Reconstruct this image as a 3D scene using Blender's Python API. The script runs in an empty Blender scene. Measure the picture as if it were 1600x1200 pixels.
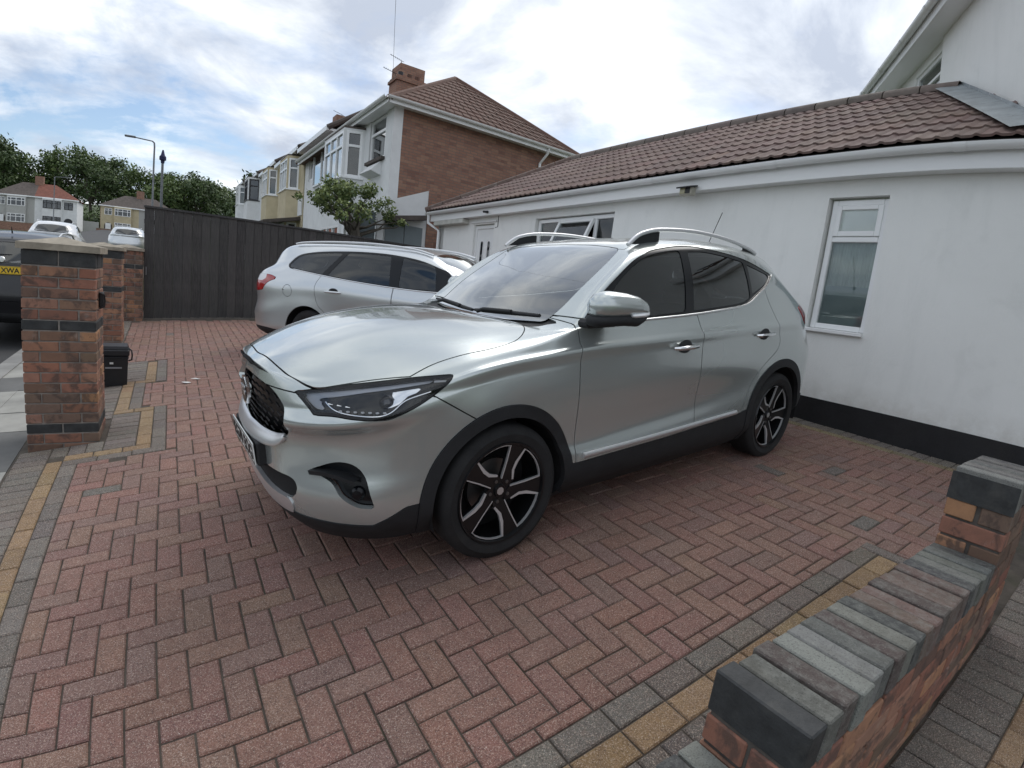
import bpy, bmesh, math, random
import numpy as np
from mathutils import Vector, Matrix, Euler
random.seed(7); rng = np.random.default_rng(7)
scn = bpy.context.scene
COL = scn.collection

# ------------------------------------------------------------------ camera (ultra-wide phone lens with its barrel distortion)
cd = bpy.data.cameras.new('camera'); cam = bpy.data.objects.new('camera', cd); COL.objects.link(cam)
cam.matrix_world = Matrix(((0.8276459, 0.0030110, -0.5612425, 0.18144), (-0.5495832, 0.2071854, -0.8093408, -2.46817),
                           (0.1138443, 0.9782971, 0.1731309, 1.43885), (0, 0, 0, 1)))
cd.type = 'PANO'; cd.sensor_fit = 'HORIZONTAL'; cd.sensor_width = 36.0; cd.lens = 17.66
cd.clip_start = 0.05; cd.clip_end = 2000
_pc = cd if hasattr(cd, 'panorama_type') else cd.cycles
_pc.panorama_type = 'FISHEYE_LENS_POLYNOMIAL'; _pc.fisheye_fov = math.pi
_pc.fisheye_polynomial_k0 = 0.0; _pc.fisheye_polynomial_k1 = -0.05787067
_pc.fisheye_polynomial_k2 = 0.00043281; _pc.fisheye_polynomial_k3 = 3.2895e-05; _pc.fisheye_polynomial_k4 = -1.0891e-06
scn.camera = cam

# ------------------------------------------------------------------ light: bright broken cloud, soft sun high ahead to the right
SUN_AZ, SUN_EL = math.radians(62), math.radians(54)      # azimuth from +Y towards +X
w = bpy.data.worlds.new('World'); scn.world = w; w.use_nodes = True
w.cycles.sampling_method = 'MANUAL'; w.cycles.sample_map_resolution = 512
nt = w.node_tree; nt.nodes.clear()
def wn(t, **k):
    n = nt.nodes.new(t)
    for a, b in k.items(): setattr(n, a, b)
    return n
def wl(a, b): nt.links.new(a, b)
sky = wn('ShaderNodeTexSky', sky_type='NISHITA', sun_disc=False, sun_elevation=SUN_EL, sun_rotation=SUN_AZ,
         altitude=50, air_density=1.0, dust_density=1.2, ozone_density=1.5)
SKY_STR, CLOUD_STR = 0.11, 1.04
geo = wn('ShaderNodeNewGeometry')
dirn = wn('ShaderNodeVectorMath', operation='SCALE'); dirn.inputs['Scale'].default_value = -1.0
tcw = wn('ShaderNodeTexCoord')
sep = wn('ShaderNodeSeparateXYZ'); wl(tcw.outputs['Generated'], sep.inputs[0])
# cloud layer: direction projected on a plane above, so that clouds flatten towards the horizon
zc = wn('ShaderNodeMath', operation='MAXIMUM'); wl(sep.outputs['Z'], zc.inputs[0]); zc.inputs[1].default_value = 0.0
za = wn('ShaderNodeMath', operation='ADD'); wl(zc.outputs[0], za.inputs[0]); za.inputs[1].default_value = 0.22
dx = wn('ShaderNodeMath', operation='DIVIDE'); wl(sep.outputs['X'], dx.inputs[0]); wl(za.outputs[0], dx.inputs[1])
dy = wn('ShaderNodeMath', operation='DIVIDE'); wl(sep.outputs['Y'], dy.inputs[0]); wl(za.outputs[0], dy.inputs[1])
cv = wn('ShaderNodeCombineXYZ'); wl(dx.outputs[0], cv.inputs[0]); wl(dy.outputs[0], cv.inputs[1])
def wnoise(scale, det, rough, off, dist=0.0):
    m = wn('ShaderNodeMapping'); m.inputs['Location'].default_value = off; wl(cv.outputs[0], m.inputs['Vector'])
    n = wn('ShaderNodeTexNoise'); wl(m.outputs[0], n.inputs['Vector'])
    n.inputs['Scale'].default_value = scale; n.inputs['Detail'].default_value = det
    n.inputs['Roughness'].default_value = rough; n.inputs['Distortion'].default_value = dist
    return n
def wramp(src, stops):
    r = wn('ShaderNodeValToRGB'); wl(src, r.inputs[0]); e = r.color_ramp.elements
    e[0].position, e[0].color = stops[0]; e[1].position, e[1].color = stops[-1]
    for p, c in stops[1:-1]:
        x = e.new(p); x.color = c
    return r
def g(v): return (v, v, v, 1)
n_big = wnoise(0.85, 7, 0.56, (3.1, 1.7, 0), 0.4)
n_fine = wnoise(3.6, 9, 0.66, (0.3, 5.2, 0), 0.3)
n_sh = wnoise(1.9, 9, 0.58, (7.7, 2.2, 0), 0.35)
mixn = wn('ShaderNodeMath', operation='MULTIPLY_ADD'); wl(n_fine.outputs['Fac'], mixn.inputs[0]); mixn.inputs[1].default_value = 0.42; wl(n_big.outputs['Fac'], mixn.inputs[2])
cover = wramp(mixn.outputs[0], [(0.51, g(0.0)), (0.62, g(0.62)), (0.74, g(1.0))])
shade = wramp(n_sh.outputs['Fac'], [(0.38, (0.40, 0.445, 0.53, 1)), (0.50, (0.60, 0.64, 0.70, 1)), (0.65, (0.91, 0.92, 0.925, 1))])
# brightness of the cloud grows towards the sun behind it
sd = (math.sin(SUN_AZ) * math.cos(SUN_EL), math.cos(SUN_AZ) * math.cos(SUN_EL), math.sin(SUN_EL))
dot = wn('ShaderNodeVectorMath', operation='DOT_PRODUCT'); wl(tcw.outputs['Generated'], dot.inputs[0]); dot.inputs[1].default_value = sd
glow = wramp(dot.outputs['Value'], [(0.0, g(1.0)), (0.6, g(0.98)), (0.85, g(1.03)), (1.0, g(1.15))])
cm = wn('ShaderNodeMix', data_type='RGBA', blend_type='MULTIPLY'); cm.inputs[0].default_value = 1.0
wl(shade.outputs[0], cm.inputs[6]); wl(glow.outputs[0], cm.inputs[7])
cs = wn('ShaderNodeVectorMath', operation='SCALE'); wl(cm.outputs[2], cs.inputs[0]); cs.inputs['Scale'].default_value = CLOUD_STR
ss = wn('ShaderNodeVectorMath', operation='SCALE'); wl(sky.outputs[0], ss.inputs[0]); ss.inputs['Scale'].default_value = SKY_STR
fm = wn('ShaderNodeMix', data_type='RGBA'); wl(cover.outputs[0], fm.inputs[0]); wl(ss.outputs[0], fm.inputs[6]); wl(cs.outputs[0], fm.inputs[7])
bg = wn('ShaderNodeBackground'); bg.inputs['Strength'].default_value = 1.0; wl(fm.outputs[2], bg.inputs['Color'])
wo = wn('ShaderNodeOutputWorld'); wl(bg.outputs[0], wo.inputs['Surface'])
sl = bpy.data.lights.new('sun', 'SUN'); sun = bpy.data.objects.new('sun', sl); COL.objects.link(sun)
sl.energy = 0.9; sl.angle = math.radians(40); sl.color = (1.0, 0.96, 0.9)
sun.rotation_euler = Vector(sd).to_track_quat('Z', 'Y').to_euler(); sun.location = (10, 6, 20)
vs = scn.view_settings; vs.view_transform = 'Standard'; vs.look = 'None'; vs.exposure = 0.50; vs.gamma = 1.0
scn.display_settings.display_device = 'sRGB'

# ------------------------------------------------------------------ helpers
def new_obj(name, me, parent=None, mat=None):
    o = bpy.data.objects.new(name, me); COL.objects.link(o)
    if me is not None and mat is not None and len(me.materials) == 0: me.materials.append(mat)
    if parent is not None: o.parent = parent
    return o
def tag(o, label=None, cat=None, group=None, kind=None):
    if label: o['label'] = label
    if cat: o['category'] = cat
    if group: o['group'] = group
    if kind: o['kind'] = kind
    return o
def thing(name, label, cat, loc=(0, 0, 0), rz=0.0, group=None, mtx=None):
    o = bpy.data.objects.new(name, None); COL.objects.link(o); o.empty_display_size = 0.2
    if mtx is not None: o.matrix_world = mtx
    else: o.location = loc; o.rotation_euler = (0, 0, rz)
    return tag(o, label, cat, group)
def pydata(name, v, f, smooth=False, auto=None):
    me = bpy.data.meshes.new(name); me.from_pydata([tuple(map(float, p)) for p in v], [], [tuple(int(i) for i in q) for q in f]); me.update()
    if smooth:
        me.polygons.foreach_set('use_smooth', [True] * len(me.polygons))
        if auto: me.set_sharp_from_angle(angle=math.radians(auto))
    return me
class MB:
    """collects boxes, prisms, tubes as one mesh"""
    def __init__(s): s.v = []; s.f = []; s.sm = []
    def add(s, v, f, sm=False):
        n = len(s.v); s.v += [tuple(p) for p in v]; s.f += [tuple(i + n for i in q) for q in f]; s.sm += [sm] * len(f); return s
    def box(s, x0, x1, y0, y1, z0, z1, b=0.0, M=None):
        if x0 > x1: x0, x1 = x1, x0
        if y0 > y1: y0, y1 = y1, y0
        if z0 > z1: z0, z1 = z1, z0
        if b <= 0:
            v = [(x, y, z) for z in (z0, z1) for y in (y0, y1) for x in (x0, x1)]
            f = [(0, 2, 3, 1), (4, 5, 7, 6), (0, 1, 5, 4), (2, 6, 7, 3), (0, 4, 6, 2), (1, 3, 7, 5)]
        else:   # box with chamfered edges
            v = []; idx = {}
            for k, (X, sx) in enumerate(((x0, 1), (x1, -1))):
                for l, (Y, sy) in enumerate(((y0, 1), (y1, -1))):
                    for m, (Z, sz) in enumerate(((z0, 1), (z1, -1))):
                        for a in range(3):
                            idx[(k, l, m, a)] = len(v)
                            v.append((X + (0 if a == 0 else sx * b), Y + (0 if a == 1 else sy * b), Z + (0 if a == 2 else sz * b)))
            f = []
            for k in (0, 1):
                q = [idx[(k, l, m, 0)] for l, m in ((0, 0), (1, 0), (1, 1), (0, 1))]; f.append(q if k else q[::-1])
            for l in (0, 1):
                q = [idx[(k, l, m, 1)] for k, m in ((0, 0), (1, 0), (1, 1), (0, 1))]; f.append(q[::-1] if l else q)
            for m in (0, 1):
                q = [idx[(k, l, m, 2)] for k, l in ((0, 0), (1, 0), (1, 1), (0, 1))]; f.append(q if m else q[::-1])
            for l in (0, 1):
                for m in (0, 1):
                    q = [idx[(0, l, m, 1)], idx[(1, l, m, 1)], idx[(1, l, m, 2)], idx[(0, l, m, 2)]]; f.append(q if (l ^ m) == 0 else q[::-1])
            for k in (0, 1):
                for m in (0, 1):
                    q = [idx[(k, 0, m, 0)], idx[(k, 1, m, 0)], idx[(k, 1, m, 2)], idx[(k, 0, m, 2)]]; f.append(q[::-1] if (k ^ m) == 0 else q)
            for k in (0, 1):
                for l in (0, 1):
                    q = [idx[(k, l, 0, 0)], idx[(k, l, 1, 0)], idx[(k, l, 1, 1)], idx[(k, l, 0, 1)]]; f.append(q if (k ^ l) == 0 else q[::-1])
            for k in (0, 1):
                for l in (0, 1):
                    for m in (0, 1):
                        q = [idx[(k, l, m, 0)], idx[(k, l, m, 1)], idx[(k, l, m, 2)]]; f.append(q if (k + l + m) % 2 == 1 else q[::-1])
        if M is not None: v = [tuple(M @ Vector(p)) for p in v]
        return s.add(v, f)
    def prism(s, poly, d, axis='x', M=None):
        """2-D polygon (list of pairs) extruded from d[0] to d[1] along axis"""
        def pt(a, b, c): return {'x': (c, a, b), 'y': (a, c, b), 'z': (a, b, c)}[axis]
        n = len(poly); v = [pt(a, b, d[0]) for a, b in poly] + [pt(a, b, d[1]) for a, b in poly]
        f = [tuple(range(n))[::-1], tuple(range(n, 2 * n))] + [(i, (i + 1) % n, n + (i + 1) % n, n + i) for i in range(n)]
        if M is not None: v = [tuple(M @ Vector(p)) for p in v]
        return s.add(v, f)
    def tube(s, pts, r, n=8, caps=True, sm=True):
        pts = [Vector(p) for p in pts]; rs = r if hasattr(r, '__len__') else [r] * len(pts)
        v = []; up = None
        for i, p in enumerate(pts):
            t = (pts[min(i + 1, len(pts) - 1)] - pts[max(i - 1, 0)]).normalized()
            if up is None: up = Vector((0, 0, 1)) if abs(t.z) < 0.9 else Vector((1, 0, 0))
            a = t.cross(up).normalized(); b = a.cross(t); up = b
            for k in range(n):
                c = 2 * math.pi * k / n; v.append(tuple(p + a * math.cos(c) * rs[i] + b * math.sin(c) * rs[i]))
        f = [(i * n + k, i * n + (k + 1) % n, (i + 1) * n + (k + 1) % n, (i + 1) * n + k) for i in range(len(pts) - 1) for k in range(n)]
        s.add(v, f, sm)
        if caps: s.add(v[:n], [tuple(range(n))]); s.add(v[-n:], [tuple(range(n))[::-1]])
        return s
    def sweep(s, prof, x0, x1, axis='y', closed=True, M=None, sm=False):
        """open/closed profile (a,b) swept straight along axis"""
        def pt(a, b, c): return {'x': (c, a, b), 'y': (a, c, b), 'z': (a, b, c)}[axis]
        n = len(prof); v = [pt(a, b, x0) for a, b in prof] + [pt(a, b, x1) for a, b in prof]
        f = [(i, (i + 1) % n, n + (i + 1) % n, n + i) for i in range(n if closed else n - 1)]
        if M is not None: v = [tuple(M @ Vector(p)) for p in v]
        return s.add(v, f, sm)
    def lathe(s, prof, n=32, axis='y', sm=True, M=None):
        """profile (r, h) turned about axis"""
        v = []
        for r, h in prof:
            for k in range(n):
                c = 2 * math.pi * k / n; a, b = r * math.cos(c), r * math.sin(c)
                v.append({'y': (a, h, b), 'z': (a, b, h), 'x': (h, a, b)}[axis])
        m = len(prof)
        f = [(i * n + k, i * n + (k + 1) % n, (i + 1) * n + (k + 1) % n, (i + 1) * n + k) for i in range(m - 1) for k in range(n)]
        if M is not None: v = [tuple(M @ Vector(p)) for p in v]
        return s.add(v, f, sm)
    def mesh(s, name, fix=True, auto=35):
        me = bpy.data.meshes.new(name); me.from_pydata(s.v, [], s.f); me.update()
        if fix:
            bm = bmesh.new(); bm.from_mesh(me); bmesh.ops.recalc_face_normals(bm, faces=bm.faces); bm.to_mesh(me); bm.free()
        if any(s.sm):
            me.polygons.foreach_set('use_smooth', s.sm); me.set_sharp_from_angle(angle=math.radians(auto))
        return me
    def build(s, name, mat, parent=None, fix=True, auto=35):
        return new_obj(name, s.mesh(name, fix, auto), parent, mat)
def instance(name, me, parent=None, loc=(0, 0, 0), rot=(0, 0, 0), scale=(1, 1, 1), mtx=None):
    o = bpy.data.objects.new(name, me); COL.objects.link(o)
    if parent is not None: o.parent = parent
    if mtx is not None: o.matrix_local = mtx
    else: o.location = loc; o.rotation_euler = rot; o.scale = scale
    return o
def copy_tree(o, parent=None):
    c = o.copy(); COL.objects.link(c)
    c.parent = parent
    for ch in o.children: copy_tree(ch, c)
    return c

# ------------------------------------------------------------------ materials
def srgb(r, g, b): return tuple(((c / 255.0) / 12.92 if c / 255.0 <= 0.04045 else ((c / 255.0 + 0.055) / 1.055) ** 2.4) for c in (r, g, b)) + (1.0,)
class Mat:
    def __init__(s, name, base=(0.5, 0.5, 0.5), rough=0.6, metal=0.0, **kw):
        s.m = bpy.data.materials.new(name); s.m.use_nodes = True; s.nt = s.m.node_tree
        s.b = s.nt.nodes['Principled BSDF']; s.out = s.nt.nodes['Material Output']
        s.b.inputs['Base Color'].default_value = tuple(base[:3]) + (1,); s.b.inputs['Roughness'].default_value = rough; s.b.inputs['Metallic'].default_value = metal
        for k, v in kw.items(): s.b.inputs[k].default_value = v
    def n(s, t, **k):
        x = s.nt.nodes.new(t)
        for a, b in k.items(): setattr(x, a, b)
        return x
    def l(s, a, b): s.nt.links.new(a, b); return s
    def coord(s, kind='Object', scale=(1, 1, 1), rot=(0, 0, 0), loc=(0, 0, 0)):
        t = s.n('ShaderNodeTexCoord'); m = s.n('ShaderNodeMapping'); s.l(t.outputs[kind], m.inputs[0])
        m.inputs['Scale'].default_value = scale; m.inputs['Rotation'].default_value = rot; m.inputs['Location'].default_value = loc
        return m.outputs[0]
    def wpos(s, scale=(1, 1, 1)):
        t = s.n('ShaderNodeNewGeometry'); m = s.n('ShaderNodeMapping'); s.l(t.outputs['Position'], m.inputs[0]); m.inputs['Scale'].default_value = scale
        return m.outputs[0]
    def noise(s, vec, scale, det=4, rough=0.55, dist=0.0):
        x = s.n('ShaderNodeTexNoise'); s.l(vec, x.inputs['Vector'])
        x.inputs['Scale'].default_value = scale; x.inputs['Detail'].default_value = det; x.inputs['Roughness'].default_value = rough; x.inputs['Distortion'].default_value = dist
        return x.outputs['Fac']
    def ramp(s, src, stops):
        r = s.n('ShaderNodeValToRGB'); s.l(src, r.inputs[0]); e = r.color_ramp.elements
        st = [(p, (c, c, c, 1) if not hasattr(c, '__len__') else tuple(c[:3]) + (1,)) for p, c in stops]
        e[0].position, e[0].color = st[0]; e[1].position, e[1].color = st[-1]
        for p, c in st[1:-1]:
            x = e.new(p); x.color = c
        return r.outputs[0]
    def mix(s, fac, a, b, mode='MIX'):
        x = s.n('ShaderNodeMix', data_type='RGBA', blend_type=mode)
        for i, v in ((0, fac), (6, a), (7, b)):
            if hasattr(v, 'is_linked') or hasattr(v, 'links'): s.l(v, x.inputs[i])
            elif i == 0: x.inputs[0].default_value = v
            else: x.inputs[i].default_value = tuple(v[:3]) + (1,)
        return x.outputs[2]
    def math(s, op, a, b=None, c=None):
        x = s.n('ShaderNodeMath', operation=op)
        for i, v in ((0, a), (1, b), (2, c)):
            if v is None: continue
            if hasattr(v, 'links'): s.l(v, x.inputs[i])
            else: x.inputs[i].default_value = v
        return x.outputs[0]
    def color(s, src): s.l(src, s.b.inputs['Base Color']); return s
    def rough(s, src): s.l(src, s.b.inputs['Roughness']); return s
    def bump(s, h, strength=0.3, dist=0.01):
        x = s.n('ShaderNodeBump'); x.inputs['Strength'].default_value = strength; x.inputs['Distance'].default_value = dist
        s.l(h, x.inputs['Height']); s.l(x.outputs[0], s.b.inputs['Normal']); return s

def weathered(name, col, var=0.25, scale=6.0, rough=0.75, bump=0.25, fine=60.0, dist=0.004, dirt=None, dirt_amt=0.3, **kw):
    """plain surface with mottling, fine relief and dirt patches"""
    m = Mat(name, col, rough, **kw); p = m.wpos()
    a = m.noise(p, scale, 5, 0.6); b = m.noise(p, fine, 3, 0.6)
    lo = tuple(c * (1 - var) for c in col[:3]); hi = tuple(min(1, c * (1 + var)) for c in col[:3])
    c = m.ramp(a, [(0.3, lo), (0.7, hi)])
    if dirt is not None:
        d = m.ramp(m.noise(p, scale * 0.35, 6, 0.65, 0.4), [(0.52, 0.0), (0.75, dirt_amt)]); c = m.mix(d, c, dirt)
    m.color(c); m.rough(m.math('MULTIPLY_ADD', b, 0.25, rough - 0.12)); m.bump(b, bump, dist)
    return m.m

def glass_mat(name, tint=(.4, .42, .42), gain=1.6, rough=.015):
    """thin glazing: tinted see-through plus mirror reflection by the Fresnel law (two faces)"""
    m = Mat(name); nt_ = m.nt; nt_.nodes.remove(m.b)
    tr = m.n('ShaderNodeBsdfTransparent'); tr.inputs[0].default_value = tuple(tint) + (1,)
    gl = m.n('ShaderNodeBsdfGlossy'); gl.inputs['Roughness'].default_value = rough; gl.inputs['Color'].default_value = (.95, .97, .97, 1)
    fr = m.n('ShaderNodeFresnel'); fr.inputs['IOR'].default_value = 1.52
    k = m.math('MINIMUM', m.math('MULTIPLY', fr.outputs[0], gain), 1.0); mx = m.n('ShaderNodeMixShader'); m.l(k, mx.inputs[0]); m.l(tr.outputs[0], mx.inputs[1]); m.l(gl.outputs[0], mx.inputs[2]); m.l(mx.outputs[0], m.out.inputs['Surface'])
    return m.m
# ================================================================== ground heights
def gz0(x, y): return 0.12463 * x + 0.02725 * y - 0.00536 * x * x + 0.00149 * y * y - 0.00129 * x * y
def gz(x, y):
    """driveway: climbs from the street to the house and flattens there"""
    yy = min(y, 9.5)
    z = gz0(x, yy) + 0.05 * (y - yy)
    if y > 5: z -= 0.0163 * (x + 0.25) * (min(y, 9.5) - 5)
    return z
PATH_X = -0.83
def path_z(x, y):
    yy = max(y, -8); b = gz(PATH_X, min(yy, 2.4)) + 0.006 * (min(max(yy, 2.4), 12) - 2.4) + 0.05 * max(yy - 12, 0)
    return b + 0.055 * (x - PATH_X)
ROAD_X = -1.70
def road_z(x, y):
    b = path_z(ROAD_X, y) - 0.09
    return b + 0.02 * min(ROAD_X - x, 3.5)
def gnorm(x, y):
    e = 0.05; return Vector(((gz(x - e, y) - gz(x + e, y)) / (2 * e), (gz(x, y - e) - gz(x, y + e)) / (2 * e), 1)).normalized()
def sheet(name, xs, ys, fz, mat, kind='structure', parent=None):
    v = [(x, y, fz(x, y)) for y in ys for x in xs]; n = len(xs)
    f = [(j * n + i, j * n + i + 1, (j + 1) * n + i + 1, (j + 1) * n + i) for j in range(len(ys) - 1) for i in range(n - 1)]
    o = new_obj(name, pydata(name, v, f, True), parent, mat)
    if kind and parent is None: o['kind'] = kind
    return o
lin = lambda a, b, n: [a + (b - a) * i / (n - 1) for i in range(n)]

# far terrain first: one sheet to the horizon, rising up the street to a wooded hill
def hill(x, y):
    base = -1.2
    if y > 9: base += 0.05 * (y - 9)
    if y > 125: base += 0.10 * (min(y, 190) - 125)
    return base
m_grass = weathered('grass ground', (0.055, 0.075, 0.03), 0.4, 0.8, 0.95, 0.3, 30)
terrain = sheet('terrain', lin(-400, 400, 41), lin(-300, 900, 61), hill, m_grass)

m = Mat('tarmac', (0.05, 0.05, 0.052), 0.9); p = m.wpos()
m.color(m.mix(m.ramp(m.noise(p, 1.2, 5), [(0.4, 0.0), (0.7, 0.6)]), m.ramp(m.noise(p, 140, 2), [(0.3, (0.035, 0.035, 0.037)), (0.7, (0.085, 0.085, 0.085))]), (0.075, 0.073, 0.07)))
m.bump(m.noise(p, 160, 2), 0.5, 0.004); m_tarmac = m.m
road = sheet('road', lin(-10.5, ROAD_X, 12), lin(-10, 125, 90), road_z, m_tarmac)

m_slab = weathered('concrete paving', (0.30, 0.295, 0.27), 0.22, 2.2, 0.85, 0.35, 90, 0.003, (0.16, 0.16, 0.13), 0.6)
m_slab_dk = weathered('patched paving', (0.13, 0.13, 0.125), 0.25, 2.2, 0.9, 0.4, 90, 0.003, (0.08, 0.08, 0.07), 0.6)
m_bed = weathered('joint sand', (0.075, 0.062, 0.05), 0.4, 9, 0.95, 0.5, 120, 0.004, (0.045, 0.05, 0.02), 0.7)
pavement = sheet('pavement', lin(ROAD_X - 0.02, PATH_X, 6), lin(-8, 120, 120), lambda x, y: path_z(x, y) - 0.03, m_bed)
# concrete flags laid across the footpath, each a piece of its own
ys = -3.0; k = 0
while ys < 16:
    L = (0.9, 0.75, 0.9, 0.6)[k % 4]
    for j, (xa, xb) in enumerate(((-1.245, PATH_X - 0.004), (-1.56, -1.251))):
        b = MB(); z = lambda x, y: path_z(x, y) + 0.006 * math.sin(7.1 * k + 3 * j)
        x0, x1, y0, y1 = xa, xb, ys + 0.006, ys + L - 0.004
        b.add([(x0, y0, z(x0, y0)), (x1, y0, z(x1, y0)), (x1, y1, z(x1, y1)), (x0, y1, z(x0, y1)),
               (x0, y0, z(x0, y0) - .04), (x1, y0, z(x1, y0) - .04), (x1, y1, z(x1, y1) - .04), (x0, y1, z(x0, y1) - .04)],
              [(0, 1, 2, 3), (0, 4, 5, 1), (1, 5, 6, 2), (2, 6, 7, 3), (3, 7, 4, 0)])
        b.build('flagstone', m_slab_dk if (k in (6, 9) or (k + j) % 11 == 3) else m_slab, pavement, fix=False)
    ys += L; k += 1
m_kerb = weathered('kerb stone', (0.27, 0.265, 0.25), 0.2, 3, 0.85, 0.3)
kb = MB()
for i in range(40):
    y0 = -6 + i * 0.915; y1 = y0 + 0.905; za, zb = path_z(ROAD_X, y0), path_z(ROAD_X, y1)
    xa, xb = ROAD_X - 0.06, ROAD_X + 0.145
    b = MB(); b.add([(xa, y0, za - .25), (xb, y0, za - .25), (xb, y1, zb - .25), (xa, y1, zb - .25), (xa, y0, za + .01), (xb, y0, za + .012), (xb, y1, zb + .012), (xa, y1, zb + .01)],
          [(0, 3, 2, 1), (4, 5, 6, 7), (0, 1, 5, 4), (1, 2, 6, 5), (2, 3, 7, 6), (3, 0, 4, 7)])
    b.build('kerbstone', m_kerb, pavement, fix=False)

# ================================================================== block-paved driveway
def paver_material(name, attr_type):
    m = Mat(name, (0.25, 0.12, 0.09), 0.88); at = m.n('ShaderNodeAttribute', attribute_name='tint', attribute_type=attr_type)
    p = m.wpos(); fine = m.noise(p, 170, 3, 0.75); grit = m.noise(p, 330, 2, 0.8); mid = m.noise(p, 22, 5, 0.65)
    c = m.mix(m.ramp(mid, [(0.38, 0.0), (0.72, 0.42)]), at.outputs['Color'], (0.12, 0.07, 0.055))
    c = m.mix(m.ramp(mid, [(0.28, 0.25), (0.42, 0.0)]), c, (0.28, 0.17, 0.12))
    c = m.mix(m.ramp(fine, [(0.555, 0.0), (0.63, 0.7)]), c, (0.46, 0.36, 0.29))      # pale grit showing in the face
    c = m.mix(m.ramp(fine, [(0.36, 0.8), (0.45, 0.0)]), c, (0.055, 0.034, 0.028))      # dark grit and pits
    c = m.mix(m.ramp(grit, [(0.63, 0.0), (0.67, 0.95)]), c, (0.72, 0.68, 0.62))         # white specks
    dirt = m.ramp(m.noise(p, 1.1, 7, 0.68, 0.4), [(0.48, 0.0), (0.76, 0.28)]); c = m.mix(dirt, c, (0.085, 0.066, 0.05))
    m.color(c); m.rough(m.ramp(m.noise(p, 0.8, 4), [(.3, .72), (.7, .92)])); m.bump(m.math('ADD', fine, m.math('MULTIPLY', mid, 1.4)), 0.85, 0.005)
    return m.m
m_pav_obj = paver_material('clay paver', 'OBJECT'); m_pav_geo = paver_material('clay paver mass', 'GEOMETRY')
S = 0.10289
REDS = [(0.238, 0.12, 0.094), (0.228, 0.112, 0.088), (0.246, 0.13, 0.099), (0.22, 0.116, 0.094), (0.24, 0.136, 0.1), (0.214, 0.108, 0.09), (0.242, 0.118, 0.094), (0.224, 0.126, 0.1), (0.205, 0.118, 0.1)]
GREYS = [(0.125, 0.118, 0.104), (0.145, 0.136, 0.12), (0.11, 0.105, 0.094), (0.135, 0.122, 0.106)]
YELS = [(0.27, 0.18, 0.085), (0.24, 0.155, 0.07), (0.29, 0.20, 0.10)]
def jit(c, a=0.1): k = 1 + random.uniform(-a, a); return tuple(max(0.01, v * k * (1 + random.uniform(-.04, .04))) for v in c)
rects = []            # (x0, x1, y0, y1, colour, kind)
def xmin_at(y):
    if y < 1.72: return -0.40
    if y < 2.90: return 0.137
    if y < 3.80: return -0.06
    if y < 4.92: return 0.13
    return -0.42
def red(x0, x1, y0, y1):
    ym = (y0 + y1) / 2
    # left border
    x0 = max(x0, xmin_at(ym))
    for yb in (1.72, 2.90, 3.80, 4.92):       # pavers cut at the steps of the border
        if y0 < yb < y1:
            a, b = xmin_at(yb - .01), xmin_at(yb + .01)
            if x0 < max(a, b): (y0, y1) = ((yb, y1) if a > b else (y0, yb))
    if x1 > 5.27: x1 = 5.27
    if x0 < 3.36 and y0 < -1.495:
        if x1 <= 3.36: y0 = -1.495
        elif y1 < -1.495: x0 = 3.36
    if y0 < -1.93 and y1 > -1.93: y0 = -1.93
    if x1 - x0 < 0.02 or y1 - y0 < 0.02: return
    r = random.random()
    c = random.choice(REDS) if r < 0.993 else random.choice(GREYS)
    rects.append((x0, x1, y0, y1, jit(c, .08), 'red'))
for n in range(-110, 40):
    for k in range(-14, 32):
        a = n + 4 * k
        if -6 <= a <= 54 and -n - 2 > -20: red(a * S, (a + 1) * S, (-n - 2) * S, -n * S)
        a = n + 1 + 4 * k
        if -6 <= a <= 54 and -n - 1 > -20: red(a * S, (a + 2) * S, (-n - 1) * S, -n * S)
rects = [r for r in rects if r[3] < 8.25 + 0.09 * r[0] and not (r[2] < -1.9)]
def row(x0, x1, y0, y1, along, cols, L=2 * S, kind='border'):
    """fill a strip with pavers, long side along 'x' or 'y'"""
    a, b = (x0, x1) if along == 'x' else (y0, y1); n = max(1, round((b - a) / L)); st = (b - a) / n
    for i in range(n):
        p, q = a + i * st, a + (i + 1) * st
        rects.append(((p, q, y0, y1) if along == 'x' else (x0, x1, p, q)) + (jit(random.choice(cols), .1), kind))
# street border: grey, yellow, grey headers, stepping round the gate posts
row(-0.50, -0.40, -2.6, 1.72, 'y', GREYS); row(-0.60, -0.50, -2.6, 1.83, 'y', YELS); row(-0.815, -0.60, -2.6, 2.12, 'y', GREYS, S)
row(-0.50, 0.137, 1.72, 1.82, 'x', GREYS); row(-0.50, 0.04, 1.82, 1.92, 'x', YELS)
row(0.04, 0.137, 1.82, 2.90, 'y', GREYS); row(-0.06, 0.04, 1.92, 2.80, 'y', YELS); row(-0.27, -0.06, 1.92, 2.80, 'y', GREYS, S)
row(-0.60, -0.27, 1.92, 2.12, 'x', GREYS, S)
row(-0.27, 0.04, 2.80, 2.90, 'x', YELS); row(-0.16, -0.06, 2.90, 3.85, 'y', GREYS); row(-0.265, -0.16, 2.90, 3.95, 'y', YELS)
row(-0.80, -0.265, 2.70, 3.95, 'y', GREYS, S); row(-0.16, 0.03, 3.85, 3.95, 'x', YELS)
row(0.03, 0.13, 3.85, 4.92, 'y', GREYS); row(-0.07, 0.03, 3.95, 4.85, 'y', YELS); row(-0.28, -0.07, 3.95, 4.92, 'y', GREYS, S); row(-0.80, -0.28, 3.95, 4.92, 'y', GREYS, S)
row(-0.80, -0.42, 4.92, 8.2, 'y', GREYS, S)
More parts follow.
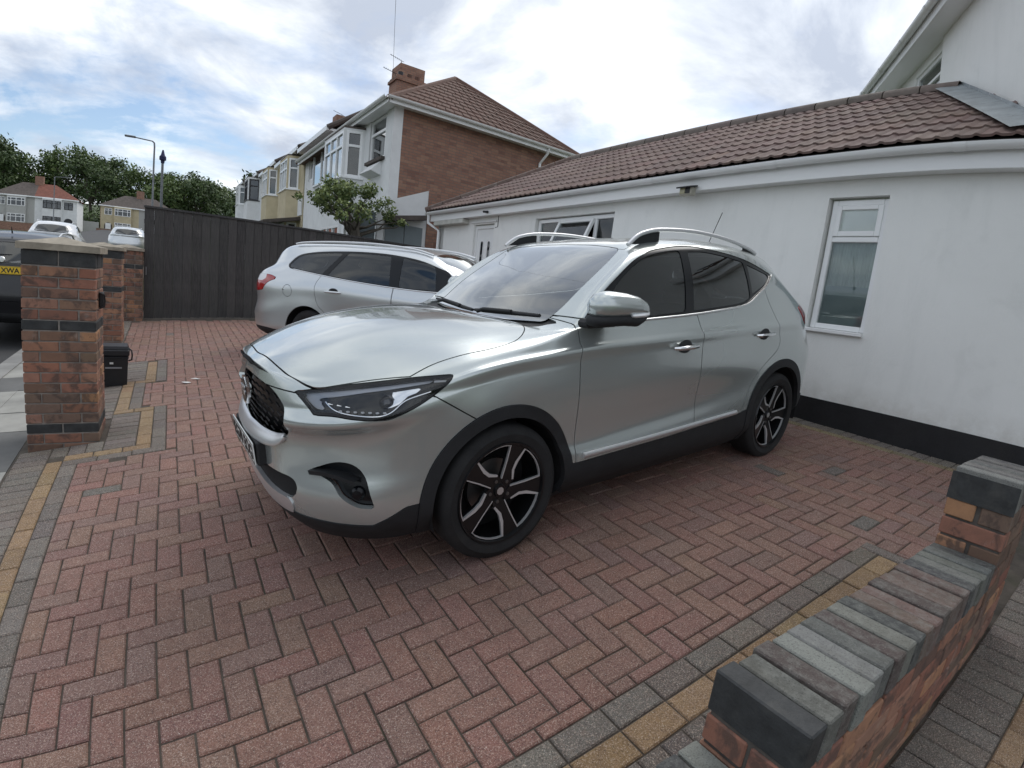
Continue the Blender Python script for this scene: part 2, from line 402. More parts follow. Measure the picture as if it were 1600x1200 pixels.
# border along the garden wall
row(0.30, 3.27, -1.595, -1.495, 'x', GREYS); row(0.30, 3.27, -1.70, -1.595, 'x', YELS); row(0.30, 3.27, -1.94, -1.70, 'x', GREYS, S)
row(3.27, 3.36, -1.94, -1.495, 'y', GREYS)
# border along the house
row(5.37, 5.56, -3.2, 8.0, 'y', GREYS, S); row(5.27, 5.37, -3.2, 8.0, 'y', [(0.22, 0.17, 0.08), (0.19, 0.16, 0.08)])
# path on the other side of the garden wall
row(0.6, 5.27, -2.42, -2.185, 'x', GREYS, S); row(0.6, 5.27, -2.52, -2.42, 'x', YELS)
for j in range(4): row(0.6, 5.27, -2.52 - 0.103 * (j + 1), -2.52 - 0.103 * j, 'x', REDS)
drive = sheet('driveway', lin(-0.83, 5.6, 24), lin(-3.3, 10.2, 44), lambda x, y: gz(x, y) - 0.0085, m_bed)
CAMP = Vector((0.18, -2.47, 1.44)); FW = Vector((0.561, 0.809))
def shows(r):
    x, y = (r[0] + r[1]) / 2, (r[2] + r[3]) / 2; d = Vector((x - CAMP.x, y - CAMP.y))
    if d.dot(FW) < 0.35: return False
    ang = math.degrees(math.atan2(d.x * FW.y - d.y * FW.x, d.dot(FW)))
    return -56 < ang < 56
pav_me = {}
def paver_mesh(L, W):
    key = (round(L, 3), round(W, 3))
    if key not in pav_me:
        g_ = 0.0030; b = 0.0050; l, w_ = L / 2 - g_, W / 2 - g_
        v = [(-l, -w_, -.035), (l, -w_, -.035), (l, w_, -.035), (-l, w_, -.035), (-l, -w_, -b), (l, -w_, -b), (l, w_, -b), (-l, w_, -b),
             (-l + b, -w_ + b, 0), (l - b, -w_ + b, 0), (l - b, w_ - b, 0), (-l + b, w_ - b, 0)]
        f = [(i, (i + 1) % 4, 4 + (i + 1) % 4, 4 + i) for i in range(4)] + [(4 + i, 4 + (i + 1) % 4, 8 + (i + 1) % 4, 8 + i) for i in range(4)] + [(8, 9, 10, 11)]
        me = pydata('paver', v, f); me.materials.append(m_pav_obj); pav_me[key] = me
    return pav_me[key]
def paver_matrix(r):
    x, y = (r[0] + r[1]) / 2, (r[2] + r[3]) / 2; n = gnorm(x, y)
    ex = Vector((1, 0, -n.x / n.z)).normalized(); ey = n.cross(ex)
    M = Matrix((ex, ey, n)).transposed().to_4x4(); M.translation = (x, y, gz(x, y) + random.gauss(0, 0.0011))
    return M @ Matrix.Rotation(random.gauss(0, .006), 4, 'X') @ Matrix.Rotation(random.gauss(0, .006), 4, 'Y') @ Matrix.Rotation(random.gauss(0, .006), 4, 'Z')
def order(r): return ((r[0] + r[1]) / 2 - CAMP.x) ** 2 + ((r[2] + r[3]) / 2 - CAMP.y) ** 2
for kind, pname in (('red', 'paver'), ('border', 'border_paver')):
    L = sorted([r for r in rects if r[5] == kind], key=order)
    near = [r for r in L if shows(r)][:300]; ns = set(map(id, near)); rest = [r for r in L if id(r) not in ns]
    for r in near:
        o = instance(pname, paver_mesh(r[1] - r[0], r[3] - r[2]), drive, mtx=paver_matrix(r)); o['tint'] = tuple(r[4])
    V, Fc, cols = [], [], []
    for r in rest:
        me = paver_mesh(r[1] - r[0], r[3] - r[2]); M = paver_matrix(r); n0 = len(V)
        V += [tuple(M @ q.co) for q in me.vertices]
        for q in me.polygons: Fc.append(tuple(i + n0 for i in q.vertices)); cols.append(tuple(r[4]) + (1,))
    me = pydata(pname + '_field', V, Fc); at = me.attributes.new('tint', 'FLOAT_COLOR', 'FACE'); at.data.foreach_set('color', [c for q in cols for c in q])
    o = new_obj(pname + '_field', me, drive, m_pav_geo); o['kind'] = 'stuff'
# ================================================================== brickwork
def brick_material(name, attr_type='OBJECT'):
    m = Mat(name, (0.3, 0.13, 0.09), 0.85); at = m.n('ShaderNodeAttribute', attribute_name='tint', attribute_type=attr_type)
    p = m.wpos(); mid = m.noise(p, 16, 4, 0.65, 0.3); fine = m.noise(p, 180, 3, 0.6)
    c = m.mix(m.ramp(m.noise(p, 11, 5, 0.6, 0.6), [(0.50, 0.0), (0.60, 0.75)]), at.outputs['Color'], (0.07, 0.05, 0.042)); c = m.mix(m.ramp(mid, [(0.40, 0.0), (0.72, 0.35)]), c, (0.10, 0.06, 0.048))
    c = m.mix(m.ramp(m.noise(p, 9, 5, 0.7, 0.5), [(0.60, 0.0), (0.74, 0.35)]), c, (0.36, 0.33, 0.30))
    m.color(c); m.bump(m.math('ADD', mid, m.math('MULTIPLY', fine, 0.6)), 0.45, 0.004); return m.m
m_brick = brick_material('facing brick')
m_mortar = weathered('mortar', (0.22, 0.20, 0.18), 0.3, 14, 0.95, 0.5, 90, 0.003)
m_darkmortar = weathered('weathered mortar', (0.075, 0.066, 0.058), 0.4, 14, 0.95, 0.5, 90, 0.003)
m_blue = weathered('blue engineering brick', (0.030, 0.032, 0.033), 0.4, 18, 0.7, 0.5, 120, 0.003, (0.085, 0.082, 0.072), 0.6)
m_cap = weathered('cast stone', (0.30, 0.265, 0.21), 0.25, 12, 0.9, 0.5, 70, 0.004, (0.13, 0.12, 0.085), 0.55)
BR = [(0.285, 0.126, 0.0802), (0.2508, 0.114, 0.0767), (0.3306, 0.168, 0.1003), (0.1938, 0.1056, 0.0732), (0.3078, 0.162, 0.1062), (0.1539, 0.0936, 0.0661), (0.3534, 0.186, 0.1003), (0.171, 0.114, 0.0802), (0.2622, 0.144, 0.1003)]
_bm = {}
def brick_mesh(L, D, H, mat, b=0.004):
    k = (round(L, 4), round(D, 4), round(H, 4), mat.name)
    if k not in _bm:
        me = MB().box(-L / 2, L / 2, -D / 2, D / 2, -H / 2, H / 2, b).mesh('brick'); me.materials.append(mat); _bm[k] = me
    return _bm[k]
def brick(parent, x0, x1, y0, y1, z0, z1, mat=None, cols=BR, name='brick', tint=None):
    o = instance(name, brick_mesh(x1 - x0, y1 - y0, z1 - z0, mat or m_brick), parent, ((x0 + x1) / 2 + random.gauss(0, .0008), (y0 + y1) / 2 + random.gauss(0, .0008), (z0 + z1) / 2), (0, 0, random.gauss(0, .004)))
    o['tint'] = jit(tint or random.choice(cols), .12); return o

def gate_post(x0, y0, top, label, plan, w_=0.46):
    """two-brick square pillar; plan lists courses from the top: 'K' black band, 'B' brick course"""
    t = thing('gate_post', label, 'gate post', (x0 + w_ / 2, y0 + w_ / 2, 0), 0, 'brick gate posts along the footpath'); j = 0.01; h = w_ / 2; D = 0.1025
    zb = min(gz(x0, y0), gz(x0 + w_, y0)) - 0.12
    MB().box(-h + .007, h - .007, -h + .007, h - .007, zb, top - 0.002).build('mortar', m_mortar, t)
    z = top
    for i, c in enumerate(plan):
        H = 0.1 if (c == 'K' and i == 0) else 0.066; z1 = z - 0.0045; z0 = z - H - 0.0045; z -= H + 0.009
        mt = m_blue if c == 'K' else None; nm = 'blue_brick' if c == 'K' else 'brick'
        s = (w_ - j) / 2
        for r in range(4):        # four sides, pinwheel of stretcher and header courses
            A = [(-h, -h + s), (h - s, h)] if (r + i) % 2 == 0 else [(-h + D + j, h - D - j)]
            for a, b in A:
                if r == 0: q = (a, b, -h, -h + D)
                elif r == 1: q = (h - D, h, a, b)
                elif r == 2: q = (a, b, h - D, h)
                else: q = (-h, -h + D, a, b)
                brick(t, *q, z0, z1, mt, name=nm)
    o = h + 0.028
    cap = MB(); v = [(-o, -o, top), (o, -o, top), (o, o, top), (-o, o, top), (-o, -o, top + .045), (o, -o, top + .045), (o, o, top + .045), (-o, o, top + .045), (0, 0, top + 0.10)]
    cap.add(v, [(3, 2, 1, 0), (0, 1, 5, 4), (1, 2, 6, 5), (2, 3, 7, 6), (3, 0, 4, 7), (4, 5, 8), (5, 6, 8), (6, 7, 8), (7, 4, 8)]); cap.build('cap', m_cap, t)
    return t
p1 = gate_post(-0.765, 2.14, 1.405, 'nearest brick gate post with three black brick bands and pale stone cap', 'KBBBBBKBBBBBBBBBKBBBB')
hp = MB(); hp.box(0.232, 0.262, -0.075, 0.0, 1.01, 1.125, .006); hp.tube([(0.235, -0.09, 1.125), (0.268, -0.085, 1.11), (0.272, -0.08, 1.065), (0.268, -0.085, 1.02), (0.235, -0.09, 1.005)], 0.006, 6)
m_blackmetal = weathered('black painted metal', (0.012, 0.012, 0.014), 0.3, 20, 0.5, 0.1)
hp.build('gate_latch', m_blackmetal, p1)
gate_post(-0.895, 6.2, 1.44, 'second brick gate post, partly hidden behind the nearest post and the bin', 'KBBBBBKBBBBBBBBBBBBBB')
gate_post(-0.735, 8.22, 1.465, 'farthest brick gate post, standing against the black fence', 'BBBKBBBBBBBBBBBBBBBB')

# ---- garden wall with brick-on-edge coping, stepping up with the slope
m = Mat('weathered coping brick', (.2, .2, .2), .9); at = m.n('ShaderNodeAttribute', attribute_name='tint', attribute_type='OBJECT'); p = m.wpos(); a_, f_ = m.noise(p, 34, 5, .7), m.noise(p, 210, 3, .7)
c = m.mix(m.ramp(a_, [(.42, 0.), (.70, .45)]), at.outputs['Color'], (.26, .265, .24)); c = m.mix(m.ramp(f_, [(.32, .7), (.45, 0.)]), c, (.035, .033, .03)); c = m.mix(m.ramp(f_, [(.62, 0.), (.72, .4)]), c, (.42, .43, .39))
c = m.mix(m.ramp(m.noise(p, 7, 5, .65), [(.5, 0.), (.7, .5)]), c, (.085, .08, .065)); gn = m.n('ShaderNodeNewGeometry'); m.color(c); m.bump(m.math('ADD', a_, f_), .8, .004); m_cop = m.m
COPC = [(0.13, 0.13, 0.12), (0.20, 0.20, 0.182), (0.085, 0.066, 0.06), (0.15, 0.10, 0.085), (0.06, 0.06, 0.06), (0.18, 0.174, 0.156), (0.11, 0.11, 0.104), (0.12, 0.082, 0.07)]
gw = thing('garden_wall', 'low brick garden wall with grey brick-on-edge coping, stepping up to a pillar', 'wall', (1.15, -2.07, 0.0))
def wpart(x0, x1, top, parent=gw, ox=1.15, oy=-2.07, y0=-0.1075, y1=0.1075, pitch=0.0722, dark_first=True, cop_h=0.1025):
    """x in world; local y about the wall's centre line"""
    zb = gz(x0, oy) - 0.1; n = max(1, round((x1 - x0) / pitch)); st = (x1 - x0) / n
    for i in range(n):
        c = (0.03, 0.032, 0.033) if (i == 0 and dark_first) else random.choice(COPC)
        dz = random.gauss(0, .0022)
        brick(parent, x0 - ox + i * st + .0034, x0 - ox + (i + 1) * st - .0034, y0 - .002 + random.gauss(0, .002), y1 + .002 + random.gauss(0, .002), top - cop_h + dz, top + dz, m_blue if (i == 0 and dark_first) else m_cop, name='coping_brick', tint=c)
    MB().box(x0 - ox + .006, x1 - ox - .006, y0 + .008, y1 - .008, zb, top - 0.010).build('mortar', m_darkmortar, parent)
    z = top - cop_h - .008; i = 0
    while z > zb:
        z0 = z - .066
        for side in (0, 1):
            ya, yb = (y0, y0 + .1025) if side == 0 else (y1 - .1025, y1)
            x = x0
            if i % 2:        # header at the end of every other course
                if side == 0: brick(parent, x0 - ox, x0 + .1025 - ox, y0, y1, z0, z)
                x = x0 + .1125
            while x < x1 - 0.01:
                a, b = max(x, x0), min(x + .215, x1)
                if b - a > 0.03: brick(parent, a - ox, b - ox, ya, yb, z0, z)
                x += .225
        z = z0 - .009; i += 1
wpart(1.155, 2.615, 0.695)
wpart(0.0, 1.147, 0.515, dark_first=False)
wpart(2.625, 3.065, 1.005, y0=-0.11, y1=0.11, dark_first=False, cop_h=0.118)
bz = MB().box(2.625 - 1.15 - .004, 2.625 - 1.15 + 0.0, -0.115, 0.115, 0.88, 0.987).build('end_brick', m_blue, gw)

# ---- black food-waste caddy behind the first post
m_caddy = weathered('black moulded plastic', (0.012, 0.013, 0.016), 0.2, 15, 0.42, 0.15, 200, .001)
m_wlab = weathered('white print', (0.6, 0.6, 0.58), 0.05, 5, 0.6, 0.05)
bn = thing('food_caddy', 'small black lidded food waste caddy with a side handle beside the gate post', 'bin', (-0.36, 3.93, gz(-.36, 3.93) + 0.005), math.radians(4))
def frustum(b, w0, d0, w1, d1, z0, z1):
    v = [(-w0, -d0, z0), (w0, -d0, z0), (w0, d0, z0), (-w0, d0, z0), (-w1, -d1, z1), (w1, -d1, z1), (w1, d1, z1), (-w1, d1, z1)]
    b.add(v, [(3, 2, 1, 0), (4, 5, 6, 7), (0, 1, 5, 4), (1, 2, 6, 5), (2, 3, 7, 6), (3, 0, 4, 7)]); return b
b = MB(); frustum(b, .128, .115, .142, .13, 0, .285); b.box(-.147, .147, -.135, .135, .278, .30, .006); b.build('body', m_caddy, bn)
b = MB(); b.box(-.155, .155, -.142, .142, .302, .375, .014); frustum(b, .15, .136, .138, .125, .375, .405); b.build('lid', m_caddy, bn)
b = MB(); b.tube([(.146, -.09, .385), (.172, -.1, .36), (.178, -.105, .315), (.172, -.1, .265), (.146, -.09, .255)], .008, 8); b.build('handle', m_caddy, bn)
MB().box(-.02, .012, -.1385, -.1365, .225, .245).build('emblem', m_wlab, bn); MB().box(-.06, .085, -.1365, -.1345, .18, .196).build('label_strip', weathered('grey print', (.22, .22, .23), .05), bn)

# ================================================================== black close-board fence
m = Mat('black stained timber', (0.04, 0.04, 0.04), 0.75); at = m.n('ShaderNodeAttribute', attribute_name='tint', attribute_type='OBJECT')
p = m.coord('Object', (14, 14, 1.2)); gr = m.noise(p, 5, 6, 0.65, 0.6); pw = m.wpos()
c = m.mix(m.ramp(gr, [(0.35, 0.0), (0.7, 0.65)]), at.outputs['Color'], (0.10, 0.095, 0.09)); c = m.mix(m.ramp(m.noise(pw, 2.2, 5, .6), [(.5, 0.), (.8, .4)]), c, (0.10, 0.094, 0.088))
m.color(c); m.bump(gr, 0.5, 0.004); m_fence = m.m
FA, FB = Vector((-0.26, 8.42, 0)), Vector((5.33, 9.12, 0)); fd = (FB - FA); FL = fd.length; fd.normalize(); fang = math.atan2(fd.y, fd.x)
fence = thing('board_fence', 'tall black stained board fence behind the silver estate car', 'fence', (FA.x, FA.y, 0), fang)
def ftop(s): return 2.25 + (2.31 - 2.25) * s / FL
s = 0.0; i = 0; bmesh_cache = {}
while s < FL - 0.05:
    wb = (0.148, 0.15, 0.146, 0.152)[i % 4]; P_ = FA + fd * s; zb = gz(P_.x, P_.y) + 0.012; zt = ftop(s) - 0.035; off = 0.0 if i % 2 else 0.006
    key = (round(wb, 3), round(zt - zb, 2))
    if key not in bmesh_cache:
        me = MB().box(0.0015, key[0] - 0.0015, -0.011, 0.011, 0, key[1], .003).mesh('board'); me.materials.append(m_fence); bmesh_cache[key] = me
    o = instance('board', bmesh_cache[key], fence, (s, off, zb), (0, 0, random.gauss(0, .006))); o['tint'] = jit((0.038, 0.0362, 0.0355), .34)
    s += wb; i += 1
for zr in (0.45, 1.2, 1.95):
    MB().box(0, FL, 0.02, 0.07, zr, zr + .07).build('rail', m_fence, fence)['tint'] = (.02, .02, .02)
b = MB(); b.add([(-0.01, -.03, ftop(0) - .035), (FL, -.03, ftop(FL) - .035), (FL, .05, ftop(FL) - .035), (-.01, .05, ftop(0) - .035), (-0.01, -.03, ftop(0)), (FL, -.03, ftop(FL)), (FL, .05, ftop(FL)), (-.01, .05, ftop(0))],
      [(3, 2, 1, 0), (4, 5, 6, 7), (0, 1, 5, 4), (1, 2, 6, 5), (2, 3, 7, 6), (3, 0, 4, 7)]); b.build('top_rail', m_fence, fence)['tint'] = (.03, .03, .032)
b = MB(); b.tube([(0.03, -.03, 1.21), (0.03, -.055, 1.21), (0.03, -.055, 1.08), (0.03, -.03, 1.08)], .007, 6); b.build('bolt', weathered('galvanised steel', (.35, .36, .37), .2, 20, .45, .1, metal=.8), fence)

# ================================================================== house extension with the long white wall
m_render = Mat('white painted render', (0.78, 0.79, 0.78), 0.85); p = m_render.wpos()
c = m_render.ramp(m_render.noise(p, 0.9, 5, .6), [(.3, (0.79, 0.80, 0.78)), (.7, (0.845, 0.85, 0.83))]); c = m_render.mix(m_render.ramp(m_render.noise(p, 3.1, 6, .65, .4), [(.55, 0.), (.8, .25)]), c, (0.55, 0.56, 0.54))
dr_ = m_render.noise(m_render.wpos((2.6, 2.6, .35)), 2.2, 6, .6); c = m_render.mix(m_render.ramp(dr_, [(.52, 0.), (.75, .22)]), c, (.60, .62, .60)); sz_ = m_render.n('ShaderNodeSeparateXYZ'); m_render.l(m_render.wpos(), sz_.inputs[0]); spl = m_render.math('MULTIPLY', m_render.ramp(sz_.outputs['Z'], [(.76, .55), (1.0, 0.)]), m_render.ramp(m_render.noise(m_render.wpos(), 6, 6, .7), [(.35, 0.), (.65, 1.)])); c = m_render.mix(spl, c, (.50, .48, .43)); m_render.color(c); fn = m_render.noise(p, 55, 4, .6); m_render.bump(fn, 0.35, 0.006); m_render = m_render.m
m_upvc = Mat('white plastic frame', (0.82, 0.83, 0.83), 0.35, **{'Coat Weight': 0.2}).m
m_plinth = weathered('black bitumen paint', (0.008, 0.008, 0.01), 0.4, 6, 0.6, 0.4, 50, .004, (.03, .028, .026), .4)
m_glass = Mat('window glass', (0.02, 0.025, 0.03), 0.04, **{'IOR': 1.5}); m_glass = m_glass.m
def pane_material(name, tint=(0.05, 0.06, 0.07), a=0.45):
    m = Mat(name, tint, 0.03); m.b.inputs['Alpha'].default_value = a; return m.m
m_pane = glass_mat('clear pane', (.78, .82, .82), 1.5)
m_curtain = weathered('net curtain', (0.78, 0.80, 0.74), 0.08, 5, 0.9, 0.1, 40)
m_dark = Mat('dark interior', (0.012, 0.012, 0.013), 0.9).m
m_roomwall = weathered('room wall', (0.22, 0.22, 0.2), .1)
HM = Matrix.Translation((5.57, -0.6, 0)) @ Matrix.Rotation(0.014, 4, 'Z')
bung = thing('white_extension', 'single-storey white rendered house extension with brown tiled roof and black plinth', 'house', mtx=HM)
def wall_holes(y0, y1, z0, z1, holes, xf, xb, parent, name, mat, axis='x'):
    """wall slab lying in a plane x=const (or y=const for axis 'y'), with real openings and reveals"""
    ys = sorted({y0, y1} | {h[0] for h in holes} | {h[1] for h in holes}); zs = sorted({z0, z1} | {h[2] for h in holes} | {h[3] for h in holes}); b = MB()
    P_ = (lambda x, y, z: (x, y, z)) if axis == 'x' else (lambda x, y, z: (y, x, z))
    inh = lambda y, z: any(h[0] < y < h[1] and h[2] < z < h[3] for h in holes)
    for i in range(len(ys) - 1):
        for k in range(len(zs) - 1):
            a, c, d, e = ys[i], ys[i + 1], zs[k], zs[k + 1]
            if inh((a + c) / 2, (d + e) / 2): continue
            b.add([P_(xf, a, d), P_(xf, c, d), P_(xf, c, e), P_(xf, a, e)], [(0, 1, 2, 3)]); b.add([P_(xb, a, d), P_(xb, c, d), P_(xb, c, e), P_(xb, a, e)], [(3, 2, 1, 0)])
    for (a, c, d, e) in list(holes) + [(y0, y1, z0, z1)]:
        for q in (((a, d), (c, d)), ((c, d), (c, e)), ((c, e), (a, e)), ((a, e), (a, d))):
            (ya, za_), (yb, zb_) = q; b.add([P_(xf, ya, za_), P_(xf, yb, zb_), P_(xb, yb, zb_), P_(xb, ya, za_)], [(0, 1, 2, 3)])
    return b.build(name, mat, parent, fix=False)
W1 = (0.228, 0.782, 1.45, 2.742); W2 = (3.74, 5.645, 1.60, 2.785); DR = (7.0, 7.79, 0.60, 2.775)
wall_holes(-7.0, 9.45, 0.2, 2.93, [W1, W2, DR], 0.0, 0.3, bung, 'wall', m_render)
MB().box(0.0, 6.0, 9.18, 9.45, 0.2, 2.93).build('end_wall', m_render, bung)
for ya, yb in ((-7.0, 6.98), (7.81, 9.44)):
    MB().box(-0.018, 0.02, ya, yb, 0.1, 0.768).build('plinth', m_plinth, bung)
def casement(parent, y0, y1, z0, z1, x, fw=0.055, d=0.07, name='window', mats=(m_upvc, m_pane), sash=None, mull=(), curtain=True, back=0.35):
    """frame with optional mullions (y) and a transom (sash = z); thing > window > frame / pane"""
    fr = MB(); fr.box(x, x + d, y0, y0 + fw, z0, z1, .006); fr.box(x, x + d, y1 - fw, y1, z0, z1, .006); fr.box(x, x + d, y0 + fw, y1 - fw, z0, z0 + fw, .006); fr.box(x, x + d, y0 + fw, y1 - fw, z1 - fw, z1, .006)
    edges = [y0 + fw] + sorted(mull) + [y1 - fw]
    for m_ in mull: fr.box(x, x + d, m_ - fw * .5, m_ + fw * .5, z0 + fw, z1 - fw, .006)
    wd = fr.build(name, mats[0], parent)
    cells = []
    for a, c in zip(edges[:-1], edges[1:]):
        a2 = a + (fw * .5 if a in mull else 0); c2 = c - (fw * .5 if c in mull else 0)
        if sash: cells += [(a2, c2, z0 + fw, sash - fw * .5), (a2, c2, sash + fw * .5, z1 - fw)]
        else: cells.append((a2, c2, z0 + fw, z1 - fw))
    if sash: MB().box(x, x + d, y0 + fw, y1 - fw, sash - fw * .5, sash + fw * .5, .006).build('transom', mats[0], wd)
    for a, c, d_, e in cells: MB().box(x + d * .45, x + d * .55, a, c, d_, e).build('pane', mats[1], wd)
    if back and False:
        bx = MB(); bx.add([(x + back, y0, z0), (x + back, y1, z0), (x + back, y1, z1), (x + back, y0, z1)], [(0, 1, 2, 3)])
        bx.build('room_back', m_dark, wd, fix=False)
    return wd, cells
def curtain(parent, x, y0, y1, z0, z1, mat=m_curtain, n=60, amp=.012, k=26):
    v = []; f = []
    for i in range(n + 1):
        y = y0 + (y1 - y0) * i / n; xx = x + amp * math.sin(i * 2 * math.pi * k / n) + amp * .5 * math.sin(i * 1.3)
        v += [(xx, y, z0), (xx + .004 * math.sin(i), y, z1)]
    f = [(2 * i, 2 * i + 2, 2 * i + 3, 2 * i + 1) for i in range(n)]
    return new_obj('curtain', pydata('curtain', v, f, True), parent, mat)
# tall window
wd, cells = casement(bung, W1[0] + .004, W1[1] - .022, 1.465, 2.722, 0.055, .052, .07, sash=2.345)
sf = MB(); a, c, d_, e = W1[0] + .05, W1[1] - .072, 2.375, 2.672      # opening top light stands proud
for q in ((a, a + .05, d_, e), (c - .05, c, d_, e), (a + .05, c - .05, d_, d_ + .05), (a + .05, c - .05, e - .045, e)): sf.box(.045, .075, q[0], q[1], q[2], q[3], .005)
sf.build('top_light_sash', m_upvc, wd)
MB().box(-.045, .08, W1[0] - .0, W1[1] + .005, 1.425, 1.462, .006).build('sill', m_upvc, bung)
curtain(wd, .145, W1[0] + .02, W1[1] - .05, 1.46, 2.36, k=16)
MB().box(.112, .116, W1[0] + .06, W1[1] - .07, 1.52, 1.90).build('blind', weathered('frosted film', (.50, .55, .54), .05, 4, .5), wd)
# wide window with one light open
wd2, cells = casement(bung, W2[0], W2[1] - .02, 1.60, 2.77, 0.06, .06, .07, mull=(4.18, 5.04)); curtain(wd2, .24, W2[0] + .05, W2[1] - .05, 1.62, 2.74, weathered('grey curtain', (.16, .16, .15), .25, 8, .9), 140, .02, 40)
op = MB(); Mo = Matrix.Translation((0.05, 0, 2.72)) @ Matrix.Rotation(math.radians(24), 4, 'Y') @ Matrix.Translation((0, 0, -2.72))
for q in ((4.2, 4.25, 1.75, 2.72), (4.98, 5.03, 1.75, 2.72), (4.25, 4.98, 1.75, 1.80), (4.25, 4.98, 2.67, 2.72)): op.box(-.02, .03, q[0], q[1], q[2], q[3], .004, Mo)
op.build('open_sash', m_upvc, wd2)
MB().box(0.0, .006, 4.25, 4.98, 1.80, 2.67, M=Mo).build('pane', m_pane, wd2)
MB().box(-.04, .07, W2[0] - .01, W2[1] + .01, 1.57, 1.605, .006).build('sill', m_upvc, bung)
# door
dr = MB(); dr.box(.05, .1, DR[0], DR[0] + .06, .60, 2.76, .006).box(.05, .1, DR[1] - .06, DR[1], .60, 2.76, .006).box(.05, .1, DR[0] + .06, DR[1] - .06, 2.69, 2.76, .006)
dro = dr.build('door', m_upvc, bung); MB().box(.07, .09, DR[0] + .06, DR[1] - .06, .60, 2.69).build('door_leaf', m_upvc, dro)
for yc in (7.24, 7.51):
    arch = [(yc - .055, 2.02), (yc + .055, 2.02)] + [(yc + .055 * math.cos(t), 2.40 + .055 * math.sin(t)) for t in lin(0, math.pi, 9)]
    MB().prism(arch, (.058, .069), 'x').build('door_pane', m_glass, dro)
    ring = MB(); pp = arch + [arch[0]]
    ring.tube([(.062, a, b_) for a, b_ in pp], .009, 6, sm=False); ring.build('pane_bead', m_upvc, dro)
b = MB(); b.tube([(.06, 7.12, 1.62), (.02, 7.12, 1.62), (.02, 7.22, 1.62)], .009, 6); b.build('handle', m_upvc, dro)
b = MB(); b.box(-.03, .0, 6.9, 7.88, 2.80, 2.83, .004); b.build('door_head_trim', m_upvc, bung)
# fascia, soffit, gutter, pipes
MB().box(-.13, 0.0, -7.0, 9.62, 2.905, 2.925, .003).build('soffit', m_upvc, bung)
MB().box(-.155, -.13, -7.0, 9.62, 2.90, 3.085, .003).build('fascia', m_upvc, bung)
gp = [(-.157 - .058 + .058 * math.cos(t), 3.092 - .058 * math.sin(t)) for t in lin(0, math.pi, 11)]
gp = gp + [(a + (.004 if i < 5 else -.004) * 0 , b_ + .0) for i, (a, b_) in enumerate([])]
inner = [(-.157 - .058 + .053 * math.cos(t), 3.092 - .053 * math.sin(t)) for t in lin(math.pi, 0, 11)]
MB().sweep(gp + inner, -7.0, 9.72, 'y', True, sm=True).build('gutter', m_upvc, bung, auto=60)
for yj in (-2.3, -0.35, 1.32, 2.95, 4.6, 6.3, 8.0):
    MB().sweep([(-.157 - .058 + .062 * math.cos(t), 3.092 - .063 * math.sin(t)) for t in lin(0, math.pi, 11)] + [(-.157 - .058 + .055 * math.cos(t), 3.092 - .055 * math.sin(t)) for t in lin(math.pi, 0, 11)], yj - .05, yj + .05, 'y', True).build('gutter_union', m_upvc, bung)
b = MB(); b.tube([(-.215, 9.6, 3.05), (-.215, 9.6, 2.86), (-.06, 9.33, 2.70), (-.06, 9.33, .5)], .034, 10); b.build('downpipe', m_upvc, bung)
b = MB(); b.box(-.16, .0, 8.03, 9.42, 2.80, 2.898, .01); b.build('boxing', weathered('stained boxing', (.50, .50, .46), .2, 4, .7), bung)
b = MB(); b.tube([(-.006, 6.865, 2.9), (-.006, 6.862, 2.70), (-.006, 6.95, 2.69)], .006, 6); b.build('cable', m_blackmetal, bung)
b = MB(); b.box(-.2, -.155, 7.0, 7.07, 2.935, 2.975, .008); b.tube([(-.16, 7.035, 2.955), (-.26, 7.035, 2.945)], .02, 10); b.build('security_camera', m_blackmetal, bung)
# flood light with solar top
fl = thing('security_light', 'small solar security light fixed under the gutter of the white wall', 'light', mtx=HM @ Matrix.Translation((-.155, 2.36, 2.90)))
MB().box(-.14, .0, -.11, .10, .045, .062, .004, Matrix.Rotation(math.radians(-14), 4, 'Y')).build('solar_panel', m_blackmetal, fl)
b = MB(); b.box(-.10, -.0, -.085, .085, -.06, .04, .012); b.build('housing', weathered('cream plastic', (.45, .43, .36), .15, 8, .5), fl)
MB().box(-.108, -.1, .0, .07, -.045, .025).build('lens', Mat('lens plastic', (.35, .33, .2), .2).m, fl); MB().box(-.11, -.1, -.07, -.01, -.045, .025).build('sensor', m_blackmetal, fl)

# ---- roof: interlocking concrete tiles laid one by one
m = Mat('brown concrete tile', (.13, .075, .06), .85); at = m.n('ShaderNodeAttribute', attribute_name='tint', attribute_type='OBJECT'); p = m.wpos()
c = m.mix(m.ramp(m.noise(p, 7, 5, .65), [(.4, 0.), (.75, .55)]), at.outputs['Color'], (.23, .19, .17)); c = m.mix(m.ramp(m.noise(p, 22, 4, .6), [(.60, 0.), (.72, .4)]), c, (.12, .12, .10)); m.color(c); m.bump(m.noise(p, 150, 3, .6), .5, .004); m_tile = m.m
m_lead = weathered('lead flashing', (.27, .30, .315), .2, 5, .55, .15, metal=.3)
TP = math.radians(30); EX, EZ, RX = -.25, 3.13, 2.2; SL = (RX - EX) / math.cos(TP); NR = 9; GA = SL / NR; TW = .30
def tile_profile(u):      # flat pan with two rolls
    u = u % 1.0; h = 0.0
    for c0, w0 in ((0.12, .13), (0.62, .13)):
        if abs(u - c0) < w0: h = max(h, .5 + .5 * math.cos(math.pi * (u - c0) / w0))
    return h * .017
N = 14; us = [i / N for i in range(N + 1)]; Lt = GA + .05
v = [(y * TW, t * Lt, tile_profile(y) + .018 + (.0 if t else 0.0)) for t in (0, 1) for y in us] + [(y * TW, 0, tile_profile(y) - .004) for y in us]
f = [(i, i + 1, N + 1 + i + 1, N + 1 + i) for i in range(N)] + [(2 * (N + 1) + i, 2 * (N + 1) + i + 1, i + 1, i) for i in range(N)]
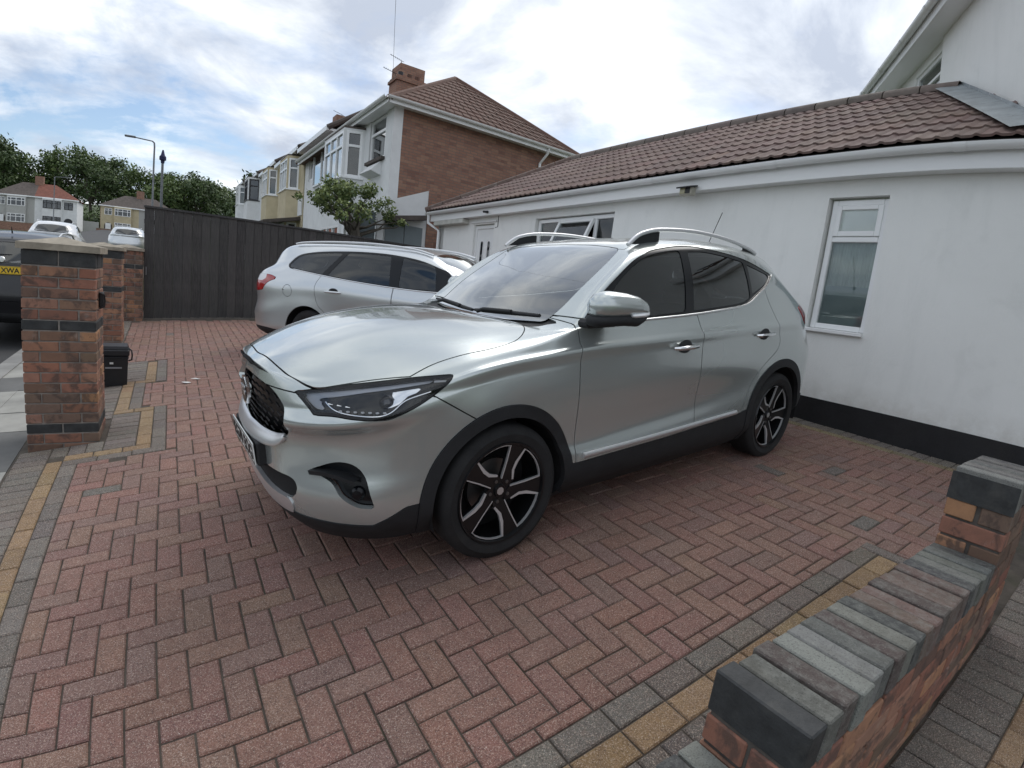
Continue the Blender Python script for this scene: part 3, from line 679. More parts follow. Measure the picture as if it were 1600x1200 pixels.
tile_me = pydata('roof_tile', v, f, True, 40); tile_me.materials.append(m_tile)
TC = [(.150, .096, .082), (.165, .108, .092), (.140, .090, .080), (.175, .12, .103), (.158, .10, .09)]
roof = new_obj('roof', pydata('roof', [(EX, 9.7, EZ - .03), (EX, -7, EZ - .03), (RX, -7, EZ + math.tan(TP) * (RX - EX) - .03), (RX, 7.45, EZ + math.tan(TP) * (RX - EX) - .03), (RX + 2.45, 9.7, EZ - .03)], [(0, 1, 2, 3), (0, 3, 4)]), bung, weathered('roof felt', (.03, .028, .026), .2))
# local frame of the slope: tile x runs along +Y (house), tile y up the slope
def slope_m(y, s): return Matrix(((0, math.cos(TP), -math.sin(TP), EX + s * math.cos(TP)), (1, 0, 0, y), (0, math.sin(TP), math.cos(TP), EZ + s * math.sin(TP)), (0, 0, 0, 1)))
def ab_y(s): return -0.77 + (0.41 + 0.77) * (s * math.cos(TP) - 0.23) / (2.45 - .23)          # abutment with the main house (local y)
for r in range(NR):
    s0 = r * GA; yl = 9.68 - (9.68 - 7.45) * s0 / SL
    y = -2.9
    while y + TW * .4 < yl:
        if y + TW > ab_y(s0 + GA * .6) - .05:
            M = slope_m(y, s0) @ Matrix.Rotation(math.radians(-3.2), 4, 'X')
            # x axis of the tile must run so that normals face up: mirror-safe because (Y, slope, normal) is left-handed
            o = instance('roof_tile', tile_me, roof, mtx=M); o['tint'] = jit(random.choice(TC), .15)
        y += TW
rz = EZ + math.tan(TP) * (RX - EX)
rp = [(RX + .13 * math.cos(t), rz - .02 + .10 * math.sin(t)) for t in lin(-.3, math.pi + .3, 9)]
yy = 0.40
while yy < 7.4:
    o = MB().sweep(rp, yy, yy + .435, 'y', False, sm=True).build('ridge_tile', m_tile, roof); o['tint'] = jit((.15, .125, .11), .15); yy += .45
hA, hB = Vector((EX, 9.68, EZ)), Vector((RX, 7.45, rz)); hd = (hB - hA)
for i in range(8):
    b = MB(); b.tube([hA + hd * (i / 8), hA + hd * ((i + .97) / 8)], .085, 10); o = b.build('hip_tile', m_tile, roof); o['tint'] = jit((.12, .08, .065), .15)

# ---- main house behind, turned on its corner plot
E_ = Vector((.794, .607, 0)).normalized(); N_ = Vector((-E_.y, E_.x, 0))
MM = Matrix(((E_.x, -N_.x, 0, 7.78), (E_.y, -N_.y, 0, -.16), (0, 0, 1, 0), (0, 0, 0, 1)))       # local x along the wall, local y into the house
main = thing('white_main_house', 'tall white rendered house with white eaves rising behind the brown tiled roof', 'house', mtx=MM)
MB().box(-6.0, .75, 0, .4, 2.0, 5.55).build('front_wall', m_render, main)
wall_holes(.75, 7.0, 2.0, 5.55, [(.78, 1.86, 4.2, 5.40)], .035, .4, main, 'side_wall', m_render, 'y')
fr = MB()
for q in ((.78, .84, 4.2, 5.40), (1.80, 1.86, 4.2, 5.40), (.84, 1.80, 5.34, 5.40), (.84, 1.80, 4.2, 4.26), (.84, 1.80, 5.10, 5.145)): fr.box(q[0], q[1], .06, .13, q[2], q[3], .005)
mw = fr.build('window', m_upvc, main)
m_skyglass = Mat('sky-bright glass', (.03, .035, .04), .03, **{'Specular IOR Level': .9}).m
for q in ((.84, 1.80, 4.26, 5.10), (.84, 1.80, 5.145, 5.34)): MB().box(q[0], q[1], .09, .096, q[2], q[3]).build('pane', m_pane, mw)
curtain(mw, .0, 0, 1, 0, 1).matrix_local = Matrix(((0, 1, 0, .8), (1, 0, 0, .22), (0, 0, 1.1, 4.25), (0, 0, 0, 1)))
MB().box(-6.5, 7.0, -.28, .5, 5.552, 5.575).build('soffit', m_upvc, main)
MB().box(-6.5, 7.02, -.302, -.28, 5.54, 5.72, .003).build('fascia', m_upvc, main)
gp2 = [(-.362 + .058 * math.cos(t), 5.71 - .058 * math.sin(t)) for t in lin(0, math.pi, 9)] + [(-.362 + .052 * math.cos(t), 5.71 - .052 * math.sin(t)) for t in lin(math.pi, 0, 9)]
MB().sweep(gp2, -6.5, 7.05, 'x', True, sm=True).build('gutter', m_upvc, main, auto=60)
for xj in (0.3, 1.3, 2.3, 3.3): MB().sweep([(-.362 + .064 * math.cos(t), 5.71 - .064 * math.sin(t)) for t in lin(0, math.pi, 9)] + [(-.362 + .056 * math.cos(t), 5.71 - .056 * math.sin(t)) for t in lin(math.pi, 0, 9)], xj, xj + .07, 'x', True).build('gutter_union', m_upvc, main)
b = MB(); b.add([(-6.5, -.29, 5.72), (7.0, -.29, 5.72), (7.0, 4.0, 8.4), (-6.5, 4.0, 8.4)], [(0, 1, 2, 3)]); o = b.build('roof', m_tile, main, fix=False); o['tint'] = (.11, .07, .06)
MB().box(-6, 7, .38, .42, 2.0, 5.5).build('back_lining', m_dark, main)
# lead flashing where the tiled roof meets that wall
fl0 = [(RX, .43, rz + .03), (EX + .3, ab_y(.4), EZ + math.tan(TP) * .4)]
b = MB(); A0 = Vector((2.21, .41, 4.60)); A1 = Vector((-.1, -.95, 3.275))
for t0, t1 in [(i / 7, (i + .985) / 7) for i in range(7)]:
    P0, P1 = A0.lerp(A1, t0), A0.lerp(A1, t1); up = Vector((0, 0, .035)); dn = Vector((-.17, .24, -.085)); n = len(b.v)
    b.add([P0 + up, P1 + up, P1, P0, P0 + dn, P1 + dn], [(0, 1, 2, 3), (3, 2, 5, 4)])
b.build('lead_flashing', m_lead, bung, fix=False)
# ================================================================== car bodies: a smooth surface from feature lines, carved into panels
def pchip(xk, yk, x):
    xk = np.asarray(xk, float); yk = np.asarray(yk, float); h = np.diff(xk); d = np.diff(yk) / h; n = len(xk); m = np.zeros(n)
    if n == 2: m[:] = d[0]
    else:
        for i in range(1, n - 1):
            if d[i - 1] * d[i] > 0:
                w1, w2 = 2 * h[i] + h[i - 1], h[i] + 2 * h[i - 1]; m[i] = (w1 + w2) / (w1 / d[i - 1] + w2 / d[i])
        m[0] = d[0]; m[-1] = d[-1]
    i = np.clip(np.searchsorted(xk, x) - 1, 0, n - 2); t = (x - xk[i]) / h[i]
    return (yk[i] * (1 + 2 * t) * (1 - t) ** 2 + m[i] * h[i] * t * (1 - t) ** 2 + yk[i + 1] * t * t * (3 - 2 * t) + m[i + 1] * h[i] * t * t * (t - 1))
def catmull(xk, yk, x):
    """smoother interpolation with slight overshoot allowed"""
    xk = np.asarray(xk, float); yk = np.asarray(yk, float); h = np.diff(xk); d = np.diff(yk) / h; n = len(xk); m = np.zeros(n)
    m[1:-1] = (d[:-1] * h[1:] + d[1:] * h[:-1]) / (h[:-1] + h[1:]); m[0] = d[0]; m[-1] = d[-1]
    i = np.clip(np.searchsorted(xk, x) - 1, 0, n - 2); t = (x - xk[i]) / h[i]
    return (yk[i] * (1 + 2 * t) * (1 - t) ** 2 + m[i] * h[i] * t * (1 - t) ** 2 + yk[i + 1] * t * t * (3 - 2 * t) + m[i + 1] * h[i] * t * t * (t - 1))
def smooth_rows(A, it):
    for _ in range(it): A[1:-1] = .25 * A[:-2] + .5 * A[1:-1] + .25 * A[2:]
    return A
def line_samples(ctrl, ss, it=6):
    c = np.array(ctrl, float); o = np.stack([catmull(c[:, 0], c[:, k], ss) for k in (1, 2, 3)], 1); return smooth_rows(o, it)
def grid_surface(lines, ss, nv, sharp=()):
    """lines: list of sampled curves (len(ss),3) from bottom to top -> dense grid (nv rows per span)"""
    L = np.stack(lines, 0); K = len(lines)
    t = np.concatenate([np.linspace(i, i + 1, nv[i], endpoint=False) for i in range(K - 1)] + [[K - 1]])
    # chord-length parameter per column would be ideal; a shared mean chord keeps rows aligned
    ch = np.concatenate([[0], np.cumsum(np.linalg.norm(np.diff(L, axis=0), axis=2).mean(1))])
    tt = np.interp(t, np.arange(K), ch)
    G = np.zeros((len(tt), L.shape[1], 3))
    for k in range(3):
        for j in range(L.shape[1]): G[:, j, k] = catmull(ch, L[:, j, k], tt)
    return G
def grid_mesh(G):
    n, m = G.shape[:2]; V = G.reshape(-1, 3); i = np.arange(n - 1)[:, None] * m + np.arange(m - 1)[None]
    a, b, c, d = i, i + 1, i + m + 1, i + m
    F = np.concatenate([np.stack([a, b, c], -1).reshape(-1, 3), np.stack([a, c, d], -1).reshape(-1, 3)]); return V, F
def clean(V, F, tol=1e-5):
    key = np.round(V / tol).astype(np.int64); _, idx, inv = np.unique(key, axis=0, return_index=True, return_inverse=True); inv = inv.reshape(-1)
    F = inv[F]; V = V[idx]; ok = (F[:, 0] != F[:, 1]) & (F[:, 1] != F[:, 2]) & (F[:, 0] != F[:, 2]); return V, F[ok]
def vnormals(V, F):
    n = np.cross(V[F[:, 1]] - V[F[:, 0]], V[F[:, 2]] - V[F[:, 0]]); N = np.zeros_like(V)
    for k in range(3): np.add.at(N, F[:, k], n)
    return N / np.maximum(np.linalg.norm(N, axis=1), 1e-12)[:, None]
class Surf:
    def __init__(s, V, F, N): s.V, s.F, s.N = V, F, N
    def split(s, phi):
        """cut along phi = 0; returns (inside: phi < 0, outside)"""
        V, F, N = s.V, s.F, s.N; phi = np.where(np.abs(phi) < 1e-7, 1e-7, phi); neg = phi < 0; k = neg[F].sum(1)
        fin, fout = F[k == 3], F[k == 0]; mix = F[(k == 1) | (k == 2)]
        if len(mix) == 0: return s.sub(fin), s.sub(fout)
        ed = np.concatenate([mix[:, [0, 1]], mix[:, [1, 2]], mix[:, [2, 0]]]); ed = ed[neg[ed[:, 0]] != neg[ed[:, 1]]]; ed = np.unique(np.sort(ed, 1), axis=0)
        t = phi[ed[:, 0]] / (phi[ed[:, 0]] - phi[ed[:, 1]]); nv = V[ed[:, 0]] + (V[ed[:, 1]] - V[ed[:, 0]]) * t[:, None]
        nn = N[ed[:, 0]] + (N[ed[:, 1]] - N[ed[:, 0]]) * t[:, None]; nn /= np.maximum(np.linalg.norm(nn, axis=1), 1e-9)[:, None]
        em = {(a, b): len(V) + i for i, (a, b) in enumerate(map(tuple, ed.tolist()))}; g_ = lambda a, b: em[(a, b) if a < b else (b, a)]
        A, B = [], []
        for tri in mix.tolist():
            ng = [neg[q] for q in tri]
            if sum(ng) == 1: o = ng.index(True); one, two = A, B
            else: o = ng.index(False); one, two = B, A
            p, q, r = tri[o], tri[(o + 1) % 3], tri[(o + 2) % 3]; a, b = g_(p, q), g_(p, r)
            one.append((p, a, b)); two += [(a, q, r), (a, r, b)]
        full = Surf(np.concatenate([V, nv]), None, np.concatenate([N, nn]))
        mk = lambda f, x: full.sub(np.concatenate([f, np.array(x, int).reshape(-1, 3)]))
        return mk(fin, A), mk(fout, B)
    def sub(s, F):
        if len(F) == 0: return Surf(np.zeros((0, 3)), np.zeros((0, 3), int), np.zeros((0, 3)))
        u, inv = np.unique(F, return_inverse=True); return Surf(s.V[u], inv.reshape(-1, 3), s.N[u])
    def off(s, d): return Surf(s.V + s.N * d, s.F, s.N)
    def mirrored(s): M = np.array([1, -1, 1.]); return Surf(s.V * M, s.F[:, ::-1], s.N * M)
    def join(s, o): return Surf(np.concatenate([s.V, o.V]), np.concatenate([s.F, o.F + len(s.V)]), np.concatenate([s.N, o.N]))
def seg_dist(P, poly, closed=True):
    P = np.asarray(P); Q = np.asarray(poly, float); A = Q if closed else Q[:-1]; B = np.roll(Q, -1, 0) if closed else Q[1:]
    best = np.full(len(P), 1e9)
    for a, b in zip(A, B):
        ab = b - a; t = np.clip(((P - a) @ ab) / max(ab @ ab, 1e-12), 0, 1); best = np.minimum(best, np.linalg.norm(P - a - t[:, None] * ab, axis=1))
    return best
def poly_phi(P, poly):
    P = np.asarray(P); Q = np.asarray(poly, float); d = seg_dist(P, Q); ins = np.zeros(len(P), bool); B = np.roll(Q, -1, 0)
    for a, b in zip(Q, B):
        c = (a[1] > P[:, 1]) != (b[1] > P[:, 1])
        with np.errstate(divide='ignore', invalid='ignore'): xi = (b[0] - a[0]) * (P[:, 1] - a[1]) / (b[1] - a[1]) + a[0]
        ins ^= c & (P[:, 0] < xi)
    return np.where(ins, -d, d)
def smooth_poly(pts, n=8, closed=True):
    """Catmull-Rom through the points; repeat a point to keep a corner sharp"""
    p = [np.array(q, float) for q in pts]; m = len(p); o = []
    for i in range(m if closed else m - 1):
        a, b, c, d = (p[(i - 1) % m], p[i], p[(i + 1) % m], p[(i + 2) % m]) if closed else (p[max(i - 1, 0)], p[i], p[i + 1], p[min(i + 2, m - 1)])
        if np.allclose(b, c): continue
        if np.allclose(a, b): a = 2 * b - c
        if np.allclose(c, d): d = 2 * c - b
        for k in range(n):
            t = k / n; o.append(.5 * (2 * b + (c - a) * t + (2 * a - 5 * b + 4 * c - d) * t * t + (3 * b - a - 3 * c + d) * t ** 3))
    if not closed: o.append(p[-1])
    return np.array(o)
def boundary(F):
    e = np.concatenate([F[:, [0, 1]], F[:, [1, 2]], F[:, [2, 0]]]); k = np.sort(e, 1); _, inv, cnt = np.unique(k, axis=0, return_inverse=True, return_counts=True); return e[cnt[inv.reshape(-1)] == 1]
def surf_mesh(name, s, rim=0.0, keep_center=True, d=0.0):
    """mesh from a Surf, with its edges turned inwards by rim"""
    V = s.V + s.N * d; F = s.F; N = s.N; nf = len(F)
    if rim:
        be = boundary(F)
        if keep_center: be = be[~((np.abs(V[be[:, 0], 1]) < 2e-3) & (np.abs(V[be[:, 1], 1]) < 2e-3))]
        u, inv = np.unique(be, return_inverse=True); inv = inv.reshape(-1, 2); n0 = len(V)
        V2 = np.concatenate([V, V[u], V[u] - N[u] * rim]); a, b = n0 + inv[:, 0], n0 + inv[:, 1]; m = len(u)
        F2 = np.concatenate([F, np.stack([b, a, a + m], 1), np.stack([b, a + m, b + m], 1)])
    else: V2, F2 = V, F
    me = bpy.data.meshes.new(name); me.vertices.add(len(V2)); me.vertices.foreach_set('co', V2.astype(np.float32).ravel())
    me.loops.add(len(F2) * 3); me.loops.foreach_set('vertex_index', F2.astype(np.int32).ravel()); me.polygons.add(len(F2))
    me.polygons.foreach_set('loop_start', np.arange(0, len(F2) * 3, 3, dtype=np.int32)); me.polygons.foreach_set('use_smooth', np.ones(len(F2), bool))
    me.update(calc_edges=True); me.validate()
    VN = np.zeros((len(V2), 3)); VN[:len(N)] = N
    if rim:
        fn = np.cross(V2[F2[nf:, 1]] - V2[F2[nf:, 0]], V2[F2[nf:, 2]] - V2[F2[nf:, 0]]); R = np.zeros((len(V2), 3))
        for k in range(3): np.add.at(R, F2[nf:, k], fn)
        R /= np.maximum(np.linalg.norm(R, axis=1), 1e-12)[:, None]; VN[len(N):] = R[len(N):]
    if len(me.vertices) == len(VN): me.normals_split_custom_set_from_vertices([tuple(x) for x in VN])
    return me
def panel(name, s, mat, parent, rim=.012, d=0.0, both=True):
    if len(s.F) == 0: return None
    if both:   # the panel spans the centre line
        s = s.join(s.mirrored())
    return new_obj(name, surf_mesh(name, s, rim, True, d), parent, mat)
def pair(name, s, mat, parent, rim=.012, d=0.0, parents=None):
    a = new_obj(name, surf_mesh(name, s, rim, True, d), parents[0] if parents else parent, mat)
    b = new_obj(name, surf_mesh(name, s.mirrored(), rim, True, d), parents[1] if parents else parent, mat); return a, b
# ---- feature lines of the crossover: (s, x, y, z); x back from the front axle, y out from the centre line, z up from the ground
MG_SIDE = [
[(-1.6,-0.838,0,0.215),(-1.35,-0.828,0.28,0.215),(-1.1,-0.778,0.5,0.21),(-0.9,-0.678,0.64,0.21),(-0.7,-0.568,0.74,0.22),(-0.45,-0.44,0.81,0.24),(0,0,0.83,0.25),(0.45,0.45,0.8,0.2),(1.5,1.5,0.8,0.19),(2.1,2.1,0.81,0.2),(2.585,2.585,0.82,0.25),(2.85,2.85,0.8,0.27),(3.05,3.02,0.78,0.29),(3.25,3.13,0.7,0.3),(3.5,3.2,0.58,0.31),(3.8,3.24,0.3,0.31),(4.1,3.25,0,0.31)],
[(-1.6,-0.903,0,0.29),(-1.35,-0.893,0.28,0.29),(-1.1,-0.838,0.52,0.29),(-0.9,-0.733,0.68,0.29),(-0.7,-0.608,0.79,0.3),(-0.45,-0.45,0.86,0.33),(-0.2,-0.2,0.895,0.33),(0,0,0.9,0.33),(0.22,0.22,0.895,0.33),(0.45,0.45,0.885,0.3),(0.9,0.9,0.88,0.29),(1.5,1.5,0.88,0.29),(2.05,2.05,0.885,0.3),(2.35,2.35,0.895,0.33),(2.585,2.585,0.9,0.33),(2.85,2.85,0.885,0.35),(3.05,3.05,0.85,0.37),(3.25,3.2,0.76,0.38),(3.5,3.3,0.6,0.38),(3.8,3.35,0.32,0.38),(4.1,3.36,0,0.38)],
[(-1.6,-0.923,0,0.41),(-1.35,-0.9142,0.2818,0.41),(-1.1,-0.862,0.526,0.42),(-0.9,-0.754,0.701,0.43),(-0.7,-0.624,0.806,0.44),(-0.45,-0.4566,0.8704,0.46),(-0.2,-0.2,0.9,0.47),(0,0,0.905,0.47),(0.22,0.22,0.9,0.46),(0.45,0.45,0.893,0.44),(0.9,0.9,0.89,0.44),(1.5,1.5,0.89,0.45),(2.05,2.05,0.893,0.465),(2.35,2.35,0.9,0.48),(2.585,2.585,0.905,0.49),(2.85,2.85,0.895,0.5),(3.05,3.06,0.862,0.5),(3.25,3.22,0.78,0.51),(3.5,3.33,0.61,0.51),(3.8,3.39,0.32,0.51),(4.1,3.4,0,0.51)],
[(-1.6,-0.933,0,0.53),(-1.35,-0.9176,0.274,0.53),(-1.1,-0.845,0.505,0.54),(-0.9,-0.74,0.68,0.55),(-0.7,-0.61,0.785,0.56),(-0.45,-0.4528,0.864,0.58),(-0.2,-0.2,0.902,0.6),(0,0,0.906,0.6),(0.22,0.22,0.89,0.56),(0.45,0.45,0.873,0.52),(0.9,0.9,0.868,0.54),(1.5,1.5,0.872,0.58),(2.05,2.05,0.885,0.63),(2.35,2.35,0.898,0.66),(2.585,2.585,0.903,0.67),(2.85,2.85,0.897,0.67),(3.05,3.07,0.868,0.66),(3.25,3.24,0.785,0.65),(3.5,3.36,0.615,0.64),(3.8,3.42,0.32,0.64),(4.1,3.43,0,0.64)],
[(-1.6,-0.943,0,0.66),(-1.35,-0.9275,0.274,0.665),(-1.1,-0.848,0.508,0.68),(-0.9,-0.738,0.683,0.7),(-0.7,-0.608,0.788,0.72),(-0.45,-0.451,0.865,0.75),(-0.2,-0.2,0.902,0.79),(0,0,0.908,0.8),(0.22,0.22,0.905,0.8),(0.45,0.45,0.897,0.79),(0.9,0.9,0.895,0.79),(1.5,1.5,0.897,0.8),(2.05,2.05,0.9,0.81),(2.35,2.35,0.903,0.82),(2.585,2.585,0.905,0.83),(2.85,2.85,0.895,0.83),(3.05,3.06,0.865,0.82),(3.25,3.22,0.79,0.82),(3.5,3.35,0.62,0.81),(3.8,3.41,0.32,0.81),(4.1,3.42,0,0.81)],
[(-1.6,-0.943,0,0.7468),(-1.35,-0.9349,0.285,0.7487),(-1.1,-0.8769,0.5513,0.7544),(-0.9,-0.7669,0.7232,0.7713),(-0.7,-0.6338,0.822,0.7944),(-0.45,-0.4621,0.8727,0.8337),(-0.2,-0.2,0.8933,0.8923),(0,0,0.8993,0.9147),(0.22,0.22,0.8988,0.924),(0.45,0.45,0.8964,0.9295),(0.9,0.9,0.8969,0.9357),(1.5,1.5,0.8982,0.9457),(2.05,2.05,0.8994,0.9557),(2.35,2.35,0.8999,0.9626),(2.585,2.585,0.8957,0.9664),(2.85,2.85,0.8783,0.9602),(3.05,3.0476,0.834,0.9502),(3.25,3.1766,0.7652,0.9502),(3.5,3.319,0.62,0.9464),(3.8,3.3914,0.32,0.9464),(4.1,3.4014,0,0.9464)],
[(-1.6,-0.943,0,0.784),(-1.35,-0.9301,0.2815,0.7846),(-1.1,-0.8602,0.5399,0.7863),(-0.9,-0.7502,0.7105,0.8019),(-0.7,-0.6157,0.8066,0.8263),(-0.45,-0.4536,0.8624,0.8696),(-0.2,-0.2,0.8922,0.91),(0,0,0.8966,0.94),(0.22,0.22,0.8971,0.955),(0.45,0.45,0.8971,0.97),(0.9,0.9,0.8987,0.98),(1.5,1.5,0.8998,0.99),(2.05,2.05,0.9001,1),(2.35,2.35,0.8983,1.005),(2.585,2.585,0.8898,1.005),(2.85,2.85,0.8711,1.0161),(3.05,3.0423,0.8207,1.0061),(3.25,3.158,0.7546,1.0061),(3.5,3.3057,0.62,1.0049),(3.8,3.3834,0.32,1.0049),(4.1,3.3934,0,1.0049)],
[(-1.6,-0.943,0,0.8),(-1.35,-0.928,0.28,0.8),(-1.1,-0.853,0.535,0.8),(-0.9,-0.743,0.705,0.815),(-0.7,-0.608,0.8,0.84),(-0.45,-0.45,0.858,0.885),(-0.2,-0.2,0.894,0.955),(0,0,0.9,0.985),(0.22,0.22,0.901,1),(0.45,0.45,0.902,1.015),(0.9,0.9,0.904,1.025),(1.5,1.5,0.905,1.035),(2.05,2.05,0.905,1.045),(2.35,2.35,0.9022,1.05),(2.585,2.585,0.89,1.05),(2.85,2.85,0.868,1.04),(3.05,3.04,0.815,1.03),(3.25,3.15,0.75,1.03),(3.5,3.3,0.62,1.03),(3.8,3.38,0.32,1.03),(4.1,3.39,0,1.03)],
[(-1.6,-0.943,0,0.84),(-1.35,-0.923,0.28,0.836),(-1.1,-0.846,0.536,0.826),(-0.9,-0.735,0.7,0.837),(-0.7,-0.6,0.79,0.862),(-0.45,-0.443,0.842,0.905),(-0.2,-0.2,0.868,0.972),(0,0,0.874,1.002),(0.22,0.22,0.876,1.022),(0.45,0.45,0.878,1.045),(0.9,0.9,0.882,1.06),(1.5,1.5,0.883,1.075),(2.05,2.05,0.88,1.09),(2.35,2.35,0.878,1.1),(2.585,2.585,0.868,1.1),(2.85,2.85,0.84,1.1),(3.05,3.03,0.8,1.1),(3.25,3.18,0.735,1.1),(3.5,3.32,0.6,1.1),(3.8,3.39,0.31,1.1),(4.1,3.4,0,1.1)],
[(-1.6,-0.918,0,0.925),(-1.35,-0.898,0.28,0.915),(-1.1,-0.823,0.53,0.895),(-0.9,-0.713,0.68,0.895),(-0.7,-0.588,0.765,0.915),(-0.45,-0.43,0.81,0.945),(-0.2,-0.2,0.832,1),(0,0,0.838,1.035),(0.22,0.22,0.84,1.065),(0.45,0.45,0.842,1.105),(0.9,0.9,0.852,1.135),(1.5,1.5,0.853,1.16),(2.05,2.05,0.845,1.195),(2.35,2.35,0.833,1.205),(2.585,2.585,0.815,1.205),(2.85,2.85,0.785,1.2),(3.05,3.02,0.745,1.19),(3.25,3.18,0.68,1.18),(3.5,3.31,0.56,1.17),(3.8,3.37,0.3,1.16),(4.1,3.38,0,1.16)]]
MG_HOODC = [(-.918,.925),(-.86,.96),(-.75,1.014),(-.6,1.068),(-.4,1.115),(-.2,1.14),(0,1.15),(.2,1.142),(.38,1.12)]
MG_MX = [(-1.6,-.918),(-1.35,-.885),(-1.1,-.82),(-.9,-.735),(-.7,-.61),(-.45,-.43),(-.2,-.2),(0,0),(.22,.2)]
MG_TOP = [
[(0.45,0.46,0.826,1.113),(0.65,0.632,0.814,1.175),(0.9,0.86,0.797,1.268),(1.1,1.08,0.797,1.33),(1.5,1.5,0.793,1.37),(1.9,1.9,0.79,1.38),(2.3,2.32,0.772,1.375),(2.6,2.58,0.755,1.345),(2.85,2.8,0.73,1.31),(3.05,2.96,0.7,1.27),(3.25,3.1,0.645,1.235),(3.5,3.26,0.53,1.195),(3.8,3.35,0.28,1.17),(4.1,3.38,0,1.16)],
[(0.45,0.452,0.796,1.123),(0.65,0.608,0.768,1.247),(0.9,0.824,0.735,1.395),(1.1,1.02,0.71,1.492),(1.3,1.25,0.702,1.5318),(1.5,1.48,0.7,1.5483),(1.9,1.9,0.7,1.5495),(2.3,2.3,0.69,1.5195),(2.6,2.56,0.67,1.4733),(2.85,2.75,0.65,1.4218),(3.05,2.9,0.63,1.3609),(3.25,3.03,0.58,1.3),(3.5,3.2,0.48,1.23),(3.8,3.32,0.26,1.18),(4.1,3.38,0,1.16)],
[(0.45,0.45,0.712,1.128),(0.65,0.645,0.69,1.275),(0.9,0.87,0.655,1.425),(1.1,1.06,0.62,1.537),(1.3,1.27,0.612,1.578),(1.5,1.5,0.61,1.596),(1.9,1.9,0.61,1.602),(2.3,2.3,0.6,1.58),(2.6,2.58,0.58,1.546),(2.85,2.76,0.56,1.506),(3.05,2.9,0.54,1.458),(3.25,3.02,0.51,1.38),(3.5,3.15,0.43,1.28),(3.8,3.28,0.23,1.2),(4.1,3.38,0,1.16)],
[(0.45,0.4,0.36,1.122),(0.65,0.605,0.35,1.28),(0.9,0.86,0.34,1.437),(1.1,1.085,0.33,1.556),(1.3,1.28,0.33,1.5974),(1.5,1.5,0.33,1.6229),(1.9,1.9,0.33,1.6375),(2.3,2.3,0.32,1.6215),(2.6,2.6,0.31,1.5879),(2.85,2.79,0.3,1.5434),(3.05,2.95,0.29,1.4957),(3.25,3.07,0.27,1.41),(3.5,3.19,0.23,1.31),(3.8,3.3,0.13,1.215),(4.1,3.38,0,1.16)],
[(0.45,0.38,0,1.12),(0.65,0.595,0,1.285),(0.9,0.855,0,1.44),(1.1,1.09,0,1.56),(1.3,1.29,0,1.602),(1.5,1.5,0,1.628),(1.9,1.9,0,1.644),(2.3,2.3,0,1.63),(2.6,2.6,0,1.597),(2.85,2.8,0,1.552),(3.05,2.97,0,1.506),(3.25,3.09,0,1.42),(3.5,3.2,0,1.32),(3.8,3.31,0,1.22),(4.1,3.38,0,1.16)]]
def car_surface(SIDE, TOP, HOODC, MX, ns=250, fr=(.13, .27, .43, .68, 1.0)):
    ss = np.linspace(-1.6, 4.1, ns); side = [line_samples(c, ss) for c in SIDE]; belt = side[-1]; tops = []
    hx, hz = zip(*HOODC); mk, mx = zip(*MX)
    for k, cab in enumerate(TOP):
        c = []
        for s in np.concatenate([np.linspace(-1.6, .2, 10)]):
            j = int(np.argmin(abs(ss - s))); b = belt[j]; xm = np.interp(s, mk, mx); zm = np.interp(xm, hx, hz); f = fr[k]
            c.append((s, b[0] + (xm - b[0]) * f, b[1] * (1 - f), zm + (b[2] - zm) * (1 - f) ** 2.8))
        tops.append(line_samples(c + list(cab), ss))
    tops[-1][:, 1] = 0
    for a in side + tops: a[0, 1] = 0; a[-1, 1] = 0
    for a in tops: a[0] = belt[0]; a[-1] = belt[-1]
    G = grid_surface(side + tops, ss, [5] * (len(side) - 1) + [8, 8, 6, 8, 8])
    V, F = grid_mesh(G); V, F = clean(V, F); N = vnormals(V, F)
    # outward orientation
    if (N[:, 1] * V[:, 1]).sum() < 0: F = F[:, ::-1]; N = -N
    c = np.abs(V[:, 1]) < 1e-6; N[c, 1] = 0; N /= np.maximum(np.linalg.norm(N, axis=1), 1e-9)[:, None]
    return Surf(V, F, N)
# ================================================================== silver crossover in the middle of the drive
def paint(name, col, rough=.3, metal=.85, coat=1.0):
    m = Mat(name, col, rough, metal, **{'Coat Weight': coat, 'Coat Roughness': .04})
    return m.m
m_silver = paint('silver grey metallic paint', (.50, .54, .53), .25, .66)
m_trim = weathered('black grained plastic', (.011, .012, .014), .25, 12, .68, .25, 300, .001)
m_gloss = Mat('gloss black', (.005, .006, .008), .22, **{'Specular IOR Level': .35}).m
m_chrome = Mat('chrome', (.78, .79, .80), .12, 1.0).m
m_satin = Mat('satin silver trim', (.68, .69, .70), .34, .75).m
m_tint = glass_mat('tinted car glass', (.14, .155, .16)); m_fglass = glass_mat('lightly tinted glass', (.34, .37, .37)); m_screen = glass_mat('windscreen glass', (.34, .37, .365), 2.8)
m_clear = glass_mat('clear lamp cover', (.95, .96, .97), .8)
m_under = Mat('dark underbody', (.006, .006, .007), .9).m
m_cabin = weathered('dark cabin trim', (.025, .026, .028), .2, 8, .8, .1)
m_seat = weathered('dark seat cloth', (.035, .036, .04), .2, 10, .9, .2, 150, .001)
m_rubber = weathered('tyre rubber', (.014, .014, .015), .3, 14, .82, .3, 200, .001, (.05, .045, .04), .35)
m_rimdk = Mat('dark alloy', (.018, .019, .021), .35, .6, **{'Coat Weight': .4}).m
m_rimlt = Mat('machined alloy', (.66, .67, .68), .38, .55).m
m_disc = Mat('brake steel', (.18, .18, .18), .4, .9).m
m_redlamp = Mat('red lamp plastic', (.35, .012, .015), .12, **{'Coat Weight': .8}).m
m_whlamp = Mat('lamp diffuser', (.72, .73, .75), .25).m
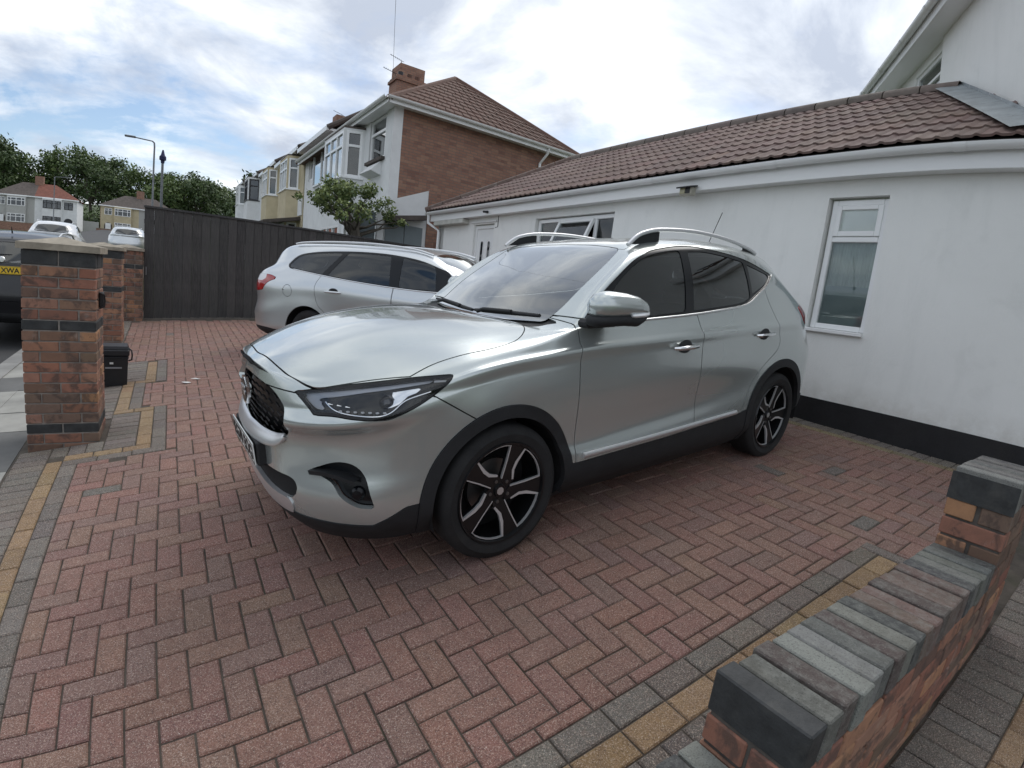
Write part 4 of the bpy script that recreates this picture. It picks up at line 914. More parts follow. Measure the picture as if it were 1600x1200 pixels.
m_plate_w = Mat('white plate', (.74, .75, .72), .35).m; m_plate_y = Mat('yellow plate', (.72, .48, .02), .35).m; m_ink = Mat('plate ink', (.01, .01, .01), .5).m
def text_mesh(txt, size, extrude=.001, bold=.0):
    c = bpy.data.curves.new('lettering', 'FONT'); c.body = txt; c.size = size; c.align_x = 'CENTER'; c.align_y = 'CENTER'; c.extrude = extrude; c.offset = bold; c.resolution_u = 3
    o = bpy.data.objects.new('lettering', c); COL.objects.link(o); dg = bpy.context.evaluated_depsgraph_get(); me = bpy.data.meshes.new_from_object(o.evaluated_get(dg)); bpy.data.objects.remove(o); bpy.data.curves.remove(c); return me
def number_plate(parent, mtx, txt, mat, w_=.52, h_=.111):
    """plate lies in local x-z, facing local -y"""
    pl = MB().box(-w_ / 2, w_ / 2, 0, .006, -h_ / 2, h_ / 2, .002).build('number_plate', mat, parent); pl.matrix_local = mtx
    b = MB()
    for q in ((-w_ / 2 + .004, w_ / 2 - .004, h_ / 2 - .009, h_ / 2 - .005), (-w_ / 2 + .004, w_ / 2 - .004, -h_ / 2 + .005, -h_ / 2 + .009), (-w_ / 2 + .004, -w_ / 2 + .008, -h_ / 2 + .009, h_ / 2 - .009), (w_ / 2 - .008, w_ / 2 - .004, -h_ / 2 + .009, h_ / 2 - .009)): b.box(q[0], q[1], -.0012, .001, q[2], q[3])
    b.build('plate_border', m_ink, pl)
    me = text_mesh(txt, .098, .0012, .0022); xs_ = [v.co.x for v in me.vertices]; k = (w_ - .05) / (max(xs_) - min(xs_)); me.materials.append(m_ink)
    o = new_obj('registration', me, pl); o.matrix_local = Matrix.Translation((-(max(xs_) + min(xs_)) / 2 * k, -.0008, -.004)) @ Matrix.Rotation(math.pi / 2, 4, 'X') @ Matrix.Diagonal((k, 1, 1, 1)); return pl
def wheel(parent, x, y, side, R=.340, W=.205, rim=.258, style='turbine', th0=82, steer=0.0):
    """side +1: outer face towards +y"""
    w_ = bpy.data.objects.new('wheel', None); COL.objects.link(w_); w_.parent = parent
    # outer face of the wheel is local +y
    w_.matrix_local = Matrix.Translation((x, y, R)) @ Matrix.Rotation(steer, 4, 'Z') @ (Matrix.Identity(4) if side > 0 else Matrix.Rotation(math.pi, 4, 'Z'))
    h = W
    prof = [(rim - .006, -.004), (rim + .012, .004), (rim + .04, .012), (R - .040, .010), (R - .02, .002), (R - .008, -.008), (R - .002, -.020), (R, -.036), (R, -h + .05), (R - .006, -h + .03), (R - .03, -h), (rim, -h)]
    MB().lathe(prof, 56, 'y').build('tyre', m_rubber, w_)
    b = MB()      # tread grooves as thin dark rings, sidewall ribs
    b.lathe([(rim, -.002), (rim - .004, .006), (rim - .013, .004), (rim - .017, -.02), (rim - .022, -.12), (rim - .022, -h)], 56, 'y'); b.build('rim', m_rimdk, w_)
    MB().lathe([(.0, -.115), (.14, -.115), (.142, -.105), (.142, -.135)], 40, 'y').build('brake_disc', m_disc, w_)
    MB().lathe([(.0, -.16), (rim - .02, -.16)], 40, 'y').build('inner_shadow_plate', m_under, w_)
    if style == 'turbine':
        op = lambda t0: [(.34, t0 + 20), (.25, t0 + 4), (.60, t0 + .5), (.957, t0)] + [(.957, t0 + a) for a in (12, 24, 36, 48)] + [(.66, t0 + 47), (.50, t0 + 43)]
        step = 72; n = 5
        hubr = .24
    else:
        op = lambda t0: [(.30, t0 + 12), (.30, t0 + 2), (.957, t0)] + [(.957, t0 + a) for a in (12, 24, 36, 46)] + [(.30, t0 + 44)]; step = 72; n = 5; hubr = .24
    # face: spokes between the openings, as fans joined to the hub
    rr = rim - .012; dish = lambda r: -.012 - .03 * (1 - (r / rr)) ** 1.0 if r < rr else -.012
    def P(r, a): a = math.radians(a if side > 0 else 180 - a); return (r * rr * math.cos(a), dish(r * rr), r * rr * math.sin(a))
    for k in range(n):
        t = th0 + k * step; nx = th0 + (k + 1) * step; A = op(t); B = op(nx)
        # spoke k lies between the end of opening k and the start of the next one
        if style == 'turbine': poly = [(.995, t + 49), (.957, t + 48), (.66, t + 47), (.50, t + 43), (.34, t + 20), (.25, t + 4), (.16, t + 30), (.25, nx + 4), (.60, nx + .5), (.957, nx), (.995, nx - 1)]
        else: poly = [(.985, t + 47), (.957, t + 46), (.30, t + 44), (.2, t + 50), (.30, nx + 2), (.957, nx), (.995, nx - 1)]
        v = [P(r, a) for r, a in poly]; m_ = len(v); v2 = [(p[0] * .99, p[1] - .028, p[2] * .99) for p in v]
        if style == 'turbine': tri = [(0, 1, 9, 10), (1, 2, 8, 9), (2, 3, 8), (3, 7, 8), (3, 4, 7), (4, 6, 7), (4, 5, 6)]
        else: tri = [(0, 1, 5, 6), (1, 2, 4, 5), (2, 3, 4)]
        f = [q for q in tri] + [(i, (i + 1) % m_, m_ + (i + 1) % m_, m_ + i) for i in range(m_)]
        MB().add(v + v2, f).build('spoke', m_rimdk if style == 'turbine' else m_rimlt, w_)
        if style == 'turbine':
            b = MB()
            edge = [(.25, t + 5), (.60, t + .8), (.952, t + .6)] + [(.952, t + a) for a in (8, 16, 24, 32, 40, 47.5)] + [(.66, t + 46.5), (.50, t + 42.5), (.36, t + 22)]
            wd = [.011, .013, .013, .011, .011, .011, .011, .011, .02, .034, .032, .02]
            pts = [Vector(P(r, a)) for r, a in edge]
            L_, R_ = [], []
            ctr = Vector(P(.62, t + 24))
            for i, p in enumerate(pts):
                tg = (pts[min(i + 1, len(pts) - 1)] - pts[max(i - 1, 0)]).normalized(); nn = Vector((-tg.z, 0, tg.x)); nn = nn if nn.dot(p - ctr) > 0 else -nn
                L_.append(p + Vector((0, .0035, 0))); R_.append(p + nn * wd[i] * .5 + Vector((0, .0035, 0)))
            v = L_ + R_; m_ = len(pts); b.add(v, [(i, i + 1, m_ + i + 1, m_ + i) for i in range(m_ - 1)]); lo = [q - Vector((0, .012, 0)) for q in L_]
            b.add(L_ + lo, [(i, i + 1, m_ + i + 1, m_ + i) for i in range(m_ - 1)])
            b.build('machined_edge', m_rimlt, w_, fix=True)
    b = MB(); b.lathe([(0, -.028), (.030, -.028), (.033, -.034), (.033, -.06)], 24, 'y'); cc_ = b.build('centre_cap', m_rimdk if style == 'turbine' else m_rimlt, w_)
    if style == 'turbine': MB().prism([(.020 * math.cos(math.pi / 8 + k * math.pi / 4), .020 * math.sin(math.pi / 8 + k * math.pi / 4)) for k in range(8)], (-.0285, -.0265), 'y').build('cap_emblem', m_satin, cc_)
    b = MB(); b.lathe([(0, -.036), (hubr * rr, -.04), (hubr * rr + .004, -.075)], 30, 'y'); b.build('hub', m_rimdk if style == 'turbine' else m_rimlt, w_)
    for k in range(5):
        a = math.radians(th0 + 58 + k * 72); b = MB(); b.lathe([(0, -.030), (.009, -.031), (.010, -.04)], 8, 'y', M=Matrix.Translation((.056 * math.cos(a), 0, .056 * math.sin(a)))); b.build('wheel_nut', m_disc, w_)
    return w_
def seat(parent, x, y, w_=.25, h=.62, z=.55, name='seat'):
    b = MB(); b.box(-.02, .48, -w_, w_, -.10, .06, .05, Matrix.Translation((x, y, z)) @ Matrix.Rotation(math.radians(-8), 4, 'Y'))
    b.box(-.07, .07, -w_, w_, .0, h, .05, Matrix.Translation((x + .50, y, z)) @ Matrix.Rotation(math.radians(18), 4, 'Y'))
    b.box(-.05, .05, -.13, .13, h + .04, h + .22, .04, Matrix.Translation((x + .52, y, z)) @ Matrix.Rotation(math.radians(16), 4, 'Y')); return b.build(name, m_seat, parent)
yw, pt, rl = .0577, .0954, -.0037
F_ = Vector((math.cos(yw) * math.cos(pt), math.sin(yw) * math.cos(pt), math.sin(pt))); S0_ = Vector((math.sin(yw), -math.cos(yw), 0)); U0_ = S0_.cross(F_); U0_ = U0_ if U0_.z > 0 else -U0_
S_ = S0_ * math.cos(rl) + U0_ * math.sin(rl); U_ = -S0_ * math.sin(rl) + U0_ * math.cos(rl)
# the surface is described with y towards the viewer; mirror it into a right-handed frame (x back, y to the far side is -y)
CARM = Matrix(((F_.x, -S_.x, U_.x, 1.4938), (F_.y, -S_.y, U_.y, .2921), (F_.z, -S_.z, U_.z, .1598), (0, 0, 0, 1)))
def flip(s): return s.mirrored()          # description side (+y) -> car side nearest the viewer (local -y)
suv = thing('crossover_car', 'silver grey crossover with black arches and roof rails parked across the drive', 'car', mtx=CARM)
S0 = car_surface(MG_SIDE, MG_TOP, MG_HOODC, MG_MX)
XZ = lambda s: s.V[:, [0, 2]]; XY = lambda s: s.V[:, [0, 1]]; YZ = lambda s: s.V[:, [1, 2]]
OB = lambda s: np.stack([.8 * s.V[:, 0] + .6 * s.V[:, 1], s.V[:, 2]], 1)
GAP = .0028
def cut(s, phi_fn, gap=GAP):
    """(piece inside, remainder) with a shut-line gap between them"""
    a, _ = s.split(phi_fn(s) + gap); _, b = s.split(phi_fn(s) - gap); return a, b
body = S0
inner = S0.off(-.014)                      # dark skin seen through the shut lines
# wheel openings and their black surrounds
archs = {}
for nm, cx, cz in (('f', -.008, .350), ('r', 2.572, .360)):
    ph = lambda s, r: np.where(s.V[:, 1] > .5, np.hypot(s.V[:, 0] - cx, s.V[:, 2] - cz) - r, 1.0)
    _, body = body.split(ph(body, .378)); _, inner = inner.split(ph(inner, .385))
    archs[nm], body = cut(body, lambda s: np.maximum(ph(s, .440), .0 * s.V[:, 2] + (s.V[:, 2] - 2)), .001)
# low black cladding
CLz = [(-.62, .318), (-.50, .40), (-.40, .41), (.40, .41), (.50, .405), (1.2, .415), (2.0, .44), (2.12, .46), (2.95, .50), (3.1, .45), (3.5, .43)]
def clad_phi(s):
    z = np.interp(s.V[:, 0], [a for a, _ in CLz], [b for _, b in CLz]); z = np.where(s.V[:, 0] < -.62, .318 + 0 * z, z); return s.V[:, 2] - z
clad, body = cut(body, clad_phi, .001)
# glass house
DLO = smooth_poly([(.478, 1.120), (.478, 1.120), (.606, 1.225), (.675, 1.278), (.756, 1.334), (.828, 1.38), (.908, 1.43), (.990, 1.473), (1.065, 1.50), (1.168, 1.531), (1.44, 1.566), (1.69, 1.563), (2.127, 1.513), (2.545, 1.413), (2.545, 1.413), (2.38, 1.335), (2.214, 1.278), (2.09, 1.228), (1.983, 1.204), (1.70, 1.183), (1.437, 1.166), (.921, 1.144)], 6)
dlo, body = cut(body, lambda s: np.where(s.V[:, 1] > .45, poly_phi(XZ(s), DLO), 1.), .0015)
WS = smooth_poly([(.335, -.3), (.335, 0), (.35, .25), (.39, .45), (.425, .60), (.425, .60), (.60, .615), (.85, .592), (1.02, .555), (1.045, .50), (1.085, .30), (1.10, 0), (1.10, -.3)], 6)
ws, body = cut(body, lambda s: np.where((s.V[:, 2] > 1.05) & (s.V[:, 0] < 1.3), poly_phi(XY(s), WS), 1.), .002)
RW = smooth_poly([(3.06, -.3), (3.06, 0), (3.03, .30), (2.99, .46), (3.08, .52), (3.22, .48), (3.31, .30), (3.34, 0), (3.34, -.3)], 5)
rw, body = cut(body, lambda s: np.where((s.V[:, 2] > 1.15) & (s.V[:, 0] > 2.8), poly_phi(XY(s), RW), 1.), .002)
# bonnet, cowl
HOOD = smooth_poly([(-.872, -.3), (-.872, 0), (-.868, .10), (-.853, .328), (-.824, .488), (-.778, .60), (-.70, .668), (-.567, .743), (-.45, .795), (-.45, .795), (-.333, .782), (-.193, .788), (-.035, .802), (.10, .785), (.21, .71), (.275, .62), (.30, .50), (.285, .25), (.27, 0), (.27, -.3)], 5)
up_only = lambda s, v: np.where((s.N[:, 2] > .25) & (s.V[:, 2] > .86), v, 1.)
cowl, body = cut(body, lambda s: np.where((s.V[:, 2] > 1.0) & (s.V[:, 0] > .2) & (s.V[:, 0] < .6), poly_phi(XY(s), smooth_poly([(.2, -.3), (.2, .52), (.25, .60), (.31, .655), (.40, .66), (.46, .62), (.46, -.3)], 4)), 1.), .001)
hood, body = cut(body, lambda s: np.where(s.V[:, 2] > .87, poly_phi(XY(s), HOOD), 1.))
hood_b, cowl = cut(cowl, lambda s: np.where(s.V[:, 2] > .87, poly_phi(XY(s), HOOD), 1.))
# headlamp, fog intake, grille, lower grille
HL = smooth_poly([(-.356, .871), (-.324, .878), (-.185, .906), (-.018, .93), (.134, .946), (.246, .953), (.285, .954), (.290, .948), (.281, .93), (.26, .909), (.222, .879), (.155, .836), (.081, .802), (.046, .793), (-.002, .792), (-.084, .795), (-.161, .80), (-.249, .796), (-.269, .808), (-.312, .842)], 4)
side_only = lambda s, v: np.where((s.V[:, 1] > .35) & (s.V[:, 0] < 0), v, 1.)
lamp, body = cut(body, lambda s: side_only(s, poly_phi(OB(s), HL)), .002)
lamp_b, hood = cut(hood, lambda s: side_only(s, poly_phi(OB(s), HL)), .002); lamp = lamp.join(lamp_b)
ob3 = lambda L: [(.8 * a + .6 * b, c) for a, b, c in L]
FOG = smooth_poly(ob3([(-.826, .596, .537), (-.826, .596, .537), (-.768, .688, .582), (-.725, .736, .592), (-.683, .769, .575), (-.651, .788, .531), (-.63, .796, .465), (-.609, .804, .40), (-.609, .804, .40), (-.671, .763, .407), (-.726, .721, .448), (-.762, .689, .505)]), 5)
fog, body = cut(body, lambda s: side_only(s, poly_phi(OB(s), FOG)), .0005)
GR = smooth_poly([(-.3, .885), (0, .885), (.16, .88), (.315, .868), (.406, .848), (.472, .811), (.522, .757), (.518, .73), (.481, .679), (.43, .646), (.36, .628), (.2, .613), (0, .608), (-.3, .608)], 5)
front_only = lambda s, v: np.where((s.V[:, 0] < -.75), v, 1.)
grille, body = cut(body, lambda s: front_only(s, poly_phi(YZ(s), GR)), .0005)
LG = smooth_poly([(-.3, .470), (0, .470), (.36, .478), (.49, .480), (.535, .45), (.52, .405), (.45, .385), (.2, .375), (0, .372), (-.3, .372)], 5)
lowg, body = cut(body, lambda s: front_only(s, poly_phi(YZ(s), LG)), .0005)
SK = smooth_poly([(-.3, .372), (0, .372), (.2, .376), (.45, .386), (.50, .372), (.50, .33), (.46, .312), (.2, .300), (0, .298), (-.3, .298)], 5)
skid1, body = cut(body, lambda s: front_only(s, poly_phi(YZ(s), SK)), .0005)
skid2, clad = cut(clad, lambda s: front_only(s, poly_phi(YZ(s), SK)), .0005)
# bumper parts from the wing along a short line behind the lamp
BP = [(-.382, .877), (-.17, .740), (-.17, .2), (-1.2, .1), (-1.2, .862), (-.80, .866), (-.5, .862)]
bump, body = cut(body, lambda s: np.where(s.V[:, 0] < -.1, poly_phi(XZ(s), BP), 1.))
# doors
FD = smooth_poly([(.47, 1.16), (.47, 1.16), (.455, 1.09), (.444, 1.026), (.440, .943), (.452, .70), (.457, .5), (.457, .40), (.457, .36), (.457, .36), (1.50, .37), (1.50, .37), (1.515, .558), (1.507, .72), (1.491, .89), (1.472, 1.05), (1.44, 1.20), (1.44, 1.20)], 5)
RD = smooth_poly([(1.44, 1.20), (1.44, 1.20), (1.472, 1.05), (1.491, .89), (1.507, .72), (1.515, .558), (1.50, .37), (1.50, .37), (2.07, .38), (2.07, .38), (2.085, .47), (2.125, .585), (2.21, .71), (2.32, .80), (2.43, .865), (2.472, .93), (2.455, 1.0), (2.425, 1.083), (2.375, 1.20), (2.32, 1.34), (2.32, 1.34), (1.9, 1.36)], 5)
sd = lambda s, v: np.where(s.V[:, 1] > .6, v, 1.)
fdoor, body = cut(body, lambda s: sd(s, poly_phi(XZ(s), FD))); rdoor, body = cut(body, lambda s: sd(s, poly_phi(XZ(s), RD)))
# tail lamp, rear bumper
TL = [(2.93, 1.175), (3.1, 1.185), (3.6, 1.17), (3.6, 1.02), (3.05, 1.03), (2.975, 1.07)]
tl, body = cut(body, lambda s: np.where((s.V[:, 0] > 2.6) & (s.V[:, 1] > .38), poly_phi(XZ(s), TL), 1.), .0015)
TG = [(3.0, 1.6), (3.0, .72), (3.9, .72), (3.9, 1.6)]
tailg, body = cut(body, lambda s: np.where(s.V[:, 0] > 2.9, np.maximum(poly_phi(XZ(s), TG), s.V[:, 1] - .60), 1.))
roof_, body = cut(body, lambda s: np.where(s.V[:, 2] > 1.2, np.maximum.reduce([s.V[:, 1] - .592, 1.03 - s.V[:, 0], s.V[:, 0] - 2.93]), 1.), .0022)
# ---- make the parts (description +y goes to the viewer's side, local -y)
def P2(name, s, mat, rim=.012, d=0.0): return panel(name, s, mat, suv, rim, d, True)
def LR(name, s, mat, rim=.012, d=0.0, parents=None):
    s = flip(s); return pair(name, s, mat, suv, rim, d, parents)
P2('body_shell', body, m_silver); P2('bonnet', hood.join(hood_b), m_silver, .016); P2('front_bumper', bump, m_silver, .03); P2('roof', roof_, m_silver); P2('tailgate', tailg, m_silver)
P2('cowl', cowl, m_trim, .01, -.012); P2('windscreen', ws, m_screen, .004, -.002); P2('rear_window', rw, m_tint, .004, -.003)
inner2 = inner
for keep in (lambda s: poly_phi(XZ(s), DLO) - .004,):
    a, inner2 = inner2.split(np.where(inner2.V[:, 1] > .45, keep(inner2), 1.))
_, inner2 = inner2.split(np.where((inner2.V[:, 2] > 1.05) & (inner2.V[:, 0] < 1.3), poly_phi(XY(inner2), WS) - .004, 1.)); _, inner2 = inner2.split(np.where((inner2.V[:, 2] > 1.15) & (inner2.V[:, 0] > 2.8), poly_phi(XY(inner2), RW) - .004, 1.))
_, inner2 = inner2.split(front_only(inner2, poly_phi(YZ(inner2), GR) - .004)); _, inner2 = inner2.split(side_only(inner2, poly_phi(OB(inner2), HL) - .003)); _, inner2 = inner2.split(side_only(inner2, poly_phi(OB(inner2), FOG) - .003))
P2('inner_skin', inner2, m_under, 0)
P2('lower_cladding', clad, m_trim, .02, .004); LR('wheel_arch', archs['f'], m_trim, .03, .008); LR('wheel_arch', archs['r'], m_trim, .03, .008)
fd = LR('front_door', fdoor, m_silver); rd = LR('rear_door', rdoor, m_silver)
# black surround, then glass set in it
ring = lambda L: (lambda s: poly_phi(XZ(s), L))
G1 = smooth_poly([(.66, 1.155), (.66, 1.155), (.79, 1.322), (1.0, 1.457), (1.17, 1.511), (1.37, 1.538), (1.40, 1.53), (1.40, 1.53), (1.345, 1.18), (1.345, 1.18), (.921, 1.160)], 5)
G2 = smooth_poly([(1.475, 1.535), (1.475, 1.535), (1.70, 1.540), (2.05, 1.503), (2.11, 1.488), (2.11, 1.488), (2.105, 1.262), (2.08, 1.25), (1.98, 1.222), (1.70, 1.20), (1.43, 1.183), (1.43, 1.183)], 5)
G3 = smooth_poly([(2.155, 1.478), (2.155, 1.478), (2.49, 1.408), (2.49, 1.408), (2.38, 1.352), (2.22, 1.302), (2.14, 1.275), (2.14, 1.275)], 5)
g1, sur = cut(dlo, ring(G1), .0008); g2, sur = cut(sur, ring(G2), .0008); g3, sur = cut(sur, ring(G3), .0008)
LR('window_surround', sur, m_gloss, .006, -.004); LR('door_glass', g1, m_fglass, .003, -.008, fd); LR('door_glass', g2, m_tint, .003, -.008, rd); LR('quarter_glass', g3, m_tint, .003, -.008)
def follow(s, pts, proj, d=.0):
    """points of a 2-D polyline carried onto the surface (nearest vertex in projection)"""
    Q = proj(s); out = []
    for p in pts:
        k = np.argsort(((Q - np.array(p)) ** 2).sum(1))[:10]; w_ = 1 / (np.sqrt(((Q[k] - np.array(p)) ** 2).sum(1)) + 1e-4); w_ /= w_.sum()
        out.append((s.V[k] * w_[:, None]).sum(0) + (s.N[k] * w_[:, None]).sum(0) * d)
    A = np.array(out)
    if len(A) > 4:
        for _ in range(10): A[1:-1] = .25 * A[:-2] + .5 * A[1:-1] + .25 * A[2:]
    return [np.array(q) for q in A]
def strip(name, pts, width, thick, mat, parent, axis_up=(0, 0, 1), sides=(1, -1)):
    """bar of lens section along a 3-D line; one object per side"""
    for sgn in sides:
        b = MB(); L = [Vector((p[0], p[1] * sgn, p[2])) for p in pts]; n = 8
        for i, p in enumerate(L):
            t = (L[min(i + 1, len(L) - 1)] - L[max(i - 1, 0)]).normalized(); up = (Vector(axis_up) - t * t.dot(Vector(axis_up))).normalized(); o = t.cross(up)
            b.v += [tuple(p + up * width / 2 * math.cos(c) + o * thick * math.sin(c)) for c in [2 * math.pi * k / n for k in range(n)]]
        m_ = len(L); f = [(i * n + k, i * n + (k + 1) % n, (i + 1) * n + (k + 1) % n, (i + 1) * n + k) for i in range(m_ - 1) for k in range(n)] + [tuple(range(n)), tuple(range((m_ - 1) * n, m_ * n))[::-1]]
        b.f += f; b.sm += [True] * len(f); b.build(name, mat, parent, auto=50)
side_s = Surf(S0.V[S0.V[:, 1] > .5], None, S0.N[S0.V[:, 1] > .5])
bl = follow(side_s, smooth_poly([(.80, 1.137), (1.437, 1.162), (1.70, 1.179), (1.983, 1.200), (2.09, 1.224), (2.214, 1.275), (2.38, 1.332), (2.54, 1.408)], 6, False), XZ, .004)
strip('belt_moulding', bl, .014, .006, m_chrome, suv)
sl_ = follow(side_s, [(x, np.interp(x, [.50, 1.15, 2.0], [.432, .444, .468])) for x in np.linspace(.50, 1.99, 24)], XZ, .010)
strip('sill_moulding', sl_, .034, .010, m_satin, suv)
# grille
m = Mat('grille black', (.006, .006, .007), .3)
P2('grille_back', grille.off(-.075), m.m, 0)
gm = MB(); gpts = []
for r in range(9):
    for c_ in range(15):
        yy, zz = -.56 + c_ * .08 + (.04 if r % 2 else 0), .625 + r * .032
        ok = poly_phi(np.array([[abs(yy), zz]]), GR)[0] < -.012
        if ok:
            k = int(np.argmin((grille.V[:, 1] - abs(yy)) ** 2 + (grille.V[:, 2] - zz) ** 2)) if len(grille.V) else 0; x = grille.V[k, 0] + .045
            # chevron-shaped mesh link
            gm.tube([(x, yy - .034, zz - .010), (x - .006, yy, zz + .004), (x, yy + .034, zz - .010)], .0042, 5, sm=False)
gm.build('grille_mesh', m_gloss, suv)
gb = follow(Surf(S0.V[S0.V[:, 0] < -.7], None, S0.N[S0.V[:, 0] < -.7]), smooth_poly([(.455, .655), (.42, .638), (.36, .624), (.2, .609), (0.0, .604)], 6, False), YZ, .002)
full = [q for q in gb] + [q * np.array([1, -1, 1]) for q in gb[::-1][1:]]
wsec = lambda i, n: 0.003 + .046 * math.sin(math.pi * min(1, max(0, i / (n - 1)))) ** .35
b = MB(); n = 10; L = [Vector(q) for q in full]
for i, p in enumerate(L):
    t = (L[min(i + 1, len(L) - 1)] - L[max(i - 1, 0)]).normalized(); fw = Vector((-1, 0, 0)); up = t.cross(fw).normalized(); up = up if up.z > 0 else -up; up = (up * .86 + Vector((1, 0, 0)) * .50).normalized(); o = up.cross(t).normalized(); hw = wsec(i, len(L)) / 1.35
    b.v += [tuple(p + up * hw * math.cos(c) + o * .011 * math.sin(c)) for c in [2 * math.pi * k / n for k in range(n)]]
m_ = len(L); ff = [(i * n + k, i * n + (k + 1) % n, (i + 1) * n + (k + 1) % n, (i + 1) * n + k) for i in range(m_ - 1) for k in range(n)]; b.f += ff; b.sm += [True] * len(ff)
b.build('grille_surround', m_satin, suv, auto=60)
# badge: octagon with letters
oct_ = lambda r: [(r * math.cos(math.pi / 8 + k * math.pi / 4), r * math.sin(math.pi / 8 + k * math.pi / 4)) for k in range(8)]
bd = MB(); bd.prism(oct_(.072), (-.945, -.928), 'x'); bdo = bd.build('badge', m_chrome, suv); bdo.location = (0, 0, .775)
i_ = MB(); i_.prism(oct_(.060), (-.9475, -.9455), 'x'); i_.build('badge_face', m_gloss, bdo)
me = text_mesh('MG', .062, .002, .001); me.materials.append(m_chrome); o = new_obj('badge_letters', me, bdo); o.matrix_local = Matrix(((0, 0, -1, -.9485), (-1, 0, 0, 0), (0, 1, 0, 0), (0, 0, 0, 1)))
P2('lower_grille', lowg.off(-.03), m_trim, 0); P2('skid_plate', skid1.join(skid2), m_satin, .02, .006)
b = MB(); b.box(-.955, -.90, -.27, .27, .468, .585, .008); b.build('plate_holder', m_trim, suv)
number_plate(suv, Matrix.Translation((-.968, 0, .527)) @ Matrix.Rotation(-math.pi / 2, 4, 'Z') @ Matrix.Rotation(math.radians(4), 4, 'X'), 'EG70 EOG', m_plate_w)
# fog recess
LR('fog_recess', fog.off(-.035), m_gloss, 0); fo = flip(fog)
k = np.argsort(-fog.V[:, 1])[:30]; fc = fog.V[k].mean(0) if len(fog.V) else np.zeros(3)
for sg in (-1, 1):
    b = MB(); pts = [(-.822, .60), (-.775, .668), (-.73, .722), (-.685, .762)]
    zz = [.536, .541, .532, .513]
    b.add([(x, y * sg, z + .008) for (x, y), z in zip(pts, zz)] + [(x + .004, y * sg + .003 * sg, z - .010) for (x, y), z in zip(pts, zz)] + [(x + .05, y * sg - .035 * sg, z + .004) for (x, y), z in zip(pts, zz)], [(i, i + 1, 5 + i, 4 + i) for i in range(3)] + [(i, i + 1, 9 + i, 8 + i) for i in range(3)])
    b.build('fog_blade', m_trim, suv)
    b = MB(); b.lathe([(0, -.012), (.02, -.010), (.03, 0), (.032, .012)], 18, 'y', M=Matrix.Translation((-.665, .745 * sg, .455)) @ Matrix.Rotation(math.radians(35 * sg), 4, 'Z') @ Matrix.Rotation(0 if sg < 0 else math.pi, 4, 'Z')); b.build('fog_lamp', m_gloss, suv)
# headlamps
lamp_c, lamp_f = lamp.split(poly_phi(OB(lamp), HL) + .0115)
hl = LR('headlamp', lamp_c.off(-.022), m_gloss, .0); LR('headlamp_frame', lamp_f, m_gloss, .012, -.001, hl)
BAND = [(-.324, .870), (-.182, .901), (-.016, .923), (.215, .939), (.207, .922), (.069, .904), (-.051, .888), (-.176, .865), (-.244, .855), (-.207, .812), (-.252, .814), (-.292, .841)]
TIP = [(.219, .939), (.274, .946), (.261, .925), (.211, .922)]
REFL = [(.05, .889), (.166, .904), (.158, .89), (.118, .876), (.088, .847), (.061, .836), (.041, .832), (.064, .863)]
ls = lamp_c.off(-.016)
for nm, pg, mt, d in (('running_light', BAND, Mat('light guide', (.40, .42, .46), .3, .2).m, 0), ('indicator_tip', TIP, m_whlamp, .001), ('reflector', REFL, m_chrome, .0)):
    pc, _ = ls.split(poly_phi(OB(ls), pg)); LR(nm, pc, mt, .004, d, hl)
lsurf = Surf(lamp_c.V, None, lamp_c.N)
ln = follow(lsurf, smooth_poly([(-.212, .852), (-.172, .818), (-.077, .812), (-.003, .809), (.046, .814), (.08, .834), (.106, .863), (.13, .875), (.214, .896)], 4, False), OB, -.012)
for k, sg in enumerate((-1, 1)):
    b = MB(); b.tube([(p[0], p[1] * sg, p[2]) for p in ln], .0032, 6); b.build('lamp_outline', m_chrome, hl[0 if sg < 0 else 1])
    le = follow(lsurf, [(-.14, .823), (-.11, .823), (-.081, .822), (-.053, .820), (-.02, .819), (.013, .819), (.037, .822)], OB, -.012)
    b = MB()
    for p in le: b.box(p[0] - .006, p[0] + .006, p[1] * sg - .006, p[1] * sg + .006, p[2] - .003, p[2] + .004, .002)
    b.build('led_row', m_whlamp, hl[0 if sg < 0 else 1])
    lv = follow(lsurf, [(-.199, .846), (-.125, .856), (-.186, .838), (-.112, .847), (-.172, .830), (-.104, .838)], OB, -.012); b = MB()
    for a, c in ((0, 1), (2, 3), (4, 5)): b.tube([(lv[a][0], lv[a][1] * sg, lv[a][2]), (lv[c][0], lv[c][1] * sg, lv[c][2])], [.004, .0012], 5)
    b.build('lamp_louvre', m_chrome, hl[0 if sg < 0 else 1])
    pc = follow(lsurf, [(.034, .857)], OB, -.022)[0]; b = MB(); b.lathe([(0, -.016), (.018, -.012), (.030, .0), (.034, .012), (.038, .014)], 24, 'y', M=Matrix.Translation((pc[0], pc[1] * sg, pc[2])) @ Matrix.Rotation(math.radians(48 * sg), 4, 'Z') @ Matrix.Rotation(0 if sg < 0 else math.pi, 4, 'Z')); b.build('projector_lens', Mat('projector glass', (.02, .02, .025), .03, **{'Coat Weight': 1.}).m, hl[0 if sg < 0 else 1])
LR('lamp_cover', lamp_c, m_clear, .0, -.001, hl)
LR('tail_lamp', tl, m_redlamp, .02, .004)
